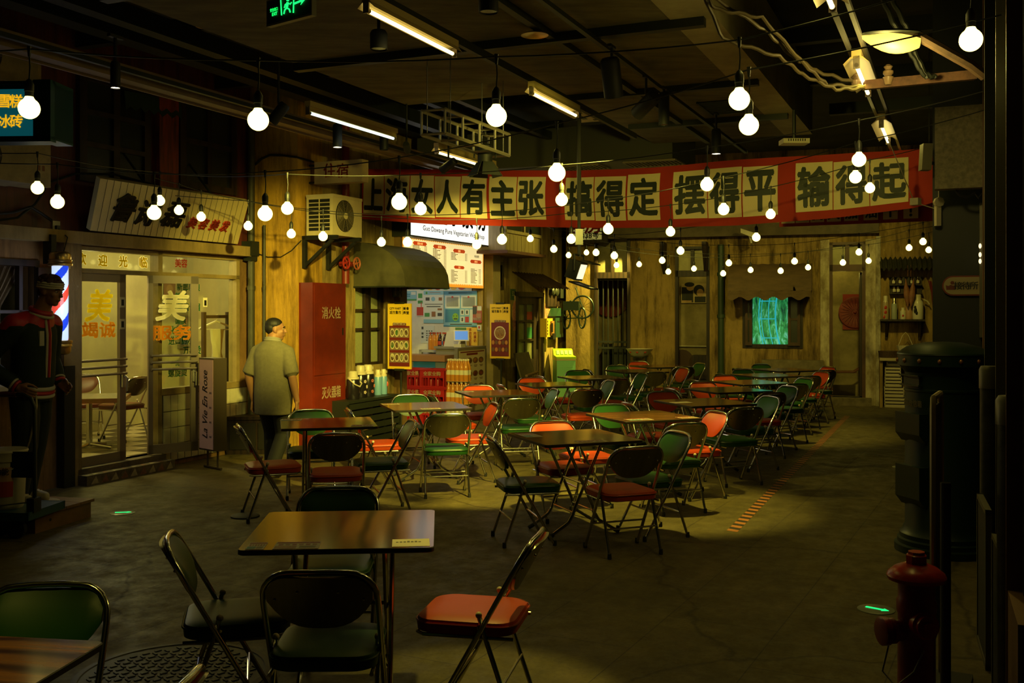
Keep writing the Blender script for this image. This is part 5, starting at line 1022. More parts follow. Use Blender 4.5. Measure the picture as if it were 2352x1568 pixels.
# two tall yellow hanging menu banners
M_by, M_bm, M_dish, M_dk = mat('banner yellow', (.72, .47, .025), .5), mat('banner maroon', (.14, .012, .012), .5), mat('pale dish', (.60, .50, .33), .5), mat('dish food brown', (.13, .06, .025), .6)
M_dg = mat('dish food green', (.04, .16, .03), .6); M_do = mat('dish food orange', (.42, .17, .03), .6)
def city(x0, x1, y0, y1, u_off, label, big):
    P8 = perp(u_off); a0, a1 = P8.a(x0), P8.a(x1); c = (x0+x1)/2; z0, z1 = P8.z(c, y1), P8.z(c, y0); W, H = a1-a0, z1-z0; B_ = [(.07, .95, .04, .66, 0), (.22, .80, .66, .70, 0)]
    if big: B_ += [('o', .5, .47, .29, .125, 1), ('o', .5, .47, .25, .105, 2)]+[('o', .44+.04*k, .43+.025*((k*3) % 4), .02, .012, 4) for k in range(5)]+[(.09, .92, y, y+.09, 3) for y in (.25, .12)]+[('o', .16+.165*k, y, .07, .04, 4 if (k+j) % 2 else 5) for j, y in enumerate((.295, .165)) for k in range(5)]
    else: B_ += [(.1, .92, y, y+.15, 1) for y in (.48, .29, .10)]+[('o', .205+.2*k, y, .092, .062, 6) for y in (.555, .365, .175) for k in range(4)]+[('o', .205+.2*k, y, .07, .046, 3+(k+j) % 3) for j, y in enumerate((.555, .365, .175)) for k in range(4)]
    mats = [M_bm, M_dish, M_do, M_dk, M_dg, M_dk, M_pw] if not big else [M_bm, M_dish, M_do, mat('grey print', (.10, .08, .05)), M_dk, M_do]
    t = panel('hanging_menu', label, 'menu banner', P8, a0, a1, z0, z1, .0, M_by, B_, mats, .03, None, 'yellow food menu banners at the kiosk')
    C = (lambda u, v: P8.P(a0+W*u, .032, z0+H*v))
    letters('CITY MART', C(.34, .925), P8.ex, EZ, .034*H, M_blk, t, w=.5*W, bold=.03); letters('城市集市', C(.34, .865), P8.ex, EZ, .055*H, M_blk, t, w=.5*W, bold=.02)
    letters('美食', C(.80, .925), P8.ex, EZ, .05*H, M_blk, t, w=.26*W, bold=.03); letters('弄堂', C(.80, .86), P8.ex, EZ, .05*H, M_blk, t, w=.26*W, bold=.03); b = B(); b.box(P8, a0+W*.635, a0+W*.645, .031, .033, z0+H*.83, z0+H*.955); obj('divider_line', b, M_blk, t)
    letters('居民朋友', C(.51, .69), P8.ex, EZ, .048*H, M_pw, t, w=.56*W, bold=.02)
    b = B(); b.box(P8, a0+W*.3, a0+W*.72, -.02, .036, z1-.005, z1+.025); b.box(P8, a0+W*.3, a0+W*.72, -.02, .036, z0-.025, z0+.005); b.tube([P8.P((a0+a1)/2, -.02, z0-.02), P8.P((a0+a1)/2, -.02, .02)], .014, 8); b.tube([P8.P((a0+a1)/2, -.02, z1), P8.P((a0+a1)/2, -.02, z0-.02)], .01, 6); b.box(P8, (a0+a1)/2-.18, (a0+a1)/2+.18, -.16, .12, .0, .02); obj('stand', b, M_black, t)
city(893, 946, 697, 847, 12.35, 'yellow menu banner with three rows of dishes before the kiosk jamb', False)
city(1127, 1173, 698, 823, 15.45, 'yellow menu banner with one big soup bowl beside the house door', True)
# export sign strips
for x, s, lb in ((908, '展示区', 'black vertical strip sign with white characters on the kiosk jamb, awning side'), (918, '出口产品', 'black vertical strip sign with white characters on the kiosk jamb, kiosk side')):
    a = L2.a(x, .11); b = B(); b.box(L2, a-.065, a+.065, .10, .112, L2.z(x, 682, .11), L2.z(x, 644, .11)); q = obj('strip_sign', b, M_black, None, lb, 'sign', 'strip signs on the kiosk jamb'); letters(s, L2.P(a, .113, L2.z(x, 663, .11)), L2.ex, EZ, .055, M_pw, q, vertical=True)
# counter, till tablet, bottles, crates, soda
cz_ = L2.z(1085, 797, .15); a0, a1 = L2.a(1052, .12), L2.a(1117, .12)
t = thing('menu_stand', 'grey framed dish poster with round plate photographs on the counter front', 'menu board', L2.P((a0+a1)/2, .1, 0)); Hs = cz_-.02
b = B(); b.box(L2, a0, a1, .05, .115, .02, cz_); obj('frame', b, mat('grey aluminium frame', (.26, .24, .19), .4, .5), t)
R = random.Random(2); bl_ = [(.04, .96, .965, .985, 1), (.27, .70, .92, .955, 1)]
for r_ in range(4):
    for k in range(4): bl_ += [('o', .16+.225*k, .83-.215*r_, .10, .05, 0), ('o', .16+.225*k, .83-.215*r_, .075, .036, 2+(k*3+r_) % 3)]
    for k in range(4): bl_ += [(.10+.225*k, .24+.225*k, .745-.215*r_, .755-.215*r_, 0), (.12+.225*k, .22+.225*k, .725-.215*r_, .735-.215*r_, 0)]
panel('dish_sheet', None, None, L2, a0+.05, a1-.05, .1, cz_-.05, .115, mat('pinkish paper', (.50, .40, .28), .5), bl_, [M_dk, M_bm, M_do, mat('dish food red', (.25, .05, .02), .6), mat('dish food tan', (.40, .28, .13), .6)], .004, t)
b = B(); b.box(L2, L2.a(1038, -.3), a1+.02, -.60, .05, 0, cz_-.04); b.box(L2, L2.a(1036, -.3), a1+.03, -.62, .06, cz_-.04, cz_+.0); obj('counter', b, mat('grey counter', (.20, .19, .15), .5), None, 'grey serving counter behind the dish poster', 'counter')
b = B(); a = L2.a(1058, -.2); b.prism([L2.P(a-.13, -.45, cz_), L2.P(a+.10, -.45, cz_), L2.P(a+.04, -.45, cz_+.22), L2.P(a-.02, -.45, cz_+.24)], L2.en*.3); obj('till_screen', b, mat('beige plastic', (.42, .38, .26), .45), None, 'beige back of a till screen on the counter', 'till')
t = thing('tablet', 'white tablet with a blue screen standing on the counter', 'tablet', L2.P(L2.a(1060, .0), -.05, cz_)); c = L2.P(L2.a(1061, -.02), -.03, cz_+.19); e = V((.9, -.25, 0)).normalized(); g = (EZ*.8-V((-.2, -.9, 0)).normalized()*-.45*-1).normalized(); g = (EZ*.85+V((-.05, .5, 0))).normalized(); nn = e.cross(g)
b = B(); b.box8([c+e*x+g*y+nn*k for k in (-.012, 0) for x, y in ((-.13, -.10), (.13, -.10), (.13, .10), (-.13, .10))]); b.box(L2, L2.a(1060)-.08, L2.a(1060)+.08, -.10, .03, cz_, cz_+.05); b.tube([L2.P(L2.a(1060), -.05, cz_+.04), c-nn*.015], .015, 6); obj('casing', b, mat('white plastic', (.60, .56, .45), .4), t)
b = B(); b.box8([c+e*x+g*y+nn*k for k in (0, .002) for x, y in ((-.11, -.08), (.11, -.08), (.11, .08), (-.11, .08))]); obj('screen', b, glow('blue screen', (.10, .28, .75), .6), t)
# back shelf and drink bottles inside
nb = .22; zs = KE.z(1000, 803, nb); b = B(); b.box(KE, KE.a(970, nb), KE.a(1037, nb), nb-.2, nb+.12, zs-.04, zs); b.box(KE, KE.a(970, nb), KE.a(970, nb)+.05, nb+.07, nb+.12, 0, zs); b.box(KE, KE.a(1037, nb)-.05, KE.a(1037, nb), nb+.07, nb+.12, 0, zs); obj('bottle_shelf', b, mat('grey shelf', (.36, .36, .32), .5), None, 'grey metal shelf of drinks inside the kiosk', 'shelf')
b = B(); n0 = .85; b.box(KE, KE.a(925, n0), KE.a(1022, n0), n0-.4, n0, .0, KE.z(960, 815, n0)-.1); b.mi = 1; b.box(KE, KE.a(922, n0), KE.a(1024, n0), n0-.42, n0+.04, KE.z(960, 815, n0)-.1, KE.z(960, 815, n0)); b.mi = 2; b.box(KE, KE.a(950, n0), KE.a(1000, n0), n0, n0+.01, .75, KE.z(960, 828, n0)); obj('chest_freezer', b, [mat('blue grey freezer', (.14, .18, .20), .5), mat('brown lid', (.30, .14, .05), .5), mat('freezer blue', (.02, .14, .30), .4)], None, 'chest freezer with brown lid and blue front behind the red crates', 'freezer')
M_btl = [mat('orange drink', (.50, .20, .03), .15), mat('cola dark', (.035, .012, .008), .12), mat('blue label', (.05, .14, .35), .4), mat('red cap', (.40, .04, .02), .4), mat('clear bottle', (.42, .40, .33), .1), mat('white cap', (.6, .55, .42), .4)]
def bottle_mesh(body, lab, cap_):
    b = B(); b.lathe([(.030, 0), (.033, .008), (.033, .07)], (0, 0, 0), 12); b.mi = 1; b.lathe([(.0335, .07), (.0335, .12)], (0, 0, 0), 12); b.mi = 0; b.lathe([(.033, .12), (.033, .14), (.024, .18), (.012, .205), (.012, .22)], (0, 0, 0), 12); b.mi = 2; b.lathe([(.015, .218), (.015, .238), (.0, .239)], (0, 0, 0), 10); return mesh('bottle', b, [M_btl[body], M_btl[lab], M_btl[cap_]])
BT = {'orange': bottle_mesh(0, 0, 3), 'cola': bottle_mesh(1, 3, 3), 'blue': bottle_mesh(4, 2, 3), 'clear': bottle_mesh(4, 5, 5), 'pop': bottle_mesh(0, 5, 5)}
def put(me, name, p, label, cat, group, s=1.):
    o = bpy.data.objects.new(name, me); COL.objects.link(o); o.location = p; o.scale = (s, s, s); OFF[o.name] = V(p); return tag(o, label, cat, group)
for i, (x, k, lb) in enumerate([(989, 'orange', 'orange drink bottle, first on the grey shelf from the freezer side'), (994, 'orange', 'orange drink bottle, second on the grey shelf'), (999, 'orange', 'orange drink bottle, third on the grey shelf'), (1004, 'orange', 'orange drink bottle, fourth on the grey shelf'), (1011, 'cola', 'dark cola bottle beside the orange drinks on the shelf'), (1017, 'blue', 'bottle with a blue label on the grey shelf'), (1023, 'cola', 'dark cola bottle behind the till side of the shelf'), (1028, 'cola', 'dark cola bottle next to the beige till'), (1034, 'cola', 'last dark bottle on the shelf, partly behind the till')]): put(BT[k], 'drink_bottle', KE.P(KE.a(x, nb), nb-.02*(i % 2), zs), lb, 'bottle', 'bottles on the kiosk shelf', 1.25)
# red drinks crates, two stacks of three
M_cr = mat('red crate plastic', (.36, .012, .014), .4)
def crate_mesh():
    b = B(); f = rot(0, 0, 0); w, d, h = .44, .34, .28; t_ = .016
    for s in (0, 1):
        hl = [(-w/2+.05+k*.125, -w/2+.05+k*.125+.10, .03, .15) for k in range(3)]
        fr = Fr((0, -d/2), (1, 0)) if not s else Fr((0, d/2-t_), (1, 0)); holes_wall(b, fr, -w/2, w/2, 0, h, t_, hl)
        fr = Fr((-w/2 if not s else w/2-t_, 0), (0, 1)); holes_wall(b, Fr((-w/2+t_ if not s else w/2, 0), (0, 1)), -d/2, d/2, 0, h, t_, [(-.12, -.02, .03, .15), (.02, .12, .03, .15)])
    b.cube(-w/2, w/2, -d/2, d/2, 0, .012)
    for z in (.0, h-.02): b.cube(-w/2-.012, w/2+.012, -d/2-.012, -d/2, z, z+.02); b.cube(-w/2-.012, -w/2, -d/2, d/2, z, z+.02); b.cube(w/2, w/2+.012, -d/2, d/2, z, z+.02)
    for x in (-.11, .0, .11): b.cube(x-.004, x+.004, -d/2, d/2, .012, .20)
    b.cube(-w/2, w/2, -.004, .004, .012, .20)
    for x in (-.16, -.05, .06, .17):
        for y in (-.08, .08): b.lathe([(.032, .012), (.032, .16), (.012, .20), (.012, .245)], (x, y, 0), 8)
    return mesh('bottle_crate', b, M_cr)
cm = crate_mesh(); an_ = math.atan2(-SX, SY)+.05; P9 = perp(13.75)
for col_, x in (('freezer-side', 955), ('soda-side', 1003)):
    for k, pl in enumerate(('bottom', 'middle', 'topmost')):
        a = P9.a(x); o = put(cm, 'bottle_crate', P9.P(a, 0, .282*k+.02), 'red plastic bottle crate, %s of the %s stack before the kiosk' % (pl, col_), 'crate', 'red drink crates', 1.0); o.rotation_euler.z = an_
        P10 = Fr((o.location.x, o.location.y), (math.cos(an_), math.sin(an_))); b = B(); b.keep = True; write(b, '金龙鱼粮' if False else '全家全购', (0, -.172, .215), V((1, 0, 0)), EZ, .07, None, .02, lift=.002); me_ = mesh('lettering', b, M_pw); q = bpy.data.objects.new('lettering', me_); COL.objects.link(q); q.parent = o
b = B(); b.box(P9, P9.a(930), P9.a(1030), -.22, .22, 0, .02); obj('crate_pallet', b, M_dark, None, 'thin dark board under the red crates', 'board')
for lay in range(3):
    for r_ in range(2):
        for k in range(5):
            a = P9.a(1036)+.072*k; kk = ('clear' if k > 5 else 'pop') if lay else 'clear'
            put(BT[kk], 'soda_bottle', P9.P(a, .08-.075*r_, .02+.335*lay), '%s soda bottle, number %s of the %s %s layer in the shrink-wrapped pile' % ('orange' if lay else 'clear', ['one', 'two', 'three', 'four', 'five'][k], ['front', 'rear'][r_], ['bottom', 'middle', 'top'][lay]), 'bottle', 'soda bottles piled beside the crates', 1.39)
for lay in (1, 2): b = B(); b.box(P9, P9.a(1036)-.045, P9.a(1036)+.333, -.05, .13, .02+.335*lay-.003, .02+.335*lay); obj('tray_sheet', b, M_pw, None, ['thin card between bottom and middle soda layers', 'thin card between middle and top soda layers'][lay-1], 'card', 'cards in the soda pile')
b = B(); b.box(P9, P9.a(1036)-.05, P9.a(1036)+.34, -.06, .14, 0, .02); obj('soda_board', b, M_dark, None, 'thin dark board under the soda bottles', 'board')
# flasks on the slatted bench
bn0, bn1 = L2.a(800, .45), L2.a(920, .45); zb2 = L2.z(850, 912, .35); t = thing('slatted_bench', 'black slatted bench holding the vacuum flasks', 'bench', L2.P((bn0+bn1)/2, .25, 0)); b = B(); b.box(L2, bn0, bn1, .03, .46, zb2-.03, zb2); obj('bench_top', b, M_dark, t); b = B(); b.keep = True
b = B()
for k in range(6): z = .04+k*(zb2-.06)/6; b.box(L2, bn0, bn1, .43, .45, z, z+(zb2-.1)/6-.015)
b.box(L2, bn0, bn0+.03, .03, .45, 0, zb2-.03); b.box(L2, bn1-.03, bn1, .03, .45, 0, zb2-.03); obj('slats', b, M_dark, t)
def flask(x, r, h, m, top, lb, n=.25, handle=False, knob=False):
    a = L2.a(x, n); p = L2.P(a, n, zb2); t = thing('vacuum_flask', lb, 'flask', p, 'vacuum flasks on the bench'); b = B(); b.lathe([(r*.95, 0), (r, .01), (r, h*.68), (r*.9, h*.72)], p, 20); obj('body', b, m, t)
    b = B(); b.lathe([(r*.92, h*.70), (r*.92, h*.78), (r*.72, h*.80), (r*.72, h*.95), (r*.55, h), (0, h)], p, 20)
    if not handle: b.box(L2, a+r*.3, a+r*1.25, n-.02, n+.02, zb2+h*.84, zb2+h*.93)
    obj('lid', b, top, t)
    if handle: b = B(); b.tube([p+EZ*h*.72-L2.ex*r, p+EZ*h*.55-L2.ex*r+L2.en*r*.9, p+EZ*h*.45+L2.en*r*1.2, p+EZ*h*.55+L2.ex*r+L2.en*r*.9, p+EZ*h*.72+L2.ex*r], .009, 6); obj('handle', b, top, t)
    return a
M_fk = mat('black flask with flowers', (.012, .010, .012), .2, c2=(.012, .010, .012)); M_wht = mat('cream plastic', (.55, .48, .33), .4); M_fb = mat('pale blue flask', (.13, .28, .50), .3)
flask(811, .085, .36, M_fk, M_wht, 'black flask with cream lid and loop handle, first on the bench', .30, True); A_ = flask(828, .085, .42, M_fk, M_wht, 'tall black flask with pale flowers and cream lid, second on the bench'); B__ = flask(845, .085, .42, M_fk, M_wht, 'tall black flask with red flowers and cream lid, third on the bench')
for a, c, par in ((A_, (.45, .36, .30), 1), (B__, (.30, .07, .03), 2)):
    o = [q for q in bpy.data.objects if q.name.startswith('vacuum_flask')][-1 if par == 2 else -2]; b = B(); R = random.Random(par)
    for k in range(3):
        for j in range(5): q = j*1.257; z = zb2+.07+.07*k; s = .03*(1 if k % 2 else -1)*.7; b.ball(L2.P(a+s+.014*math.cos(q), .25+math.sqrt(.0853**2-(s+.014*math.cos(q))**2)*1.0, z+.014*math.sin(q)), .010, 1, .3, 1, 6)
    obj('flower_print', b, mat('flower print %d' % par, c, .4), o)
flask(868, .05, .34, M_fb, M_wht, 'pale blue flask with a chrome shoulder, fourth on the bench'); flask(881, .05, .34, M_fb, M_wht, 'pale blue flask with a red bird, last on the bench'); a = L2.a(881, .25); b = B(); b.ball(L2.P(a+.01, .25+.05, zb2+.14), .022, .8, .25, 1.6, 8); obj('bird_print', b, M_p5, [q for q in bpy.data.objects if q.name.startswith('vacuum_flask')][-1])
# ---------------------------------------------------------------- house front
a = L2.a(1178, .0); z = L2.z(1178, 676); t = panel('house_number', 'dark green enamel house number plate reading 52', 'sign', L2, a-.12, a+.12, z-.10, z+.10, .0, mat('dark green enamel', (.015, .07, .035), .35)); letters('52', L2.P(a, .008, z+.015), L2.ex, EZ, .085, M_pw, t, bold=.02)
b = B(); c0, c1 = L2.a(1176, .0), L2.a(1250, 0); zt_ = L2.z(1200, 639)
for k in range(48):
    x0, x1 = c0+(c1-c0)*k/48, c0+(c1-c0)*(k+1)/48; w0, w1 = .018*math.sin(k*math.pi/2), .018*math.sin((k+1)*math.pi/2); b.face([L2.P(x0, 0, zt_+w0+.10), L2.P(x1, 0, zt_+w1+.10), L2.P(x1, .55, zt_+w1-.18), L2.P(x0, .55, zt_+w0-.18)], True)
e_ = b.bm.faces[:]; r_ = bmesh.ops.solidify(b.bm, geom=e_, thickness=.008); obj('door_canopy', b, mat('rusty corrugated sheet', (.16, .09, .04), .7, var=.4, sc_=8), None, 'rusty corrugated metal canopy over the house door', 'canopy')
def doll(x, y, lb):
    a, z = L2.px(x, y, 0); b = B(); b.prism([L2.P(a+q, .0, z+h) for q, h in ((-.09, -.36), (.07, -.36), (.11, -.1), (.09, .12), (.04, .18), (-.04, .18), (-.10, .08), (-.12, -.12))], L2.en*.006); b.mi = 1; b.prism([L2.P(a+.055*math.cos(q*.6), .0, z+.25+.07*math.sin(q*.6)) for q in range(10)], L2.en*.007); b.mi = 2; b.prism([L2.P(a+.05*math.cos(q*.6), .0, z+.32+.045*math.sin(q*.6)) for q in range(10)], L2.en*.008)
    obj('paper_figure', b, [mat('red pattern dress', (.36, .06, .03), .6, c2=(.50, .28, .18), sc_=22), mat('paper skin', (.50, .33, .20), .6), M_black], None, lb, 'paper cut-out', 'paper cut-outs beside the house door')
doll(1183, 714, 'red dress paper cut-out figure between menu banner and house door'); doll(1256, 708, 'red dress paper cut-out figure on the wall above the yellow telephone')
a = L2.a(1264, .13); z = L2.z(1264, 751, .13); t = thing('public_telephone', 'yellow public telephone box on the lit plaster wall', 'telephone', L2.P(a, .07, z-.3)); b = B(); b.box(L2, a-.21, a+.10, .0, .14, z-.19, z+.17); obj('case', b, mat('yellow phone case', (.62, .40, .03), .45), t); b = B(); b.box(L2, a-.02, a+.12, .14, .17, z-.16, z+.12); obj('front_plate', b, mat('orange brown plate', (.33, .15, .03), .5), t); b = B(); b.box(L2, a+.0, a+.15, .10, .19, z-.24, z-.12); b.tube([L2.P(a-.03, .18, z-.10), L2.P(a-.03, .18, z+.08)], .02, 8); obj('handset', b, M_black, t)
b = B()
for k in range(5): b.box(L2, a-.19, a-.15, .14, .142, z-.15+.06*k, z-.11+.06*k)
obj('case_characters', b, M_black, t)
a = L2.a(1282, .14); z = L2.z(1282, 742, .14); t = thing('letterbox', 'dark green letterbox with a peaked roof beside the telephone', 'letterbox', L2.P(a, .08, z-.2)); b = B(); b.box(L2, a-.20, a+.22, .0, .16, z-.28, z+.14); obj('body', b, mat('dark green paint', (.018, .055, .028), .45), t); b = B(); b.prism([L2.P(a-.24, -.0, z+.14), L2.P(a+.26, 0, z+.14), L2.P(a+.06, 0, z+.30), L2.P(a-.04, 0, z+.30)], L2.en*.19); obj('roof', b, mat('dark green paint'), t); b = B(); b.box(L2, a-.1, a+.12, .16, .165, z+.02, z+.05); obj('slot', b, M_black, t)
a = L2.a(1276, .08); z = L2.z(1276, 675, .08); t = thing('meter_board', 'old wooden meter board with fuse boxes above the letterbox', 'meter', L2.P(a, .05, z-.2)); b = B(); b.box(L2, a-.35, a+.30, .0, .05, z-.25, z+.25); obj('board', b, M_darkwood, t)
for x, r in ((-.2, .08), (.0, .09)): b = B(); b.lathe([(r, .05), (r, .12), (r*.7, .14), (0, .14)], L2.P(a+x, 0, z+.05), 16, L2.en); obj('meter', b, M_dark, t)
b = B(); b.box(L2, a+.15, a+.45, .05, .13, z-.08, z+.16); obj('fuse_box', b, M_dark, t)
# washing machine
WM = rot(*((L2.P(L2.a(1306, .55), .55, 0)).xy), 6); x0, x1 = WM.a(1279), WM.a(1322); dpt = .55; zw = WM.z(1300, 824); t = thing('washing_machine', 'mint green washing machine with a yellow green lid', 'washing machine', WM.P((x0+x1)/2, -dpt/2, 0)); M_mint = mat('mint green enamel', (.24, .56, .27), .4); b = B(); b.box(WM, x0, x1, -dpt, 0, .04, zw-.03); b.box(WM, x0+.02, x1-.02, -dpt+.02, -.02, 0, .04); obj('body', b, M_mint, t)
for z in (zw-.16, zw-.20): b = B(); b.box(WM, x0+.04, x1-.05, 0, .004, z, z+.012); obj('front_rib', b, M_mint, t)
b = B(); b.box(WM, x0-.005, x1+.005, -dpt-.005, .01, zw-.03, zw); obj('rim', b, mat('cream rim', (.60, .50, .22), .4), t)
M_lime = mat('lime lid', (.35, .52, .02), .35); b = B(); b.prism([WM.P(x0-.01, q, z) for q, z in ((.02, zw), (.02, zw+.04), (-dpt+.2, zw+.06), (-dpt+.12, zw+.16), (-dpt, zw+.18), (-dpt-.01, zw))], WM.ex*(x1-x0+.02)); obj('lid', b, M_lime, t)
b = B(); e2 = WM.P(0, .08, .10)-WM.P(0, 0, 0)
for k in range(4): s = x0+.05+k*(x1-x0)*.22; b.prism([WM.P(s, -dpt+.195, zw+.075), WM.P(s+.06, -dpt+.195, zw+.075), WM.P(s+.06, -dpt+.135, zw+.15), WM.P(s, -dpt+.135, zw+.15)], WM.en*.006)
obj('control_panel', b, mat('pale green panel', (.40, .62, .32), .4), t)
# old bicycle hung on the wall corner, and a dark post
px_ = L2.a(1316, .12); b = B(); b.box(L2, px_-.14, px_+.14, .0, .22, 0, 3.6); obj('corner_post', b, M_darkwood, None, 'dark timber corner post behind the washing machine', 'post')
t = thing('hung_bicycle', 'old bicycle frame hung high in the corner behind the floodlight', 'bicycle', BK.P(AB(1340), .2, 1.2)); M_bk = mat('green black metal', (.015, .028, .02), .4, .3)
def wheel(x, y, r, sq=1.):
    a, z = BK.px(x, y, .22); b = B(); b.tube([BK.P(a+r*sq*math.cos(q), .22, z+r*math.sin(q)) for q in [2*math.pi*j/24 for j in range(24)]], .018, 6, True)
    for k in range(12): q = k*math.pi/6; b.tube([BK.P(a, .22, z), BK.P(a+r*sq*math.cos(q), .22, z+r*math.sin(q))], .003, 4)
    obj('wheel', b, M_bk, t)
wheel(1338, 705, .22); wheel(1337, 730, .20, .35); wheel(1301, 731, .2, .4)
b = B(); P_ = [BK.P(*[BK.px(x, y, .22)[0], .22, BK.px(x, y, .22)[1]]) for x, y in ((1301, 731), (1337, 730), (1320, 700), (1301, 731), (1310, 690), (1338, 705), (1322, 660))]; b.tube(P_, .014, 6); obj('frame', b, M_bk, t); b = B(); a, z = BK.px(1318, 701, .22); b.box(BK, a-.2, a+.12, .15, .3, z-.1, z+.08); obj('saddle_bag', b, M_bk, t)
# easel of stacked chairs and board beside the door (dark jumble)
b = B(); a = L2.a(1207, .35); z = L2.z(1207, 838, .35); b.box8([L2.P(a+x, .12+.1*(z1_ < 0), z+z1_) for z1_ in (-.26, .22) for x in (-.30, .30) for _ in (0,)][:0] or [L2.P(a+x, n_, z+h) for h, n_ in ((-.26, .40), (.22, .25)) for x, n_ in ((-.32, n_), (.32, n_), (.32, n_+.03), (-.32, n_+.03))]); obj('leaning_board', b, mat('grey brown board', (.15, .12, .06), .7, var=.3), None, 'plain grey brown board propped by the house door', 'board')
t = thing('bamboo_chair', 'low bamboo chair back leaning beside the house door', 'chair', L2.P(L2.a(1222, .6), .6, 0)); b = B(); a = L2.a(1222, .6); M_bam = mat('bamboo', (.22, .13, .05), .5)
b.tube([L2.P(a-.25, .6, .62), L2.P(a+.25, .6, .66)], .025, 8); [b.tube([L2.P(a-.2+.1*k, .6, .63), L2.P(a-.14+.1*k, .6, .02)], .012, 6) for k in range(5)]; obj('backrest', b, M_bam, t)
# ---------------------------------------------------------------- closing wall details
a0, a1 = AB(1317, .12), AB(1384, .12); z0, z1 = ZB_(1350, 551, .12), ZB_(1350, 470, .12); t = thing('number_sign', 'yellowed lit sign with red strokes and number 38 behind the drop pole', 'sign', BK.P((a0+a1)/2, .2, z0)); b = B(); b.box(BK, a0-.05, a1+.12, .0, .2, z0-.06, z1); obj('box', b, M_darkwood, t); b = B(); b.box(BK, a0, a1, .2, .21, z0, z1); f_ = obj('face', b, mat('lit yellow green face', (.45, .42, .14), .5, em=(.55, .50, .14), es=.30), t)
letters('内38号', BK.P(AB(1352, .2), .211, ZB_(1350, 541, .2)), BK.ex, EZ, .12, M_black, f_, w=.42); letters('客房', BK.P(AB(1345, .2), .211, ZB_(1350, 517, .2)), BK.ex, EZ, .34, M_rdl, f_, bold=.03, shear=.2); letters('上', BK.P(AB(1378, .2), .211, ZB_(1350, 524, .2)), BK.ex, EZ, .16, M_black, f_)
t = thing('wash_basin', 'white enamel wash basin with red flowers on a stand by the wall', 'basin', BK.P(AB(1469, .3), .3, .7)); p = BK.P(AB(1469, .3), .3, ZB_(1469, 818, .3)); b = B(); b.lathe([(.13, .0), (.20, .06), (.25, .13), (.27, .145), (.25, .145), (.2, .08), (.0, .03)], p, 24); obj('bowl', b, M_pale, t); b = B()
for q in (-1.9, -1.2, -2.6): b.ball(p+V((.215*math.cos(q), .215*math.sin(q), .085)), .028, 1, .6, .7, 6)
obj('flower_print', b, M_rdl, t)
b = B()
for q in (.6, 2.2, 3.9, 5.4): b.tube([p+V((.16*math.cos(q), .16*math.sin(q), 0)), V((p.x+.2*math.cos(q), p.y+.2*math.sin(q), .0))], .014, 6)
b.lathe([(.17, -.012), (.17, -.002)], p, 18); b.lathe([(.17, -.25), (.17, -.24)], p, 18); obj('basin_stand', b, M_dark, None, 'thin dark stand carrying the enamel basin', 'stand')
# parlour poster and furniture
pn = -.70; a0, a1 = AB(1565, pn), AB(1622, pn); z0, z1 = ZB_(1592, 696, pn), ZB_(1592, 651, pn)
panel('poster', 'faded poster of two dark haired people pinned in the parlour', 'poster', BK, a0, a1, z0, z1, pn, mat('poster beige', (.42, .32, .17), .6), [(.02, .48, .04, .82, 0), ('o', .36, .80, .15, .17, 1), ('o', .33, .95, .20, .12, 0), (.54, .98, .04, .34, 0), ('o', .71, .66, .22, .28, 0), ('o', .76, .53, .14, .20, 1), (.02, .42, .04, .14, 1)], [M_black, mat('print skin', (.40, .24, .11), .6)])
b = B(); b.box(BK, AB(1548, -.5)-.2, AB(1632, -.5)+.1, pn, pn+.02, 1.02, 1.04); struct('trim_46', b, M_pale)
b = B(); s0_, s1_ = AB(1590, -.35), AB(1634, -.35); b.box(BK, s0_, s1_, -.68, -.35, 0, .86); b.box(BK, s0_+.05, s0_+.3, -.35, -.33, .4, .75); obj('sideboard', b, M_darkwood, None, 'dark carved sideboard inside the parlour door', 'sideboard')
t = thing('armchair', 'dark round-backed chair inside the parlour', 'chair', BK.P(AB(1570, -.4), -.45, 0)); b = B(); c = AB(1566, -.4); b.prism([BK.P(c+.26*math.cos(q), -.5, .62+.35*math.sin(q)) for q in [math.pi*k/10 for k in range(11)]]+[BK.P(c-.26, -.5, .4), BK.P(c+.26, -.5, .4)], BK.en*.04); obj('backrest', b, mat('dark chair upholstery', (.05, .022, .012), .6), t); b = B(); b.box(BK, c-.27, c+.27, -.5, -.08, .38, .46); obj('seat', b, mat('dark chair upholstery'), t)
for x in (-.25, .23):
    for n_ in (-.48, -.12): b = B(); b.box(BK, c+x, c+x+.03, n_, n_+.03, 0, .38); obj('leg', b, M_darkwood, t)
# round red woven trays
def tray(x, y, n, r, lb, back):
    a, z = BK.px(x, y, n); t = thing('woven_tray', lb, 'tray', BK.P(a, n, z-r), 'round red trays hung inside'); b = B(); b.lathe([(r, 0), (r, .03), (r*.93, .035), (r*.55, .02), (.02, .03), (0, .03)], BK.P(a, n, z), 40, BK.en)
    m = mat('red woven rattan', (.20, .022, .016), .5, var=.4, sc_=30); obj('rim_and_weave', b, m, t)
    b = B()
    for k in range(24): q = k*math.pi/12; b.tube([BK.P(a+.05*math.cos(q), n+.032, z+.05*math.sin(q)), BK.P(a+r*.9*math.cos(q), n+.034, z+r*.9*math.sin(q))], .004, 4)
    b.ball(BK.P(a, n+.03, z), .035, seg=8); obj('ribs', b, mat('dark red ribs', (.12, .012, .01), .5), t)
    if back: b = B(); b.box(BK, a-r*.75, a+r*.8, n-.03, n-.005, z-r*1.1, z+r*1.15); obj('backing_sheet', b, mat('red paper', (.25, .02, .012), .6), t)
tray(1402, 682, -1.22, .42, 'dark red round tray seen through the iron door grille', False); tray(1964, 717, -1.34, .31, 'dark red woven tray on a red sheet inside the open door', True)
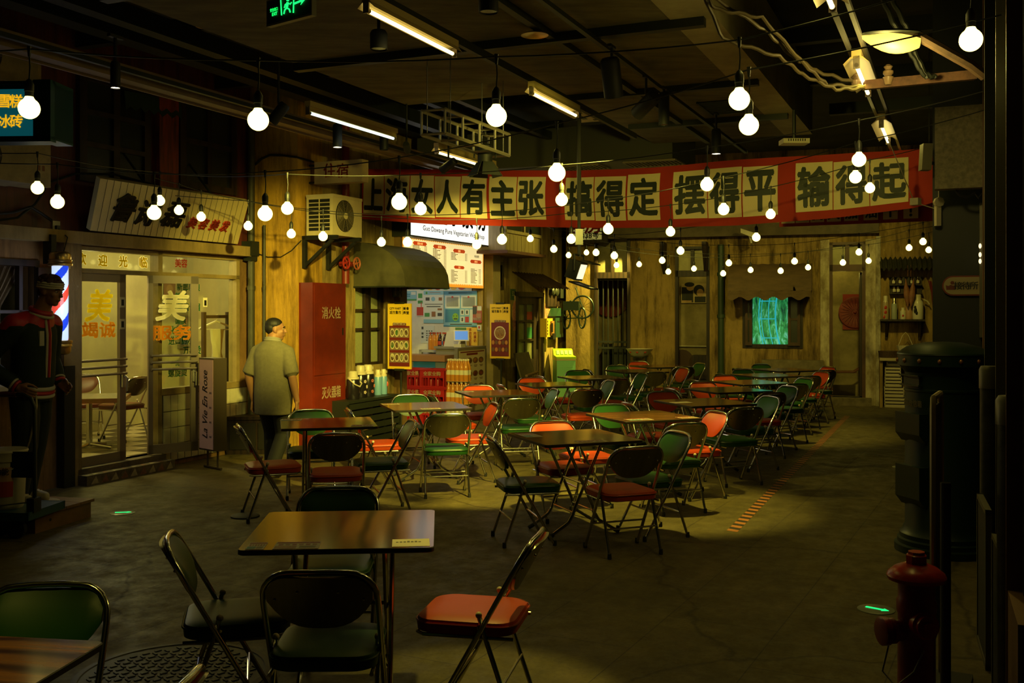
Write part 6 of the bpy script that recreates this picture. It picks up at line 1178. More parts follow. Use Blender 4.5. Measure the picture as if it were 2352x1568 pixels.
b = B(); b.box(BK, AB(1410, -.9), AB(1440, -.9), -1.1, -.8, 0, 1.0); b.box(BK, AB(1385, -.9), AB(1402, -.9), -1.1, -.8, 0, 1.05); obj('stored_shelf', b, M_dark, None, 'dark shelving stored behind the iron grille', 'shelf')
# bent cane chair in the open door
t = thing('cane_chair', 'bent dark red cane chair inside the open back door', 'chair', BK.P(AB(1950, -.7), -.7, .14)); M_cane = mat('dark cane', (.13, .045, .018), .45); c = AB(1945, -.7)
for s in (-.95, -.55): b = B(); b.tube([BK.P(c+.42, s, 1.20), BK.P(c+.36, s, .95), BK.P(c+.26, s, .66), BK.P(c+.12, s, .57), BK.P(c-.30, s, .56), BK.P(c-.40, s, .50)], .016, 8); obj('side_bend', b, M_cane, t)
b = B(); b.box(BK, c-.34, c+.18, -.95, -.55, .555, .575); obj('seat', b, M_cane, t); b = B(); b.prism([BK.P(c+.28, -.95, .66), BK.P(c+.30, -.95, .66), BK.P(c+.43, -.95, 1.2), BK.P(c+.41, -.95, 1.2)], BK.en*.4); obj('backrest', b, M_cane, t)
for x in (-.3, .25):
    for s in (-.93, -.57): b = B(); b.tube([BK.P(c+x, s, .56), BK.P(c+x*1.25, s, .145)], .014, 8); obj('leg', b, M_cane, t)
# cast pipe, camera, bracket on the wall
b = B(); a = AB(1656, .09); b.tube([BK.P(a, .09, 0), BK.P(a, .09, 3.0)], .06, 12); [b.tube([BK.P(a, .09, z), BK.P(a, .09, z+.07)], .075, 12) for z in (.5, 1.6, 2.4)]; obj('downpipe', b, mat('dark green pipe', (.025, .045, .025), .5), None, 'dark green downpipe on the back wall beside the window', 'pipe')
t = thing('security_camera', 'beige security camera on the ledge above the cloth awning', 'camera', BK.P(AB(1722, .4), .4, ZB_(1722, 535, .4))); b = B(); a, z = BK.px(1722, 532, .4); b.prism([BK.P(a-.16, .36, z+.06), BK.P(a+.12, .36, z-.04), BK.P(a+.12, .36, z-.14), BK.P(a-.16, .36, z-.02)], BK.en*.12); obj('housing', b, M_pale, t); b = B(); b.tube([BK.P(a, .42, z-.08), BK.P(a+.03, .42, z-.2), BK.P(a+.03, .16, z-.22)], .02, 6); obj('mount', b, M_pale, t)
# cloth awning over the screen window
a0, a1 = AB(1678, .0), AB(1866, .0); zt_ = ZB_(1770, 606); prof = [(0, zt_), (.22, zt_-.03), (.42, zt_-.18), (.52, zt_-.38), (.56, zt_-.52)]; b = B(); n_ = 30
for (p0, z0), (p1, z1) in zip(prof, prof[1:]):
    for k in range(n_): s0_, s1_ = a0+(a1-a0)*k/n_, a0+(a1-a0)*(k+1)/n_; b.face([BK.P(s0_, p0, z0+.006*math.sin(k*1.7)), BK.P(s1_, p0, z0+.006*math.sin((k+1)*1.7)), BK.P(s1_, p1, z1+.006*math.sin((k+1)*1.7)), BK.P(s0_, p1, z1+.006*math.sin(k*1.7))], True)
for k in range(n_):
    s0_, s1_ = a0+(a1-a0)*k/n_, a0+(a1-a0)*(k+1)/n_; g = lambda j: .14+.035*math.sin(j*math.pi/3); b.face([BK.P(s0_, .56, zt_-.52), BK.P(s1_, .56, zt_-.52), BK.P(s1_, .57+.02*math.sin((k+1)), zt_-.52-g(k+1)), BK.P(s0_, .57+.02*math.sin(k), zt_-.52-g(k))], True)
for s in (a0, a1): b.face([BK.P(s, p, z) for p, z in prof]+[BK.P(s, 0, zt_-.52)])
bmesh.ops.remove_doubles(b.bm, verts=b.bm.verts[:], dist=.0005); obj('window_awning', b, mat('brown awning cloth', (.115, .068, .028), .8, var=.3, sc_=5, st=(1, 1, 3)), None, 'brown cloth awning with a scalloped hem over the glowing window', 'awning')
# glowing water picture in the window
Mw = bpy.data.materials.new('waterside picture'); Mw.use_nodes = True; nt = Mw.node_tree; p = nt.nodes['Principled BSDF']; tc = nd(nt, 'ShaderNodeTexCoord'); mp = nd(nt, 'ShaderNodeMapping'); mp.inputs['Scale'].default_value = (7, 7, 2.2)
no = nd(nt, 'ShaderNodeTexNoise'); no.inputs['Scale'].default_value = 1.6; no.inputs['Detail'].default_value = 9; no.inputs['Roughness'].default_value = .7; no.inputs['Distortion'].default_value = .5; rp = nd(nt, 'ShaderNodeValToRGB'); e = rp.color_ramp.elements
e[0].color = (.002, .03, .018, 1); e[0].position = .36; e[1].color = (.18, .62, .48, 1); e[1].position = .70; k_ = rp.color_ramp.elements.new(.52); k_.color = (.02, .22, .05, 1)
L_ = nt.links.new; L_(tc.outputs['Object'], mp.inputs[0]); L_(mp.outputs[0], no.inputs['Vector']); L_(no.outputs['Fac'], rp.inputs[0]); L_(rp.outputs[0], p.inputs['Emission Color']); L_(rp.outputs[0], p.inputs['Base Color']); p.inputs['Emission Strength'].default_value = .95
x0, x1, z0, z1 = AB(1726), AB(1812), fz0, fz1+.3; t = thing('video_screen', 'glowing screen with a green waterside view behind the shutters', 'screen', BK.P((x0+x1)/2, -.1, z0)); b = B(); b.box(BK, x0, x1, -.13, -.10, z0, z1); obj('picture', b, Mw, t); b = B(); M_rl = glow('turquoise railing', (.02, .40, .46), .9); M_rd = glow('teal rail shade', (.01, .16, .2), .8)
cv = lambda off: [BK.P(x0+.10+off+1.05*(u-.45)**2*.4+.02, -.098, z0+(z1-z0)*u) for u in [k/10 for k in range(11)]]
b.keep = True
for off, w in ((.0, .02), (.05, .014), (.18, .016), (.30, .03)): c_ = cv(off); [b.face([c_[k], c_[k]+BK.ex*w, c_[k+1]+BK.ex*w, c_[k+1]]) for k in range(10)]
for u in (.1, .38, .64, .9): q = x0+.12+.42*(u-.45)**2; z = z0+(z1-z0)*u; b.face([BK.P(q, -.0975, z), BK.P(q+.3, -.0975, z), BK.P(q+.3, -.0975, z+.018), BK.P(q, -.0975, z+.018)])
obj('railing', b, M_rl, t)
b = B(); b.box(BK, AB(1820, .2)-.55, AB(1820, .2)+.55, .05, .3, 0, .82); obj('low_ledge', b, mat('dark ledge concrete', (.20, .155, .08), .8, var=.4), None, 'low concrete ledge against the back wall under the awning window', 'ledge')
# kitchen niche with flasks
zs = ZB_(2070, 733, .25); b = B(); b.box(BK, AB(2022, .25), AB(2125, .25), .02, .30, zs-.035, zs)
for x in (2036, 2112): a = AB(x, .1); b.box(BK, a-.02, a+.02, .0, .06, zs-.35, zs-.03); b.prism([BK.P(a-.02, .05, zs-.30), BK.P(a-.02, .05, zs-.35), BK.P(a-.02, .25, zs-.04), BK.P(a-.02, .20, zs-.03)], BK.ex*.04)
obj('wall_shelf', b, M_darkwood, None, 'dark wall shelf of flasks in the kitchen niche', 'shelf')
b = B(); a0, a1 = AB(2020, .0), AB(2156, 0); z0 = ZB_(2090, 592)
for k in range(60):
    x0, x1 = a0+(a1-a0)*k/60, a0+(a1-a0)*(k+1)/60; w0, w1 = .03*math.sin(k*math.pi/2.5), .03*math.sin((k+1)*math.pi/2.5); b.face([BK.P(x0, 0, z0+w0), BK.P(x1, 0, z0+w1), BK.P(x1, .35, z0-.22+w1), BK.P(x0, .35, z0-.22+w0)], True)
bmesh.ops.solidify(b.bm, geom=b.bm.faces[:], thickness=.008); obj('niche_canopy', b, mat('grey corrugated sheet', (.10, .095, .055), .7, var=.4, sc_=6), None, 'grey corrugated canopy over the kitchen niche', 'canopy')
def nf(x, y0, y1, r, m, topm, lb, handle=False, dec=None):
    a = AB(x, .16); h = ZB_(x, y0, .16)-zs; p = BK.P(a, .16, zs); t = thing('vacuum_flask', lb, 'flask', p, 'flasks on the niche shelf'); b = B(); b.lathe([(r*.95, 0), (r, .01), (r, h*.66), (r*.85, h*.74)], p, 18); obj('body', b, m, t); b = B(); b.lathe([(r*.8, h*.73), (r*.62, h*.80), (r*.62, h*.97), (r*.5, h), (0, h)], p, 18); obj('lid', b, topm, t)
    if handle: b = B(); b.tube([p+BK.ex*r+EZ*h*.8, p+BK.ex*(r+.07)+EZ*h*.72, p+BK.ex*(r+.10)+EZ*h*.60], .012, 6); obj('handle', b, topm, t)
    if dec: b = B(); [b.ball(p+BK.en*r*.97+BK.ex*dx+EZ*(h*hz_), s, 1, .25, 1.2, 8, None) for dx, hz_, s in dec[1]]; obj('print', b, dec[0], t)
nf(2034, 679, 0, .06, mat('tan flask', (.34, .25, .13), .3), M_wht, 'tan patterned flask, first on the niche shelf', dec=(M_rdl, [(0, .5, .03), (0, .3, .03), (-.02, .1, .025)])); nf(2054, 684, 0, .05, mat('grey green flask', (.30, .32, .24), .3), mat('chrome lid', (.5, .45, .35), .25, .9), 'grey green flask, second on the niche shelf'); nf(2074, 706, 0, .05, M_pale, M_wht, 'small white jar among the flasks on the niche shelf', dec=(M_rdl, [(0, .3, .02)])); nf(2088, 690, 0, .06, mat('peach flask', (.42, .24, .12), .35), mat('dark lid', (.05, .03, .02), .4), 'peach flask, next to the big white one on the shelf'); nf(2108, 676, 0, .095, mat('white flask', (.60, .55, .42), .3), M_wht, 'big white flask with a dark flower on the niche shelf', True, (M_black, [(-.04, .35, .04), (-.02, .25, .03), (-.05, .48, .025)]))
t = thing('bottle_rack', 'dark wall rack with small bottles above the flasks', 'rack', BK.P(AB(2080, .05), .05, 2.2)); b = B(); x0, x1, z0, z1 = AB(2043, .05), AB(2118, .05), ZB_(2080, 675, .05), ZB_(2080, 636, .05); b.box(BK, x0, x1, .0, .03, z0, z1); [b.box(BK, x0, x1, .03, .14, z, z+.02) for z in (z0, (z0+z1)/2)]; obj('rack_board', b, M_darkwood, t)
for k, (u, w) in enumerate(((.12, .5), (.32, .5), (.68, .5), (.86, .5), (.14, 0), (.26, 0))): b = B(); q = BK.P(x0+(x1-x0)*u, .09, z0+(z1-z0)*w+.02); b.lathe([(.035, 0), (.035, .09), (.015, .12), (.015, .14)], q, 10); obj('small_bottle', b, mat('brown bottle', (.04, .022, .012), .2), t); b = B(); b.box(BK, x0+(x1-x0)*u-.025, x0+(x1-x0)*u+.025, .124, .127, q.z+.02, q.z+.07); obj('bottle_label', b, M_pale, t)
for x, lb in ((2085, 'dried salted duck hanging before the bottle rack'), (2092, 'second dried duck hanging before the bottle rack')):
    a, z = BK.px(x, 660, .3); b = B(); b.loft([[BK.P(a+w*math.cos(q)+.02*(x-2088)*(1-u)*.6, .3+.03*math.sin(q), z+.16-.50*u) for q in [2*math.pi*j/10 for j in range(10)]] for u, w in ((0, .008), (.15, .016), (.35, .045), (.6, .055), (.8, .04), (1, .012))]); b.tube([BK.P(a, .3, z+.2), BK.P(a, .3, z+.40)], .004, 5); obj('dried_duck', b, mat('cured meat', (.28, .11, .045), .45, var=.4, sc_=9), None, lb, 'dried duck', 'dried ducks in the niche')
b = B(); a, z = BK.px(2145, 672, .12)
for k in range(14): q = random.Random(k).uniform(-1, 1); b.tube([BK.P(a+.02*q, .12, z-.25), BK.P(a+.05*q, .12, z), BK.P(a+.13*q, .12+.05*abs(q), z+.12+.06*abs(1-q))], .008, 5)
obj('dried_chillies', b, mat('dried chilli', (.16, .02, .012), .5), None, 'bunch of dark red dried chillies hanging at the niche edge', 'dried chillies')
zt2 = ZB_(2060, 822, .4); t = thing('niche_counter', 'pale worktop on plastered legs in the kitchen niche', 'counter', BK.P(AB(2080, .3), .25, 0)); b = B(); b.box(BK, AB(2020, .3), AB(2150, .3), .0, .45, zt2-.05, zt2); obj('worktop', b, mat('pale worktop', (.40, .32, .18), .6), t); b = B(); b.box(BK, AB(2020, .3), AB(2027, .3), .02, .4, 0, zt2-.05); b.box(BK, AB(2095, .3), AB(2107, .3), .02, .4, 0, zt2-.05); obj('leg', b, M_cement, t)
b = B(); a, z = BK.px(2042, 815, .25); p = BK.P(a, .25, zt2); b.lathe([(.16, 0), (.19, .12), (.17, .12), (.14, .02), (0, .02)], p, 20); b.tube([p+EZ*.12+BK.ex*.18, p+EZ*.13+BK.ex*.2], .01); obj('wicker_basket', b, mat('dark wicker', (.085, .045, .018), .7, var=.5, sc_=40), None, 'low dark wicker basket on the niche worktop', 'basket')
t = thing('handled_basket', 'cream fluted basket with a wire handle on the niche worktop', 'basket', BK.P(AB(2080, .25), .25, zt2)); p = BK.P(AB(2080, .25), .25, zt2); b = B(); b.loft([[p+V(((r+(.008 if j % 2 else 0))*math.cos(2*math.pi*j/24), (r+(.008 if j % 2 else 0))*math.sin(2*math.pi*j/24), h)) for j in range(24)] for r, h in ((.08, 0), (.12, .12), (.15, .22))]); obj('bowl', b, M_wht, t); b = B(); b.tube([p+EZ*.22-BK.ex*.12, p+EZ*.40-BK.ex*.05, p+EZ*.46, p+EZ*.40+BK.ex*.05, p+EZ*.22+BK.ex*.12], .006, 6); obj('handle', b, M_wht, t)
# stack of white slatted crates under the worktop
for k, (w, x, lb) in enumerate(((.36, 2056, 'white slatted crate, bottom of the stack under the worktop'), (.34, 2054, 'white slatted crate, second from the floor under the worktop'), (.29, 2052, 'white slatted crate, middle of the stack under the worktop'), (.27, 2051, 'white slatted crate, fourth from the floor under the worktop'), (.24, 2053, 'small white slatted crate, topmost of the stack under the worktop'))):
    h = .185; a = AB(x, .35); b = B(); z = k*h
    for j in range(3): b.box(BK, a-w/2, a+w/2, .30, .315, z+.012+j*.058, z+.012+j*.058+.038)
    for j in range(3): b.box(BK, a-w/2, a+w/2, .06, .075, z+.012+j*.058, z+.012+j*.058+.038)
    for s in (-w/2, w/2-.015): b.box(BK, a+s, a+s+.015, .06, .315, z, z+h-.004)
    b.box(BK, a-w/2, a+w/2, .06, .315, z, z+.01); obj('slatted_crate', b, mat('white crate wood', (.52, .44, .30), .6), None, lb, 'crate', 'slatted crates under the worktop')
# ---------------------------------------------------------------- inside the barbershop
def in1(x, n, z=ZB): return L1.P(L1.a(x, n), n, z)
t = thing('salon_table', 'square salon table with a brown edge behind the glazed shop door', 'table', in1(215, -1.1)); p = in1(205, -1.1); f = rot(p.x, p.y, 15); b = B(); b.box(f, -.42, .42, -.4, .4, .70, .75); b.mi = 1; b.box(f, -.41, .41, -.39, .39, .75, .752); obj('tabletop', b, [mat('brown table edge', (.30, .13, .04), .4), mat('grey laminate', (.30, .28, .20), .25)], t); b = B(); b.tube([f.P(0, 0, .70), f.P(0, 0, .17)], .035, 12)
for k in range(4): q = k*math.pi/2+.5; b.tube([f.P(0, 0, .2), f.P(.3*math.cos(q), .3*math.sin(q), .165)], .02, 8)
obj('pedestal', b, M_chrome, t)
M_bs = mat('brown leatherette', (.13, .035, .015), .4); pr = make_chair(M_bs, 'brown salon folding chair beside the shop door edge'); q = in1(282, -1.25); pr.location = (q.x, q.y, ZB); pr.rotation_euler.z = math.radians(160); pr['group'] = 'salon chairs'; q = in1(192, -1.85); dup(pr, (q.x, q.y, ZB), math.radians(-60), 'brown salon folding chair behind the salon table', 'salon chairs')
t = thing('clothes_rack', 'dark wooden clothes rack inside the shop window', 'clothes rack', in1(495, -.7)); r0, r1 = L1.a(468, -.7), L1.a(523, -.7); zr = L1.z(495, 727, -.7); b = B()
for a in (r0, r1): b.box(L1, a-.025, a+.025, -.72, -.68, ZB+.02, zr+.06); b.box(L1, a-.03, a+.03, -.9, -.5, ZB, ZB+.04)
b.box(L1, r0, r1, -.715, -.685, zr-.02, zr+.02); obj('frame', b, mat('dark rack wood', (.045, .025, .015), .5), t)
c = (r0+r1)/2; p = L1.P(c, -.7, zr); t = thing('hanger', 'white clothes hanger on the rack in the shop window', 'hanger', p); b = B(); b.tube([p+EZ*.02, p+EZ*.03+L1.ex*.03, p-EZ*.02+L1.ex*.03, p-EZ*.06], .004, 6); b.tube([p-EZ*.16-L1.ex*.24-L1.en*.08, p-EZ*.06, p-EZ*.13+L1.ex*.21+L1.en*.05], .014, 8); b.tube([p-EZ*.16-L1.ex*.24-L1.en*.08, p-EZ*.17+L1.ex*.21+L1.en*.05], .008, 6); obj('hanger_body', b, mat('white plastic'), t)
b = B(); w = .15; R = random.Random(4); rings = []
for k in range(8): z = zr-.16-.075*k; ww = .13-.012*k*(1 if k < 5 else .6); rings.append([L1.P(c+.02+ww*math.cos(q)+.01*math.sin(3*k), -.7+.035*math.sin(q)+.01*math.sin(5*q+k), z) for q in [2*math.pi*j/14 for j in range(14)]])
b.loft(rings); obj('white_garment', b, mat('white cotton', (.66, .62, .46), .8), None, 'white garment hanging from the hanger in the shop window', 'shirt')
panel('poster', 'hairstyle photograph on the back wall of the shop', 'poster', L1, L1.a(376, -2.28), L1.a(402, -2.28), L1.z(390, 695, -2.28), L1.z(390, 645, -2.28), -2.28, mat('photo brown', (.28, .15, .08), .5), [('o', .5, .6, .3, .25, 0), (.2, .8, 0, .3, 1)], [mat('print skin', (.4, .24, .11), .6), M_black])
panel('poster', 'tall fashion photograph behind the green window lettering', 'poster', L1, L1.a(408, -2.28), L1.a(438, -2.28), L1.z(420, 800, -2.28), L1.z(420, 715, -2.28), -2.28, mat('photo grey', (.20, .17, .11), .5), [('o', .5, .75, .2, .13, 0), (.25, .75, .1, .6, 1)], [mat('print skin'), mat('photo blue', (.06, .10, .16), .5)])
b = B(); b.box(L1, L1.a(404, -.7), L1.a(425, -.7), -1.0, -.7, ZB, ZB+.55); obj('stool_box', b, mat('dark reddish box', (.10, .05, .03), .5), None, 'low dark box seen through the open glass door', 'box')
b = B(); b.box(L1, L1.a(378, -.25), L1.a(450, -.25), -.4, -.25, ZB, ZB+.62); b.mi = 1
for k in range(6): s = L1.a(378, -.25)+.01+k*.1; b.box(L1, s, s+.085, -.25, -.245, ZB+.02, ZB+.30)
obj('tiled_plinth', b, [mat('grey green plinth', (.16, .15, .09), .5), mat('brown tile', (.22, .11, .05), .4)], None, 'low tiled plinth inside the window under the lettering', 'plinth')
point('shop_light', L1.P((sh0+sh1)/2-.2, -1.0, 2.45), 75, (1, .86, .30), .2); point('shop_light', L1.P(sh1+.5, -1.2, 2.45), 36, (1, .86, .30), .2)
# tall lightbox on the pavement
f = perp(0); p0, p1 = at(457, 1035, 11.35), at(497, 1035, 11.1); f = Fr((p0.x, p0.y), (p1.x-p0.x, p1.y-p0.y)); wl = f.a(495)-f.a(461); z0, z1 = f.z(478, 1035), f.z(478, 822)
t = thing('pavement_sign', 'tall narrow lightbox with vertical script lettering beside the open door', 'sign', f.P(wl/2, -.1, 0)); b = B(); b.box(f, -.0, wl, -.16, 0, z0, z1); b.tube([f.P(.05, -.08, z0), f.P(.05, -.08, .02)], .012, 6); b.tube([f.P(wl-.05, -.08, z0), f.P(wl-.05, -.08, .02)], .012, 6); b.tube([f.P(-.02, -.08, .015), f.P(wl+.02, -.08, .015)], .014, 6); obj('case', b, mat('brown metal case', (.10, .075, .05), .4, .4), t)
b = B(); b.box(f, .02, wl-.01, 0, .006, z0+.02, z1-.02); f_ = obj('face', b, mat('pinkish diffuser', (.34, .20, .15), .4, em=(.42, .24, .2), es=.06), t)
letters('La Vie En Rose', f.P(wl*.45, .007, z0+(z1-z0)*.50), EZ, -f.ex, .105, M_blk, f_, w=.82*(z1-z0)*.9, bold=.012, shear=.35)
for k in range(4): letters('美容', f.P(wl*.82, .007, z1-.38-.16*k), f.ex, EZ, .022, M_blk, f_)
# exit sign under the ceiling
p0, p1 = at(612, 62, 6.1), at(716, 47, 5.85); f = Fr((p0.x, p0.y), (p1.x-p0.x, p1.y-p0.y)); wl = (p1-p0).length; z0 = p0.z; z1 = z0+.155
t = thing('exit_sign', 'black emergency exit sign with glowing green running man and arrow', 'exit sign', f.P(wl/2, 0, z0)); b = B(); b.box(f, 0, wl, -.035, 0, z0, z1); obj('case', b, mat('grey case', (.20, .19, .12), .5), t); b = B(); b.box(f, .01, wl-.01, 0, .003, z0+.012, z1-.008); fc = obj('face', b, M_black, t); M_ex = glow('exit green', (.01, 1, .16), 1.6); C = lambda u, v: f.P(wl*u, .006, z0+.155*v)
letters('安全出口', C(.19, .57), f.ex, EZ, .022, M_ex, fc, w=.068, bold=.01); letters('EXIT', C(.21, .40), f.ex, EZ, .020, M_ex, fc, w=.05, bold=.02)
b = B()
def st(pts, w): b.tube([C(*q) for q in pts], w, 6)
st([(.36, .28), (.34, .90), (.63, .90), (.62, .25)], .0042)
b.ball(C(.50, .80), .0105, 1, .4, 1, 10); st([(.50, .70), (.475, .50)], .008); st([(.475, .50), (.43, .44), (.41, .30)], .0045); st([(.475, .50), (.53, .42), (.55, .30)], .0045); st([(.50, .68), (.44, .64), (.42, .52)], .0035); st([(.50, .68), (.55, .60), (.58, .66)], .0035); st([(.64, .58), (.80, .62)], .0055); b.prism([C(*q) for q in ((.78, .80), (.90, .66), (.78, .46), (.81, .62))], f.en*.002); obj('pictogram', b, M_ex, fc)
b = B(); [b.tube([f.P(wl*u, -.017, z1), f.P(wl*u, -.017, 4.7)], .005, 6) for u in (.2, .8)]; obj('hanging_rod', b, M_dark, t)
# ceiling fittings
def cassette(x, y, z, s, lb):
    v, u = vu(x, y, z); p = lane(v, u, z); f = Fr((p.x, p.y), (SX, SY)); t = thing('ceiling_cassette', lb, 'air conditioner', p, 'ceiling air conditioner cassettes'); b = B(); b.box(f, -s/2, s/2, -s/2, s/2, z, z+.06); b.box(f, -s/2+.06, s/2-.06, -s/2+.06, s/2-.06, z+.06, z+.3); obj('panel', b, mat('yellowed cassette plastic', (.50, .40, .20), .5), t); b = B(); b.box(f, -s*.27, s*.27, -s*.27, s*.27, z-.012, z); obj('intake_grille', b, mat('intake grille', (.42, .33, .16), .5), t)
    for k in range(4): g = Fr((p.x, p.y), (math.cos(AN+k*math.pi/2), math.sin(AN+k*math.pi/2))); b = B(); d = f.d if k % 2 else f.n; e = f.n if k % 2 else f.d; sg_ = 1 if k < 2 else -1; q = p.xy+d*s*.38*sg_; h = Fr((q.x, q.y), (e.x, e.y)); b.box(h, -s*.3, s*.3, -.03, .03, z-.004, z+.0); obj('air_slot', b, M_dark, t)
cassette(1395, 258, 3.95, .95, 'ceiling air conditioner cassette above the drop pole lamp'); cassette(1500, 376, 3.85, .9, 'ceiling air conditioner cassette just over the banner middle')
for x, y, z, lb in ((478, 56, 4.1, 'shiny brass disc under the ceiling near the exit sign'), (1228, 76, 3.84, 'shiny brass disc under the soffit by the middle track')):
    v, u = vu(x, y, z); p = lane(v, u, z); b = B(); b.lathe([(.0, .05), (.012, .05), (.012, .01), (.10, -.012), (.105, -.018), (.09, -.012), (.0, .0)], p, 24); b.tube([p+EZ*.05, p+EZ*(3.9-z if z > 3.8 and z < 3.9 else .6)], .012, 6); obj('sprinkler_disc', b, M_brass, None, lb, 'sprinkler', 'sprinkler discs')
t = thing('smoke_detector_box', 'pale vented box under the soffit end above the banner', 'detector', at(1824, 325, 11)); p = at(1824, 325, 11.0); f = rot(p.x, p.y, 0); b = B(); b.box(f, -.14, .14, -.1, .1, p.z-.03, p.z+.02); obj('case', b, M_pale, t); b = B(); [b.box(f, -.09+k*.025, -.08+k*.025, .1, .102, p.z-.01, p.z+.015) for k in range(8)]; b.tube([p+EZ*.02, V((p.x, p.y, 3.9))], .02, 8); obj('vent_and_stem', b, M_dark, t)
b = B(); v, u = vu(1665, 245, 3.9); p = lane(v, u, 3.89); f = Fr((p.x, p.y), (SX, SY)); [b.box(f, -.35+k*.06, -.33+k*.06, -.2, .2, 3.885, 3.9) for k in range(12)]; b.box(f, -.37, .37, -.22, -.2, 3.88, 3.9); b.box(f, -.37, .37, .2, .22, 3.88, 3.9); obj('soffit_grille', b, M_dark, None, 'dark slotted air grille in the concrete soffit', 'vent')
# ---------------------------------------------------------------- the big red banner and the smaller one behind
BX = [832, 1000, 1200, 1320, 1500, 1700, 1900, 2100, 2146]; BT_ = [388, 389, 391, 392, 385, 366, 355, 343, 334]; BB = [503, 515, 520, 523, 523, 517, 502, 478, 464]
def itp(x, xs, ys):
    for i in range(len(xs)-1):
        if x <= xs[i+1] or i == len(xs)-2: u = (x-xs[i])/(xs[i+1]-xs[i]); return ys[i]+(ys[i+1]-ys[i])*u
PL, PR = V((-2.02, 13.75)), V((4.31, 10.4))
def bs(x, v):
    "point of the banner cloth at picture column x and share v of its height"
    k = (x-HX)/F; d = PR-PL; s = (k*PL.y-PL.x)/(d.x-k*d.y); q = PL+d*s; y = itp(x, BX, BB)+(itp(x, BX, BT_)-itp(x, BX, BB))*v
    w = .05*math.sin(v*math.pi)*math.sin(s*math.pi)+.015*math.sin(s*34)*(1-v)+.008*math.sin(s*61+v*4); nrm = V((d.y, -d.x)).normalized()
    return V((q.x+nrm.x*w, q.y+nrm.y*w, CH-(y-HY)/F*q.y)), V((nrm.x, nrm.y, 0)), V((d.x, d.y, 0)).normalized()
M_bred = mat('red banner cloth', (.46, .030, .010), .75, var=.15, sc_=3)
bt_ = bpy.data.materials['red banner cloth'].node_tree; tl = nd(bt_, 'ShaderNodeBsdfTranslucent'); tl.inputs[0].default_value = (.75, .10, .02, 1); ms_ = nd(bt_, 'ShaderNodeMixShader'); ms_.inputs[0].default_value = .35; o_ = bt_.nodes['Material Output']; bt_.links.new(bt_.nodes['Principled BSDF'].outputs[0], ms_.inputs[1]); bt_.links.new(tl.outputs[0], ms_.inputs[2]); bt_.links.new(ms_.outputs[0], o_.inputs[0])
t = thing('banner', 'long red cloth banner with black characters on cream sheets across the lane', 'banner', (1.1, 12.1, 2.9)); b = B(); NX, NV = 90, 14
G = [[bs(832+(2146-832)*i/NX, k/NV) for i in range(NX+1)] for k in range(NV+1)]
fr_ = [[b.bm.verts.new(p) for p, _, _ in r] for r in G]; bk_ = [[b.bm.verts.new(p-n_*.004) for p, n_, _ in r] for r in G]
for k in range(NV):
    for i in range(NX):
        for q in ((fr_[k][i], fr_[k][i+1], fr_[k+1][i+1], fr_[k+1][i]), (bk_[k][i], bk_[k+1][i], bk_[k+1][i+1], bk_[k][i+1])): f = b.bm.faces.new(q); f.smooth = True
obj('cloth', b, M_bred, t)
M_shp = mat('cream banner paper', (.60, .50, .27), .7, var=.10, sc_=2); M_bink = mat('black banner ink', (.008, .014, .008), .6)
SH = [('上', 835, 884), ('海', 884, 943), ('女', 943, 1000), ('人', 1000, 1061), ('有', 1061, 1122), ('主', 1126, 1190), ('张', 1190, 1258), ('搞', 1301, 1368), ('得', 1368, 1441), ('定', 1443, 1520), ('摆', 1548, 1627), ('得', 1627, 1706), ('平', 1707, 1789), ('输', 1828, 1914), ('得', 1914, 1998), ('起', 1998, 2088)]
R = random.Random(9)
for c, x0, x1 in SH:
    v0, v1 = .125+R.uniform(-.01, .01), .885+R.uniform(-.015, .01); b = B(); NS = 8; gr = []
    for k in range(NS+1):
        row = []
        for i in range(NS+1): x = x0+1+(x1-x0-2)*i/NS; p, n_, _ = bs(x, v0+(v1-v0)*k/NS); row.append(p+n_*.006)
        gr.append(row)
    b.keep = True
    for k in range(NS):
        for i in range(NS): b.face([gr[k][i], gr[k][i+1], gr[k+1][i+1], gr[k+1][i]], True)
    sht = obj('character_sheet', b, M_shp, t); vs, fs, asp = glyphs(c, .035); b = B(); b.keep = True; mx, my = (x0+x1)/2, (v0+v1)/2; ww, hh = (x1-x0)*.88, (v1-v0)*.84; P = []
    for x, y, z in vs: p, n_, _ = bs(mx+x/asp*ww, my+y*hh); P.append(b.bm.verts.new(p+n_*.011))
    for f in fs:
        try: b.bm.faces.new([P[i] for i in f])
        except ValueError: pass
    obj('character', b, M_bink, sht)
# second banner
q0, q1 = at(1790, 495, 13.2), at(2148, 492, 12.3); f = Fr((q0.x, q0.y), (q1.x-q0.x, q1.y-q0.y)); t = thing('banner', 'second red banner with small cream character sheets hanging behind the big banner', 'banner', f.P(1, 0, 2.8)); wl = (q1-q0).length; zt_, zb_ = f.z(2050, 455), f.z(2050, 511); b = B()
for k in range(20): b.box8([f.P(wl*(k+e)/20, .01*math.sin((k+e)*1.3)+n_, z) for z in (zb_, zt_) for e, n_ in ((0, 0), (1, 0), (1, .003), (0, .003))])
obj('cloth', b, mat('deep red cloth', (.30, .016, .010), .8), t)
for c, x in zip('女人我最大加油干！', (1810, 1843, 1877, 1912, 1915, 1955, 2000, 2045, 2092)):
    if c == '最': continue
    a, z = f.px(x, 488, .02); b = B(); b.box(f, a-.085, a+.085, .016, .019, zb_+.04, zt_-.05); s = obj('character_sheet', b, M_shp, t); letters(c, f.P(a, .021, (zb_+zt_)/2-.01), f.ex, EZ, .15, M_bink, s, bold=.03)
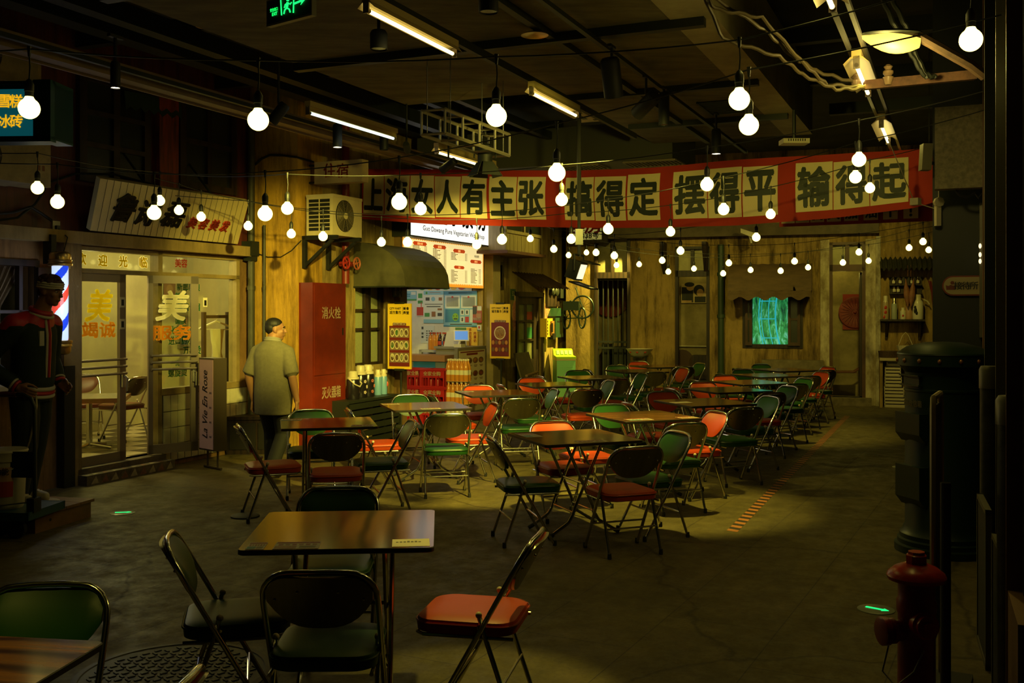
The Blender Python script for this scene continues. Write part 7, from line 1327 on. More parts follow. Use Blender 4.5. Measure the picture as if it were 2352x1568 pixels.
# ---------------------------------------------------------------- people (bodies fused into one surface, clothes as children)
M_skin = mat('warm skin', (.34, .165, .075), .55, var=.12, sc_=8); M_hair = mat('black hair', (.010, .008, .006), .6, var=.4, sc_=60); M_sock2 = mat('black shoe', (.02, .017, .014), .4)
def ell(b, c, rx, ry, rz, seg=16): b.ball(c, 1, rx, ry, rz, seg)
def torso(b, P, rings, k=1.):
    "P(right, forward, up); rings of (height, half width, half depth, forward shift)"
    b.loft([[P(x*k*math.copysign(abs(math.cos(q))**.85, math.cos(q)), f+y*k*math.copysign(abs(math.sin(q))**.9, math.sin(q)), z) for q in [2*math.pi*j/28 for j in range(28)]] for z, x, y, f in rings])
def hand(b, wr, dirv, side, palm, curl=.35, s=1.):
    "wr wrist, dirv pointing to the fingers, side towards the thumb, palm the way the palm faces"
    d, t, p = V(dirv).normalized(), V(side).normalized(), V(palm).normalized()
    for u in (-.5, -.15, .2, .5): b.limb([wr+d*.015*s+t*u*.045*s, wr+d*.088*s+t*u*.074*s], [.0165*s, .0135*s], 8)
    for i, (u, L) in enumerate(((.5, .072), (.17, .082), (-.17, .075), (-.5, .058))):
        q = wr+d*.088*s+t*u*.074*s; pts = [q]; a = .15
        for k, f in enumerate((.45, .32, .23)): a += curl*(1+.15*i); q = q+(d*math.cos(a)+p*math.sin(a)+t*u*.05)*L*f*s; pts.append(q)
        b.limb(pts, [.0102*s, .0096*s, .0088*s, .0076*s], 8)
    q = wr+d*.022*s+t*.030*s; b.limb([q, q+(d*.55+t*.6+p*.35)*.045*s, q+(d*.85+t*.42+p*.6)*.073*s, q+(d*1.0+t*.25+p*.7)*.092*s], [.0145*s, .0125*s, .0105*s, .0085*s], 8)
def head(b, c, f, up, s=1., jaw=1.):
    "c centre of the skull, f where the face looks"
    f = V(f).normalized(); up = V(up); r = f.cross(up).normalized(); up = r.cross(f); Mx = MX((r, f, up)).transposed()
    def e(x, y, z, rx, ry, rz, seg=14): b.ball(c+Mx @ V((x, y, z))*s, 1, rx*s, ry*s, rz*s, seg, Mx)
    e(0, -.012, .028, .078, .098, .088, 20); e(0, .030, -.035, .060*jaw, .062, .080, 16); e(0, .058, -.088, .032*jaw, .028, .026); e(0, .02, -.07, .054*jaw, .045, .042)
    e(.036, .062, -.018, .026, .022, .022); e(-.036, .062, -.018, .026, .022, .022)                       # cheeks
    e(0, .078, .030, .050, .014, .014); e(0, .098, -.008, .011, .016, .024, 10); e(0, .108, -.022, .015, .014, .011, 10)   # brow and nose
    e(0, .089, -.052, .024, .012, .008, 10); e(0, .086, -.063, .020, .012, .008, 10)                       # lips
    for s_ in (-1, 1): e(s_*.078, -.008, -.002, .010, .020, .032, 10); e(s_*.074, .0, -.022, .009, .012, .014, 8)
    return Mx
def face(par, c, f, up, s, mskin):
    f = V(f).normalized(); r = f.cross(V(up)).normalized(); up = r.cross(f); Mx = MX((r, f, up)).transposed(); P = lambda x, y, z: c+Mx @ V((x, y, z))*s
    for k in (-1, 1): b = B(); b.ball(P(k*.031, .0755, .010), .0105*s, 1.2, .7, .75, 10, Mx); obj('eye', b, mat('eye white', (.45, .42, .36), .3), par)
    b = B()
    for k in (-1, 1): b.ball(P(k*.030, .0825, .010), .0052*s, 1, .6, 1, 8, Mx); b.tube([P(k*.014, .095, .031), P(k*.032, .092, .036), P(k*.052, .078, .030)], .0042*s, 6)
    b.tube([P(-.02, .098, -.0575), P(0, .101, -.0572), P(.02, .098, -.0575)], .0018*s, 5)
    obj('brows_and_pupils', b, M_hair, par)
# --- the walking man, seen from behind, head turned to the kiosk side
m0 = onz(626, 1096); fw = V((.30, .95, 0)).normalized(); rt = V((fw.y, -fw.x, 0)); H0 = V((m0.x, m0.y, 0))
def W(r, f, z): return H0+rt*r+fw*f+EZ*z
t = thing('person', 'man in grey polo shirt and black trousers walking away past the red cabinet', 'person', H0)
Lh, Rh = (W(-.235, .02, .79), W(.275, .02, .80))
def man_arm(b, s, x=0.):
    sh, el, wr = W(s*.178, -.005, 1.305), W(s*.255, -.045, 1.07), (Rh if s > 0 else Lh)
    b.limb([sh, sh.lerp(el, .5)-fw*.008, el, el.lerp(wr, .3), wr], [.062+x, .055+x, .044+x, .043+x, .029+x], 14); return wr
b = B()
hc = W(.012, .045, 1.545); hf = (rt*.86+fw*.52-EZ*.05); b.limb([W(0, -.01, 1.36), W(.004, .015, 1.47)], [.066, .060]); Mh = head(b, hc, hf, EZ, .98, 1.12)
SH_ = [(.66, .196, .150, .01), (.75, .200, .155, .015), (.90, .207, .164, .02), (1.05, .206, .158, .02), (1.18, .206, .145, .005), (1.28, .202, .130, -.01), (1.345, .178, .112, -.015), (1.39, .128, .095, -.012), (1.435, .078, .075, -.005)]
torso(b, W, SH_[2:8], .85); torso(b, W, [(.78, .16, .13, 0), (.95, .16, .13, 0)])
for s in (-1, 1):
    wr = man_arm(b, s); hand(b, wr, (0, .10, -1), fw+rt*s*-.25, -rt*s, .28)
FL, FR_ = (W(-.10, .14, .09), W(.085, -.16, .13)); KL, KR = W(-.10, .14, .47), W(.09, .06, .45); HL, HR = W(-.088, 0, .84), W(.088, 0, .84)
b.limb([HL, KL, FL], [.088, .058, .042]); b.limb([HR, KR, FR_], [.088, .058, .042])
body = obj('body', fuse(b, .0062, 5, 'body', M_skin), M_skin, t); 
face(t, hc, hf, EZ, .98, M_skin)
b = B()                                                     # polo shirt
torso(b, W, SH_)
for s in (-1, 1): sh, el = W(s*.178, -.005, 1.305), W(s*.255, -.045, 1.07); b.limb([W(s*.09, -.01, 1.365), sh, sh.lerp(el, .80)], [.062, .078, .074]); b.cone(sh, sh.lerp(el, .95), .076, .078, 16)
me = fuse(b, .009, 5, 'polo_shirt', mat('grey polo cotton', (.17, .15, .085), .85, var=.15, sc_=30)); cut = H0.z+.668
obj('polo_shirt', me, None, t)
b = B(); b.tube([W(.078*math.cos(q)+.002, .004+.070*math.sin(q), 1.445-.018*math.sin(q)) for q in [2*math.pi*k/20 for k in range(20)]], .013, 8, True); b.tube([W(.083*math.cos(q)+.002, .002+.076*math.sin(q), 1.425-.018*math.sin(q)) for q in [2*math.pi*k/20 for k in range(20)]], .014, 8, True); obj('collar', b, mat('grey collar', (.26, .24, .18), .85), t)
b = B(); b.loft([[W(x*math.cos(q), y*math.sin(q), z) for q in [2*math.pi*k/20 for k in range(20)]] for z, x, y in ((.70, .165, .120), (.84, .165, .125), (.92, .155, .12))])
b.limb([HL, HL.lerp(KL, .5), KL, FL+EZ*.0], [.098, .092, .078, .070]); b.limb([HR, HR.lerp(KR, .5), KR, FR_], [.098, .092, .078, .070])
obj('trousers', fuse(b, .009, 4, 'trousers', mat('black trousers', (.012, .012, .010), .8)), None, t)
for k, (q, pit) in enumerate(((FL, 0), (FR_, .35))):
    b = B(); f2 = (fw*math.cos(pit)-EZ*math.sin(pit)); z = -.055 if not pit else -.03; b.limb([q+EZ*z-f2*.05, q+EZ*z+f2*.07, q+EZ*(z-.008)+f2*.15], [.042, .044, .034]); b.limb([q-f2*.02, q+EZ*z], [.044, .042])
    o = obj('shoe', fuse(b, .008, 3, 'shoe', M_sock2), None, t)
b = B(); P = lambda x, y, z: hc+Mh @ V((x, y, z))*.98
b.ball(P(0, -.024, .056), 1, .0815, .094, .071, 18, Mh); b.ball(P(0, -.052, .02), 1, .078, .066, .075, 16, Mh);
obj('hair', fuse(b, .006, 3, 'hair', M_hair), None, t)
# --- the standing figure in a varsity jacket on a wooden stage, looking down along the shop
f0 = V((-3.98, 8.42, .17)); fw = V((.97, -.24, 0)).normalized(); rt = V((fw.y, -fw.x, 0)); H0 = V((f0.x, f0.y, 0))
t = thing('person', 'figure in dark red-shouldered varsity jacket and white headband standing with hand in pocket', 'person', f0); b = B()
hc = W(.0, .215, 1.905); hf = (fw*.93-EZ*.22); b.limb([W(0, .10, 1.70), W(0, .155, 1.80), W(0, .18, 1.86)], [.070, .062, .058]); Mh = head(b, hc, hf, EZ+fw*.2, 1.0, .96)
JK_ = [(1.09, .170, .138, .035), (1.16, .182, .148, .04), (1.25, .186, .146, .045), (1.38, .192, .142, .05), (1.50, .205, .142, .055), (1.59, .205, .130, .055), (1.655, .165, .112, .065), (1.70, .115, .098, .09), (1.745, .078, .080, .115)]
torso(b, W, JK_[1:8], .84)
HL, HR = W(-.09, .02, 1.08), W(.09, .03, 1.08); KL, KR = W(-.10, -.02, .66), W(.11, .06, .66); FL, FR_ = W(-.09, -.10, .27), W(.10, -.03, .27)
torso(b, W, [(1.0, .14, .125, .02), (1.2, .15, .12, .04)])
b.limb([HL, KL, FL], [.09, .06, .042]); b.limb([HR, KR, FR_], [.09, .06, .042])
SHR, ELR, WRR = W(.20, .03, 1.62), W(.285, -.20, 1.33), W(.20, .07, 1.13); SHL, ELL, WLL = W(-.20, .06, 1.62), W(-.27, .0, 1.33), W(-.21, .14, 1.14)
for s_, e_, w_, k in ((SHR, ELR, WRR, 1), (SHL, ELL, WLL, -1)): b.limb([s_, e_, w_], [.058, .046, .030]); hand(b, w_, V((fw.x, fw.y, -.55)), EZ*.8+fw*.4, -rt*k, .3)
obj('body', fuse(b, .0062, 5, 'body', M_skin), None, t); face(t, hc, hf, EZ+fw*.2, 1.0, M_skin)
M_jk = mat('black green wool', (.012, .024, .017), .85, var=.2, sc_=30); M_jr = mat('dark red leather yoke', (.48, .016, .03), .45); b = B()
torso(b, W, JK_)
for s_, e_, w_ in ((SHR, ELR, WRR), (SHL, ELL, WLL)): b.limb([s_, s_.lerp(e_, .5), e_, e_.lerp(w_, .5), w_.lerp(e_, .12)], [.092, .085, .076, .068, .05])
obj('jacket', fuse(b, .009, 4, 'jacket', M_jk), None, t); b = B()
for k, s_, e_ in ((1, SHR, ELR), (-1, SHL, ELL)): b.limb([W(k*.07, .045, 1.685), s_+EZ*.012, s_.lerp(e_, .16)+EZ*.006], [.062, .092, .089])
b.limb([W(-.1, .05, 1.665), W(.1, .05, 1.665)], [.072, .072]); torso(b, W, [(1.60, .17, .128, .058), (1.66, .168, .116, .066), (1.705, .118, .10, .09), (1.74, .08, .083, .115)])
obj('shoulder_yoke', fuse(b, .009, 3, 'shoulder_yoke', M_jr), None, t)
M_stripe = mat('white rib stripe', (.55, .50, .42), .8)
def ringband(nm, c, a1, a2, r1, r2, w, m): b = B(); b.tube([c+a1*r1*math.cos(q)+a2*r2*math.sin(q) for q in [2*math.pi*k/26 for k in range(26)]], w, 8, True); obj(nm, b, m, t)
tilt = (fw-EZ*.22).normalized()
for dz_, m, w in ((.0, M_stripe, .018), (-.032, M_jr, .016), (-.062, M_stripe, .014)): ringband('hem_band', W(0, .04, 1.13+dz_), rt, tilt, .182, .142, w, m)
ringband('collar_band', W(0, .12, 1.745), rt, (fw-EZ*.35).normalized(), .080, .078, .020, M_jr); ringband('collar_band', W(0, .125, 1.715), rt, (fw-EZ*.35).normalized(), .092, .088, .012, M_stripe)
for w_, e_ in ((WRR, ELR), (WLL, ELL)): d = (w_-e_).normalized(); x = d.cross(EZ).normalized(); y = x.cross(d); ringband('cuff_band', w_-d*.02, x, y, .042, .042, .013, M_jr); ringband('cuff_band', w_-d*.045, x, y, .047, .047, .010, M_stripe)
b = B(); b.tube([W(.02, .175, 1.70), W(.02, .195, 1.55), W(.02, .190, 1.38), W(.02, .180, 1.20)], .012, 6); obj('front_trim', b, M_stripe, t); b = B(); b.tube([W(-.01, .178, 1.70), W(-.01, .198, 1.55), W(-.01, .194, 1.38), W(-.01, .184, 1.20)], .014, 6); obj('front_trim', b, M_jr, t)
b = B(); b.box8([W(x, .20+y, z) for z in (1.46, 1.58) for x, y in ((.06, -.02), (.10, -.03), (.10, -.01), (.06, .0))]); obj('chest_letter', b, M_stripe, t)
b = B(); b.loft([[W(x*math.cos(q), .025+y*math.sin(q), z) for q in [2*math.pi*k/20 for k in range(20)]] for z, x, y in ((1.0, .165, .145), (1.08, .17, .15), (1.15, .165, .14))]); b.limb([HL, HL.lerp(KL, .5)+fw*.01, KL, KL.lerp(FL, .6), FL-EZ*.03], [.118, .110, .098, .092, .085]); b.limb([HR, HR.lerp(KR, .5)+fw*.01, KR, KR.lerp(FR_, .6), FR_-EZ*.03], [.118, .112, .10, .094, .085])
obj('trousers', fuse(b, .010, 4, 'trousers', mat('black green track trousers', (.010, .016, .013), .8)), None, t)
b = B(); b.tube([W(.12, .17, 1.06), W(.15, .20, .98), W(.16, .18, .85), W(.17, .15, .70), W(.165, .10, .58)], .008, 6); obj('chain', b, mat('dull chain', (.40, .36, .25), .4, .7), t)
for q, k in ((FL, -.15), (FR_, .18)):
    b = B(); f2 = (fw+rt*k).normalized(); c = V((q.x, q.y, .17)); b.limb([c+EZ*.05-f2*.06, c+EZ*.05+f2*.06, c+EZ*.035+f2*.17], [.048, .048, .036]); b.limb([c+EZ*.10-f2*.03, c+EZ*.05], [.05, .048]); b.limb([c+EZ*.018-f2*.08, c+EZ*.018+f2*.18], [.026, .028]); s_ = obj('shoe', fuse(b, .008, 3, 'shoe', mat('white trainer', (.42, .37, .27), .6)), None, t)
    b = B(); [b.tube([c+EZ*(.098-.008*j)+f2*(.05+.025*j)-f2.cross(EZ)*.03, c+EZ*(.103-.008*j)+f2*(.05+.025*j)+f2.cross(EZ)*.03], .005, 5) for j in range(4)]; obj('laces', b, M_stripe, s_)
P = lambda x, y, z: hc+Mh @ V((x, y, z)); b = B(); b.ball(P(0, -.02, .065), 1, .085, .100, .062, 18, Mh); b.ball(P(0, -.045, .055), 1, .084, .078, .07, 16, Mh); b.ball(P(0, -.075, -.02), 1, .06, .04, .045, 12, Mh)
R = random.Random(8)
for k in range(70): q = V((R.gauss(0, 1), R.gauss(0, 1), abs(R.gauss(0, 1))+.1)).normalized(); b.ball(P(q.x*.083, -.022+q.y*.098, .065+q.z*.064), .016, seg=7)
obj('hair', fuse(b, .0055, 2, 'hair', mat('dark reddish hair', (.055, .012, .008), .65, var=.4, sc_=60)), None, t)
b = B()
for dz_ in (-.018, .0, .018): b.tube([P(.0835*math.cos(q), -.014+.1005*math.sin(q), .045+dz_+.012*math.sin(q)) for q in [2*math.pi*k/30 for k in range(30)]], .0105, 8, True)
obj('headband', b, M_stripe, t)
# wooden stage, base disc
sf = rot(f0.x, f0.y, -14); b = B(); x1 = sf.a(178)
for k in range(4): b.box(sf, -.62, .36, -.36+.18*k, -.36+.18*k+.172, .13, .152)
b.box(sf, -.6, .34, -.34, .34, 0, .13); obj('stage', b, mat('plywood stage', (.24, .12, .045), .6, var=.3, sc_=4), None, 'low plywood stage under the figure in the jacket', 'platform')
b = B(); b.lathe([(.24, .152), (.24, .168), (.22, .170), (.0, .17)], (f0.x, f0.y, 0), 28); obj('base_disc', b, mat('pale base disc', (.40, .32, .20), .5), None, 'round pale base disc under the white trainers', 'base')
# ---------------------------------------------------------------- platform trolley and paint bucket
tr = onz(70, 1222); tf = rot(tr.x-.16, tr.y+.0, -6); zt = .20; t = thing('platform_trolley', 'blue green platform trolley with a folding black push handle', 'trolley', (tf.o.x, tf.o.y, 0))
b = B(); b.box(tf, -.62, .30, -.22, .26, zt-.03, zt+.01); b.box(tf, -.64, .32, -.24, -.22, zt-.05, zt+.012); b.box(tf, -.64, .32, .26, .28, zt-.05, zt+.012); b.box(tf, .30, .32, -.24, .28, zt-.05, zt+.012); obj('deck', b, mat('blue green deck', (.012, .055, .075), .5), t)
for x in (-.5, .18):
    for n_ in (-.15, .2): b = B(); p = tf.P(x, n_, .075); b.lathe([(.0, -.02), (.072, -.02), (.075, 0), (.072, .02), (.0, .02)], p, 18, tf.en); b.box(tf, x-.03, x+.03, n_-.03, n_+.03, .13, zt-.03); obj('wheel', b, M_rub, t)
hp = tf.a(118)+.0; b = B(); A_ = [(-.24, zt), (-.24, 1.0), (-.21, 1.07), (-.14, 1.10), (.14, 1.10), (.21, 1.07), (.24, 1.0), (.24, zt)]; xm = .06; b.tube([tf.P(xm+x, .16, z) for x, z in A_], .016, 10); b.box(tf, xm-.24, xm+.24, .155, .165, .46, .66); obj('push_handle', b, mat('dark trolley handle', (.012, .020, .018), .35), t)
b = B(); b.tube([tf.P(xm-.09, .16, 1.10), tf.P(xm+.09, .16, 1.10)], .021, 10); obj('grip', b, mat('dark red grip', (.10, .02, .02), .5), t)
for x in (-.24, .24): b = B(); b.box(tf, xm+x-.03, xm+x+.03, .12, .22, zt, zt+.11); obj('hinge', b, M_dark, t)
b = B(); b.tube([tf.P(xm-.24, .18, zt+.06), tf.P(xm, .20, zt+.05), tf.P(xm+.24, .18, zt+.08)], .006, 6); obj('wire_catch', b, M_steel, t)
bp = tf.P(tf.a(37)-.05, .06, zt+.01); t = thing('paint_bucket', 'white paint bucket with a red label on the trolley', 'bucket', bp); b = B(); b.lathe([(.125, 0), (.135, .02), (.15, .37), (.158, .37), (.158, .43), (.165, .44), (.160, .455), (.145, .452), (.0, .45)], bp, 28); obj('body', b, mat('white plastic pail', (.52, .46, .34), .45), t)
b = B(); b.keep = True; q0, q1 = -2.3, -.75; vs = [[bp+V(((.1275+.025*(z/.37)+.009)*math.cos(q), (.1275+.025*(z/.37)+.009)*math.sin(q), z)) for q in [q0+(q1-q0)*k/10 for k in range(11)]] for z in (.10, .22, .33)]
for j in (0, 1):
    b.mi = j
    for k in range(10): b.face([vs[j][k], vs[j][k+1], vs[j+1][k+1], vs[j+1][k]], True)
obj('label', b, [mat('label red', (.40, .05, .02), .5), mat('label orange white', (.52, .30, .16), .5)], t)
q = -1.45; letters('多功能', bp+V((.160*math.cos(q), .160*math.sin(q), .30)), V((-math.sin(q), math.cos(q), 0)), EZ, .055, M_blk, [o for o in bpy.data.objects if o.name.startswith('paint_bucket')][0], w=.16)
b = B(); b.tube([bp+V((.165*math.cos(a), .165*math.sin(a), .40-.10*math.sin((a+2.6)/2.6*3.14)*1)) for a in [-2.6+2.6*k/12 for k in range(13)]], .004, 5); obj('bail', b, M_steel, [o for o in bpy.data.objects if o.name.startswith('paint_bucket')][0])
# bench cabinet behind the man
p = onz(548, 1046); f = rot(p.x+.12, p.y+.2, 5); t = thing('bench_cabinet', 'low black bench cabinet behind the walking man', 'cabinet', (p.x, p.y, 0)); b = B(); b.box(f, -.30, .42, -.34, .1, 0, .42); b.box(f, -.33, .45, -.38, .12, .42, .46); obj('body', b, M_darkwood, t); b = B(); b.box(f, -.26, .05, .1, .11, .06, .38); b.box(f, .08, .38, .1, .11, .06, .38); obj('door', b, mat('black door', (.012, .010, .007), .5), t)
# ---------------------------------------------------------------- the shadowed side: postbox, hydrant, stands
M_pg = mat('deep green postbox paint', (.005, .016, .008), .42, spec=.3)
c = V((3.14, 7.45, 0)); t = thing('postbox', 'tall round dark green postbox with a domed cap', 'postbox', c); b = B(); b.lathe([(.335, 0), (.335, .05), (.315, .06), (.315, .09), (.30, .10), (.30, .13), (.28, .15), (.275, .17), (.262, .19), (.262, 1.16), (.268, 1.165), (.268, 1.18), (.262, 1.185), (.262, 1.30), (.27, 1.32)], c, 48); obj('body', b, M_pg, t)
b = B(); b.lathe([(.262, 1.30), (.30, 1.345), (.312, 1.35), (.312, 1.425), (.318, 1.43), (.315, 1.44), (.25, 1.485), (.13, 1.515), (.0, 1.522)], c, 48); cap_ = obj('domed_cap', b, M_pg, t)
for k in range(14): q = 2*math.pi*k/14+.2; b = B(); b.ball(c+V((.312*math.cos(q), .312*math.sin(q), 1.388)), .018, .8, .8, 1, 10); obj('stud', b, mat('dull copper stud', (.22, .10, .045), .4, .6), cap_)
dd = V((-.97, -.24, 0)).normalized(); f = Fr((c.x, c.y), (-dd.y, dd.x), (dd.x, dd.y))
for nm, z0, z1, n1 in (('collection_box', .86, 1.01, .30), ('collection_box', .40, .63, .30)): b = B(); b.box(f, -.14, .14, .2, n1, z0, z1); b.prism([f.P(-.14, .2, z0-.0), f.P(-.14, n1, z0), f.P(-.14, .25, z0-.06)], f.ex*.28); obj(nm, b, M_pg, t)
b = B(); b.box(f, -.11, .11, .25, .29, 1.275, 1.285); b.box(f, -.11, .11, .25, .285, 1.205, 1.215); obj('slot_lips', b, M_pg, t); b = B(); b.box(f, -.09, .09, .25, .266, 1.215, 1.275); obj('posting_slot', b, M_black, t)
letters('邮政信箱', f.P(.02, .266, 1.08), f.ex, EZ, .05, mat('faded gold letters', (.16, .12, .035), .5), t); 
# fire hydrant
c = V((1.66, 4.2, -.14)); M_hy = mat('worn red hydrant paint', (.30, .016, .008), .38, c2=(.18, .010, .005), sc_=9, coat=.2); M_hp = mat('chipped red cap', (.55, .022, .010), .26, c2=(.34, .018, .008), sc_=11)
t = thing('fire_hydrant', 'worn red fire hydrant beside the thin metal stand', 'hydrant', c); b = B(); b.lathe([(.12, .14), (.12, .17), (.085, .18), (.075, .20), (.072, .64), (.078, .66), (.078, .70), (.072, .71), (.072, .79)], c, 28); obj('barrel', b, M_hy, t)
b = B(); b.lathe([(.072, .775), (.112, .785), (.117, .80), (.110, .815), (.085, .835), (.055, .848), (.045, .852)], c, 28); obj('bonnet', b, M_hp, t); b = B(); b.lathe([(.042, .845), (.042, .885), (.034, .89), (.034, .90), (.0, .90)], c, 8); obj('top_nut', b, M_hp, t)
dn = V((-1, -.15, 0)).normalized(); b = B(); b.lathe([(.042, .06), (.042, .10), (.052, .10), (.052, .115), (.044, .12), (.044, .13), (.058, .13), (.058, .155), (.048, .16), (.0, .16)], c+EZ*.58, 18, dn); obj('side_outlet', b, M_hy, t)
d2_ = V((.05, -1, 0)).normalized(); b = B(); b.lathe([(.055, .05), (.055, .085), (.045, .09), (.045, .11), (.0, .112)], c+EZ*.62, 18, d2_); obj('front_outlet', b, M_hp, t); b = B(); b.lathe([(.025, .11), (.025, .13), (.0, .131)], c+EZ*.62, 5, d2_); obj('outlet_nut', b, M_hp, t)
b = B(); b.tube([c+V((.0, -.078, .52)), c+V((-.05, -.10, .44)), c+V((-.12, -.09, .38)), c+V((-.15, -.03, .42)), c+dn*.12+EZ*.53], .004, 6); obj('chain', b, M_steel, t)
# thin metal stand with a hoop top and its black post
q = onz(2152, 1300); Y = 4.75; p = at(2152, 1290, Y); f = rot(p.x, Y, 62); t = thing('sign_stand', 'thin metal hoop stand seen edge on before the postbox', 'stand', (p.x, Y, 0)); zt = CH-(908-HY)/F*Y; b = B(); b.tube([f.P(-.18, 0, .02), f.P(-.18, 0, zt-.05), f.P(-.15, 0, zt), f.P(.15, 0, zt), f.P(.18, 0, zt-.05), f.P(.18, 0, .02)], .014, 8); obj('hoop', b, mat('dull brass tube', (.42, .34, .18), .35, .7), t); b = B(); b.box(f, -.17, .17, -.004, .004, .25, zt-.04); obj('panel', b, M_black, t); b = B(); b.box(f, -.2, .2, -.14, .14, 0, .02); obj('base_plate', b, M_black, t)
p = at(2172, 1110, 4.45); b = B(); b.tube([V((p.x, p.y, .0)), V((p.x, p.y, CH-(1108-HY)/F*4.45))], .022, 10); b.lathe([(.09, 0), (.09, .015), (.03, .03)], (p.x, p.y, 0), 20); obj('black_post', b, M_black, None, 'plain black post just behind the fire hydrant', 'post')
# plaque, grey panel and odds and ends on the pier
f = perp(9.53); z0, z1 = f.z(2210, 679), f.z(2210, 633); x0, x1 = f.a(2164), f.a(2285); r = (z1-z0)/2; t = thing('plaque', 'cream oval wall plaque with dark red border and three characters', 'sign', f.P((x0+x1)/2, .02, z0)); b = B()
def stad(g, n): return [f.P(x0+r+(r-g)*math.cos(q), n, z0+r+(r-g)*math.sin(q)) for q in [math.pi/2+math.pi*k/12 for k in range(13)]]+[f.P(x1-r+(r-g)*math.cos(q), n, z0+r+(r-g)*math.sin(q)) for q in [-math.pi/2+math.pi*k/12 for k in range(13)]]
b.prism(stad(0, .004), f.en*.02); obj('border', b, mat('dark red border', (.20, .03, .015), .5), t); b = B(); b.prism(stad(.012, .02), f.en*.008); pl_ = obj('face', b, mat('cream plaque', (.42, .34, .18), .5), t)
for ch_, x in zip('接待所', (2201, 2219, 2237)): letters(ch_, f.P(f.a(x), .03, (z0+z1)/2), f.ex, EZ, .066, mat('plaque blue black', (.03, .04, .06), .5), pl_)
b = B(); cx = f.a(2184); zz = (z0+z1)/2; b.prism([f.P(cx+a, .028, zz+h) for a, h in ((-.04, .005), (-.035, -.035), (.035, -.035), (.04, .01), (.02, 0), (0, .008), (-.02, -.002))], f.en*.003); b.prism([f.P(cx+.012+.016*math.cos(q), .028, zz+.025+.016*math.sin(q)) for q in [k*.63 for k in range(10)]], f.en*.003); obj('emblem', b, mat('emblem red', (.16, .03, .02), .5), pl_)
g = perp(9.0); x0, x1 = g.a(2147), g.a(2266); z0, z1 = g.z(2200, 432), g.z(2200, 243); t = thing('grey_panel_box', 'large speckled grey panel box mounted high at the banner end', 'box', g.P((x0+x1)/2, -.1, z0)); b = B(); b.box(g, x0, x1, -.14, 0, z0, z1); obj('casing', b, mat('speckled grey casing', (.27, .225, .125), .6, c2=(.16, .13, .07), sc_=28), t); b = B(); b.box(g, x1-.06, x1-.03, 0, .008, z0+.26, z0+.36); obj('latch', b, mat('speckled grey casing'), t); b = B(); b.box(g, (x0+x1)/2-.03, x1, -.55, -.14, z0+.25, z0+.35); obj('wall_arm', b, M_dark, t)
p = at(2124, 362, 8.6); f = rot(p.x, p.y, 12); t = thing('flood_projector', 'grey flat wall projector lamp beside the speckled box', 'lamp', p); b = B(); b.box8([p+V((x*.9+.06*z, -.02+y, z)) for z in (-.11, .11) for x, y in ((-.05, -.05), (.04, -.05), (.05, .05), (-.04, .05))]); obj('housing', b, mat('grey lamp housing', (.22, .20, .13), .5), t); b = B(); b.tube([p+V((.04, 0, -.04)), p+V((.12, .04, -.05))], .015, 6); obj('arm', b, M_dark, t)
p = at(2156, 464, 8.7); b = B(); b.lathe([(.0, -.02), (.042, -.02), (.042, .02), (.0, .02)], p, 8, V((0, -1, 0))); b.cube(p.x-.018, p.x+.022, p.y+.0, p.y+.05, p.z-.20, p.z-.03); b.tube([p+EZ*.04, p+EZ*.14], .004, 5); obj('hanging_sensor', b, M_pale, None, 'pale octagonal sensor hanging under the speckled box', 'sensor')
p = at(2103, 463, 8.8); b = B(); b.box8([p+V((x, y, z)) for z in (-.03, .03) for x, y in ((-.05, .0), (.0, -.05), (.05, .0), (.0, .05))]); b.tube([p+V((-.02, 0, .02)), at(2040, 320, 8.4)], .004, 5); b.tube([p+V((.03, 0, -.02)), at(2150, 480, 8.8)], .004, 5); obj('cable_box', b, M_pale, None, 'small pale junction box hanging on a cable before the banner end', 'box')
b = B(); P_ = [g.P(g.a(x), -.10, g.z(x, y)) for x, y in ((2195, 434), (2205, 446), (2222, 450), (2240, 440), (2248, 452), (2262, 436))]; b.tube(P_, .012, 6); obj('loose_cable', b, M_cable, None, 'loop of black cable under the speckled box', 'cable')
b = B(); b.tube([V((at(2159, 500, 9.3).x, 9.3, 0)), V((at(2159, 500, 9.3).x, 9.3, 3.0))], .010, 6); obj('white_conduit', b, mat('dull white conduit', (.34, .30, .2), .5), None, 'thin dull white conduit down the edge of the black pier', 'pipe')
# stall front in the dark
def stick(pts, r, m, nm, lb, cat): b = B(); b.tube(pts, r, 8); obj(nm, b, m, None, lb, cat)
M_bl = mat('brown stall rail', (.20, .085, .025), .45); M_gs = mat('smoky grey metal', (.16, .15, .11), .4, .5)  # rail is one even brown
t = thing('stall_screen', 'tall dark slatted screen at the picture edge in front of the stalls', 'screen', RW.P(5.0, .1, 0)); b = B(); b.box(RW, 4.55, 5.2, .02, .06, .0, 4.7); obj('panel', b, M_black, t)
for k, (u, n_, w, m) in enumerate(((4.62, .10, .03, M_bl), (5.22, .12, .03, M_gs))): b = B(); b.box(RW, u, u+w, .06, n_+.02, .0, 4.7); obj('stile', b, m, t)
t = thing('light_column', 'narrow pale light column on the stall front near the plaque', 'lamp', perp(9.4).P(.35, 0, 1.4)); gl = perp(9.4); b = B(); b.box(gl, gl.a(2250), gl.a(2263), -.14, 0, gl.z(2256, 775), gl.z(2256, 465)); obj('case', b, M_gs, t)
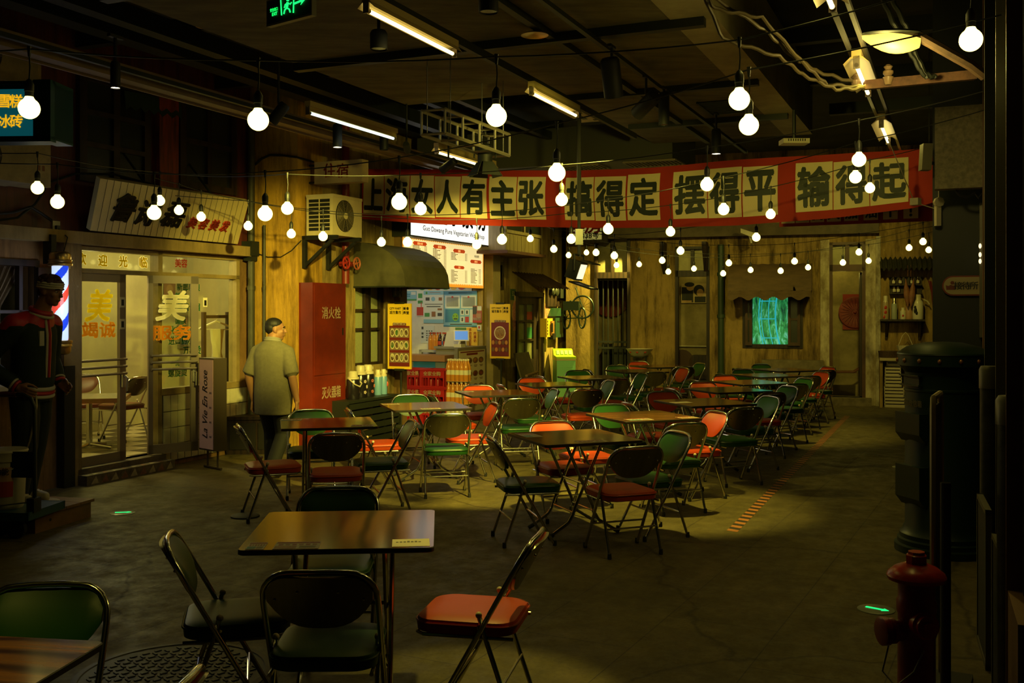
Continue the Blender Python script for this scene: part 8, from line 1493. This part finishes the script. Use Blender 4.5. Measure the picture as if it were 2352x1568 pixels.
b = B(); [b.ball(gl.P(gl.a(2251), .02, gl.z(2251, y)), .012, 1, 1, 1.8, 8) for y in (565, 585, 600)]; obj('small_lamps', b, glow('stall lamp', (1, .8, .4), 2.0), t)
t = thing('timber_ladder', 'brown timber strut leaning along the dark stall front', 'strut', RW.P(5.6, .25, 0)); b = B(); b.tube([RW.P(7.0, .07, 1.55), RW.P(5.25, .08, .75)], .03, 6); obj('strut', b, M_bl, t)
for k, (u, n_, h, r, lb) in enumerate(((6.06, .147, 1.45, .045, 'grey capped newspaper tube in the dark, nearer the postbox'), (4.78, .09, 1.39, .06, 'grey capped newspaper tube in the dark, nearer the camera'))):
    p = RW.P(u, n_, 0); t = thing('newspaper_tube', lb, 'rack', p, 'capped tubes by the stalls'); b = B(); b.lathe([(r, 0), (r, h-.12)], p, 18); obj('tube', b, mat('murky print', (.05, .048, .032), .5, var=.7, sc_=14), t); b = B(); b.lathe([(r*1.1, h-.12), (r*1.1, h-.02), (r*.9, h), (0, h)], p, 18); obj('cap', b, M_gs, t)
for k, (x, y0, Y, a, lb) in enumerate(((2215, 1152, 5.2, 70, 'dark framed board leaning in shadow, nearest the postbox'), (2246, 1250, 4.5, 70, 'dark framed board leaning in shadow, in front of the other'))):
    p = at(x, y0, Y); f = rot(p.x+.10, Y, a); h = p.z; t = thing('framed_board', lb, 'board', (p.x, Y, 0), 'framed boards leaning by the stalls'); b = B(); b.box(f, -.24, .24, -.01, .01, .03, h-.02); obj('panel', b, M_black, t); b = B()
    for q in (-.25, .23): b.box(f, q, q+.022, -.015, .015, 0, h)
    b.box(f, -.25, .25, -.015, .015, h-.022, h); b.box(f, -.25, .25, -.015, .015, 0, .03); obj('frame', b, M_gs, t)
p = at(2320, 1400, 3.9); f = rot(p.x+.12, 3.9, 68); b = B(); b.box(f, -.25, .25, -.1, .1, .0, CH-(1398-HY)/F*3.9); b.box(f, -.2, .2, .1, .12, .06, .45); obj('brown_carton', b, mat('plain brown carton', (.20, .10, .03), .7), None, 'brown carton at the bottom edge by the framed boards', 'carton')  # carton is one even brown
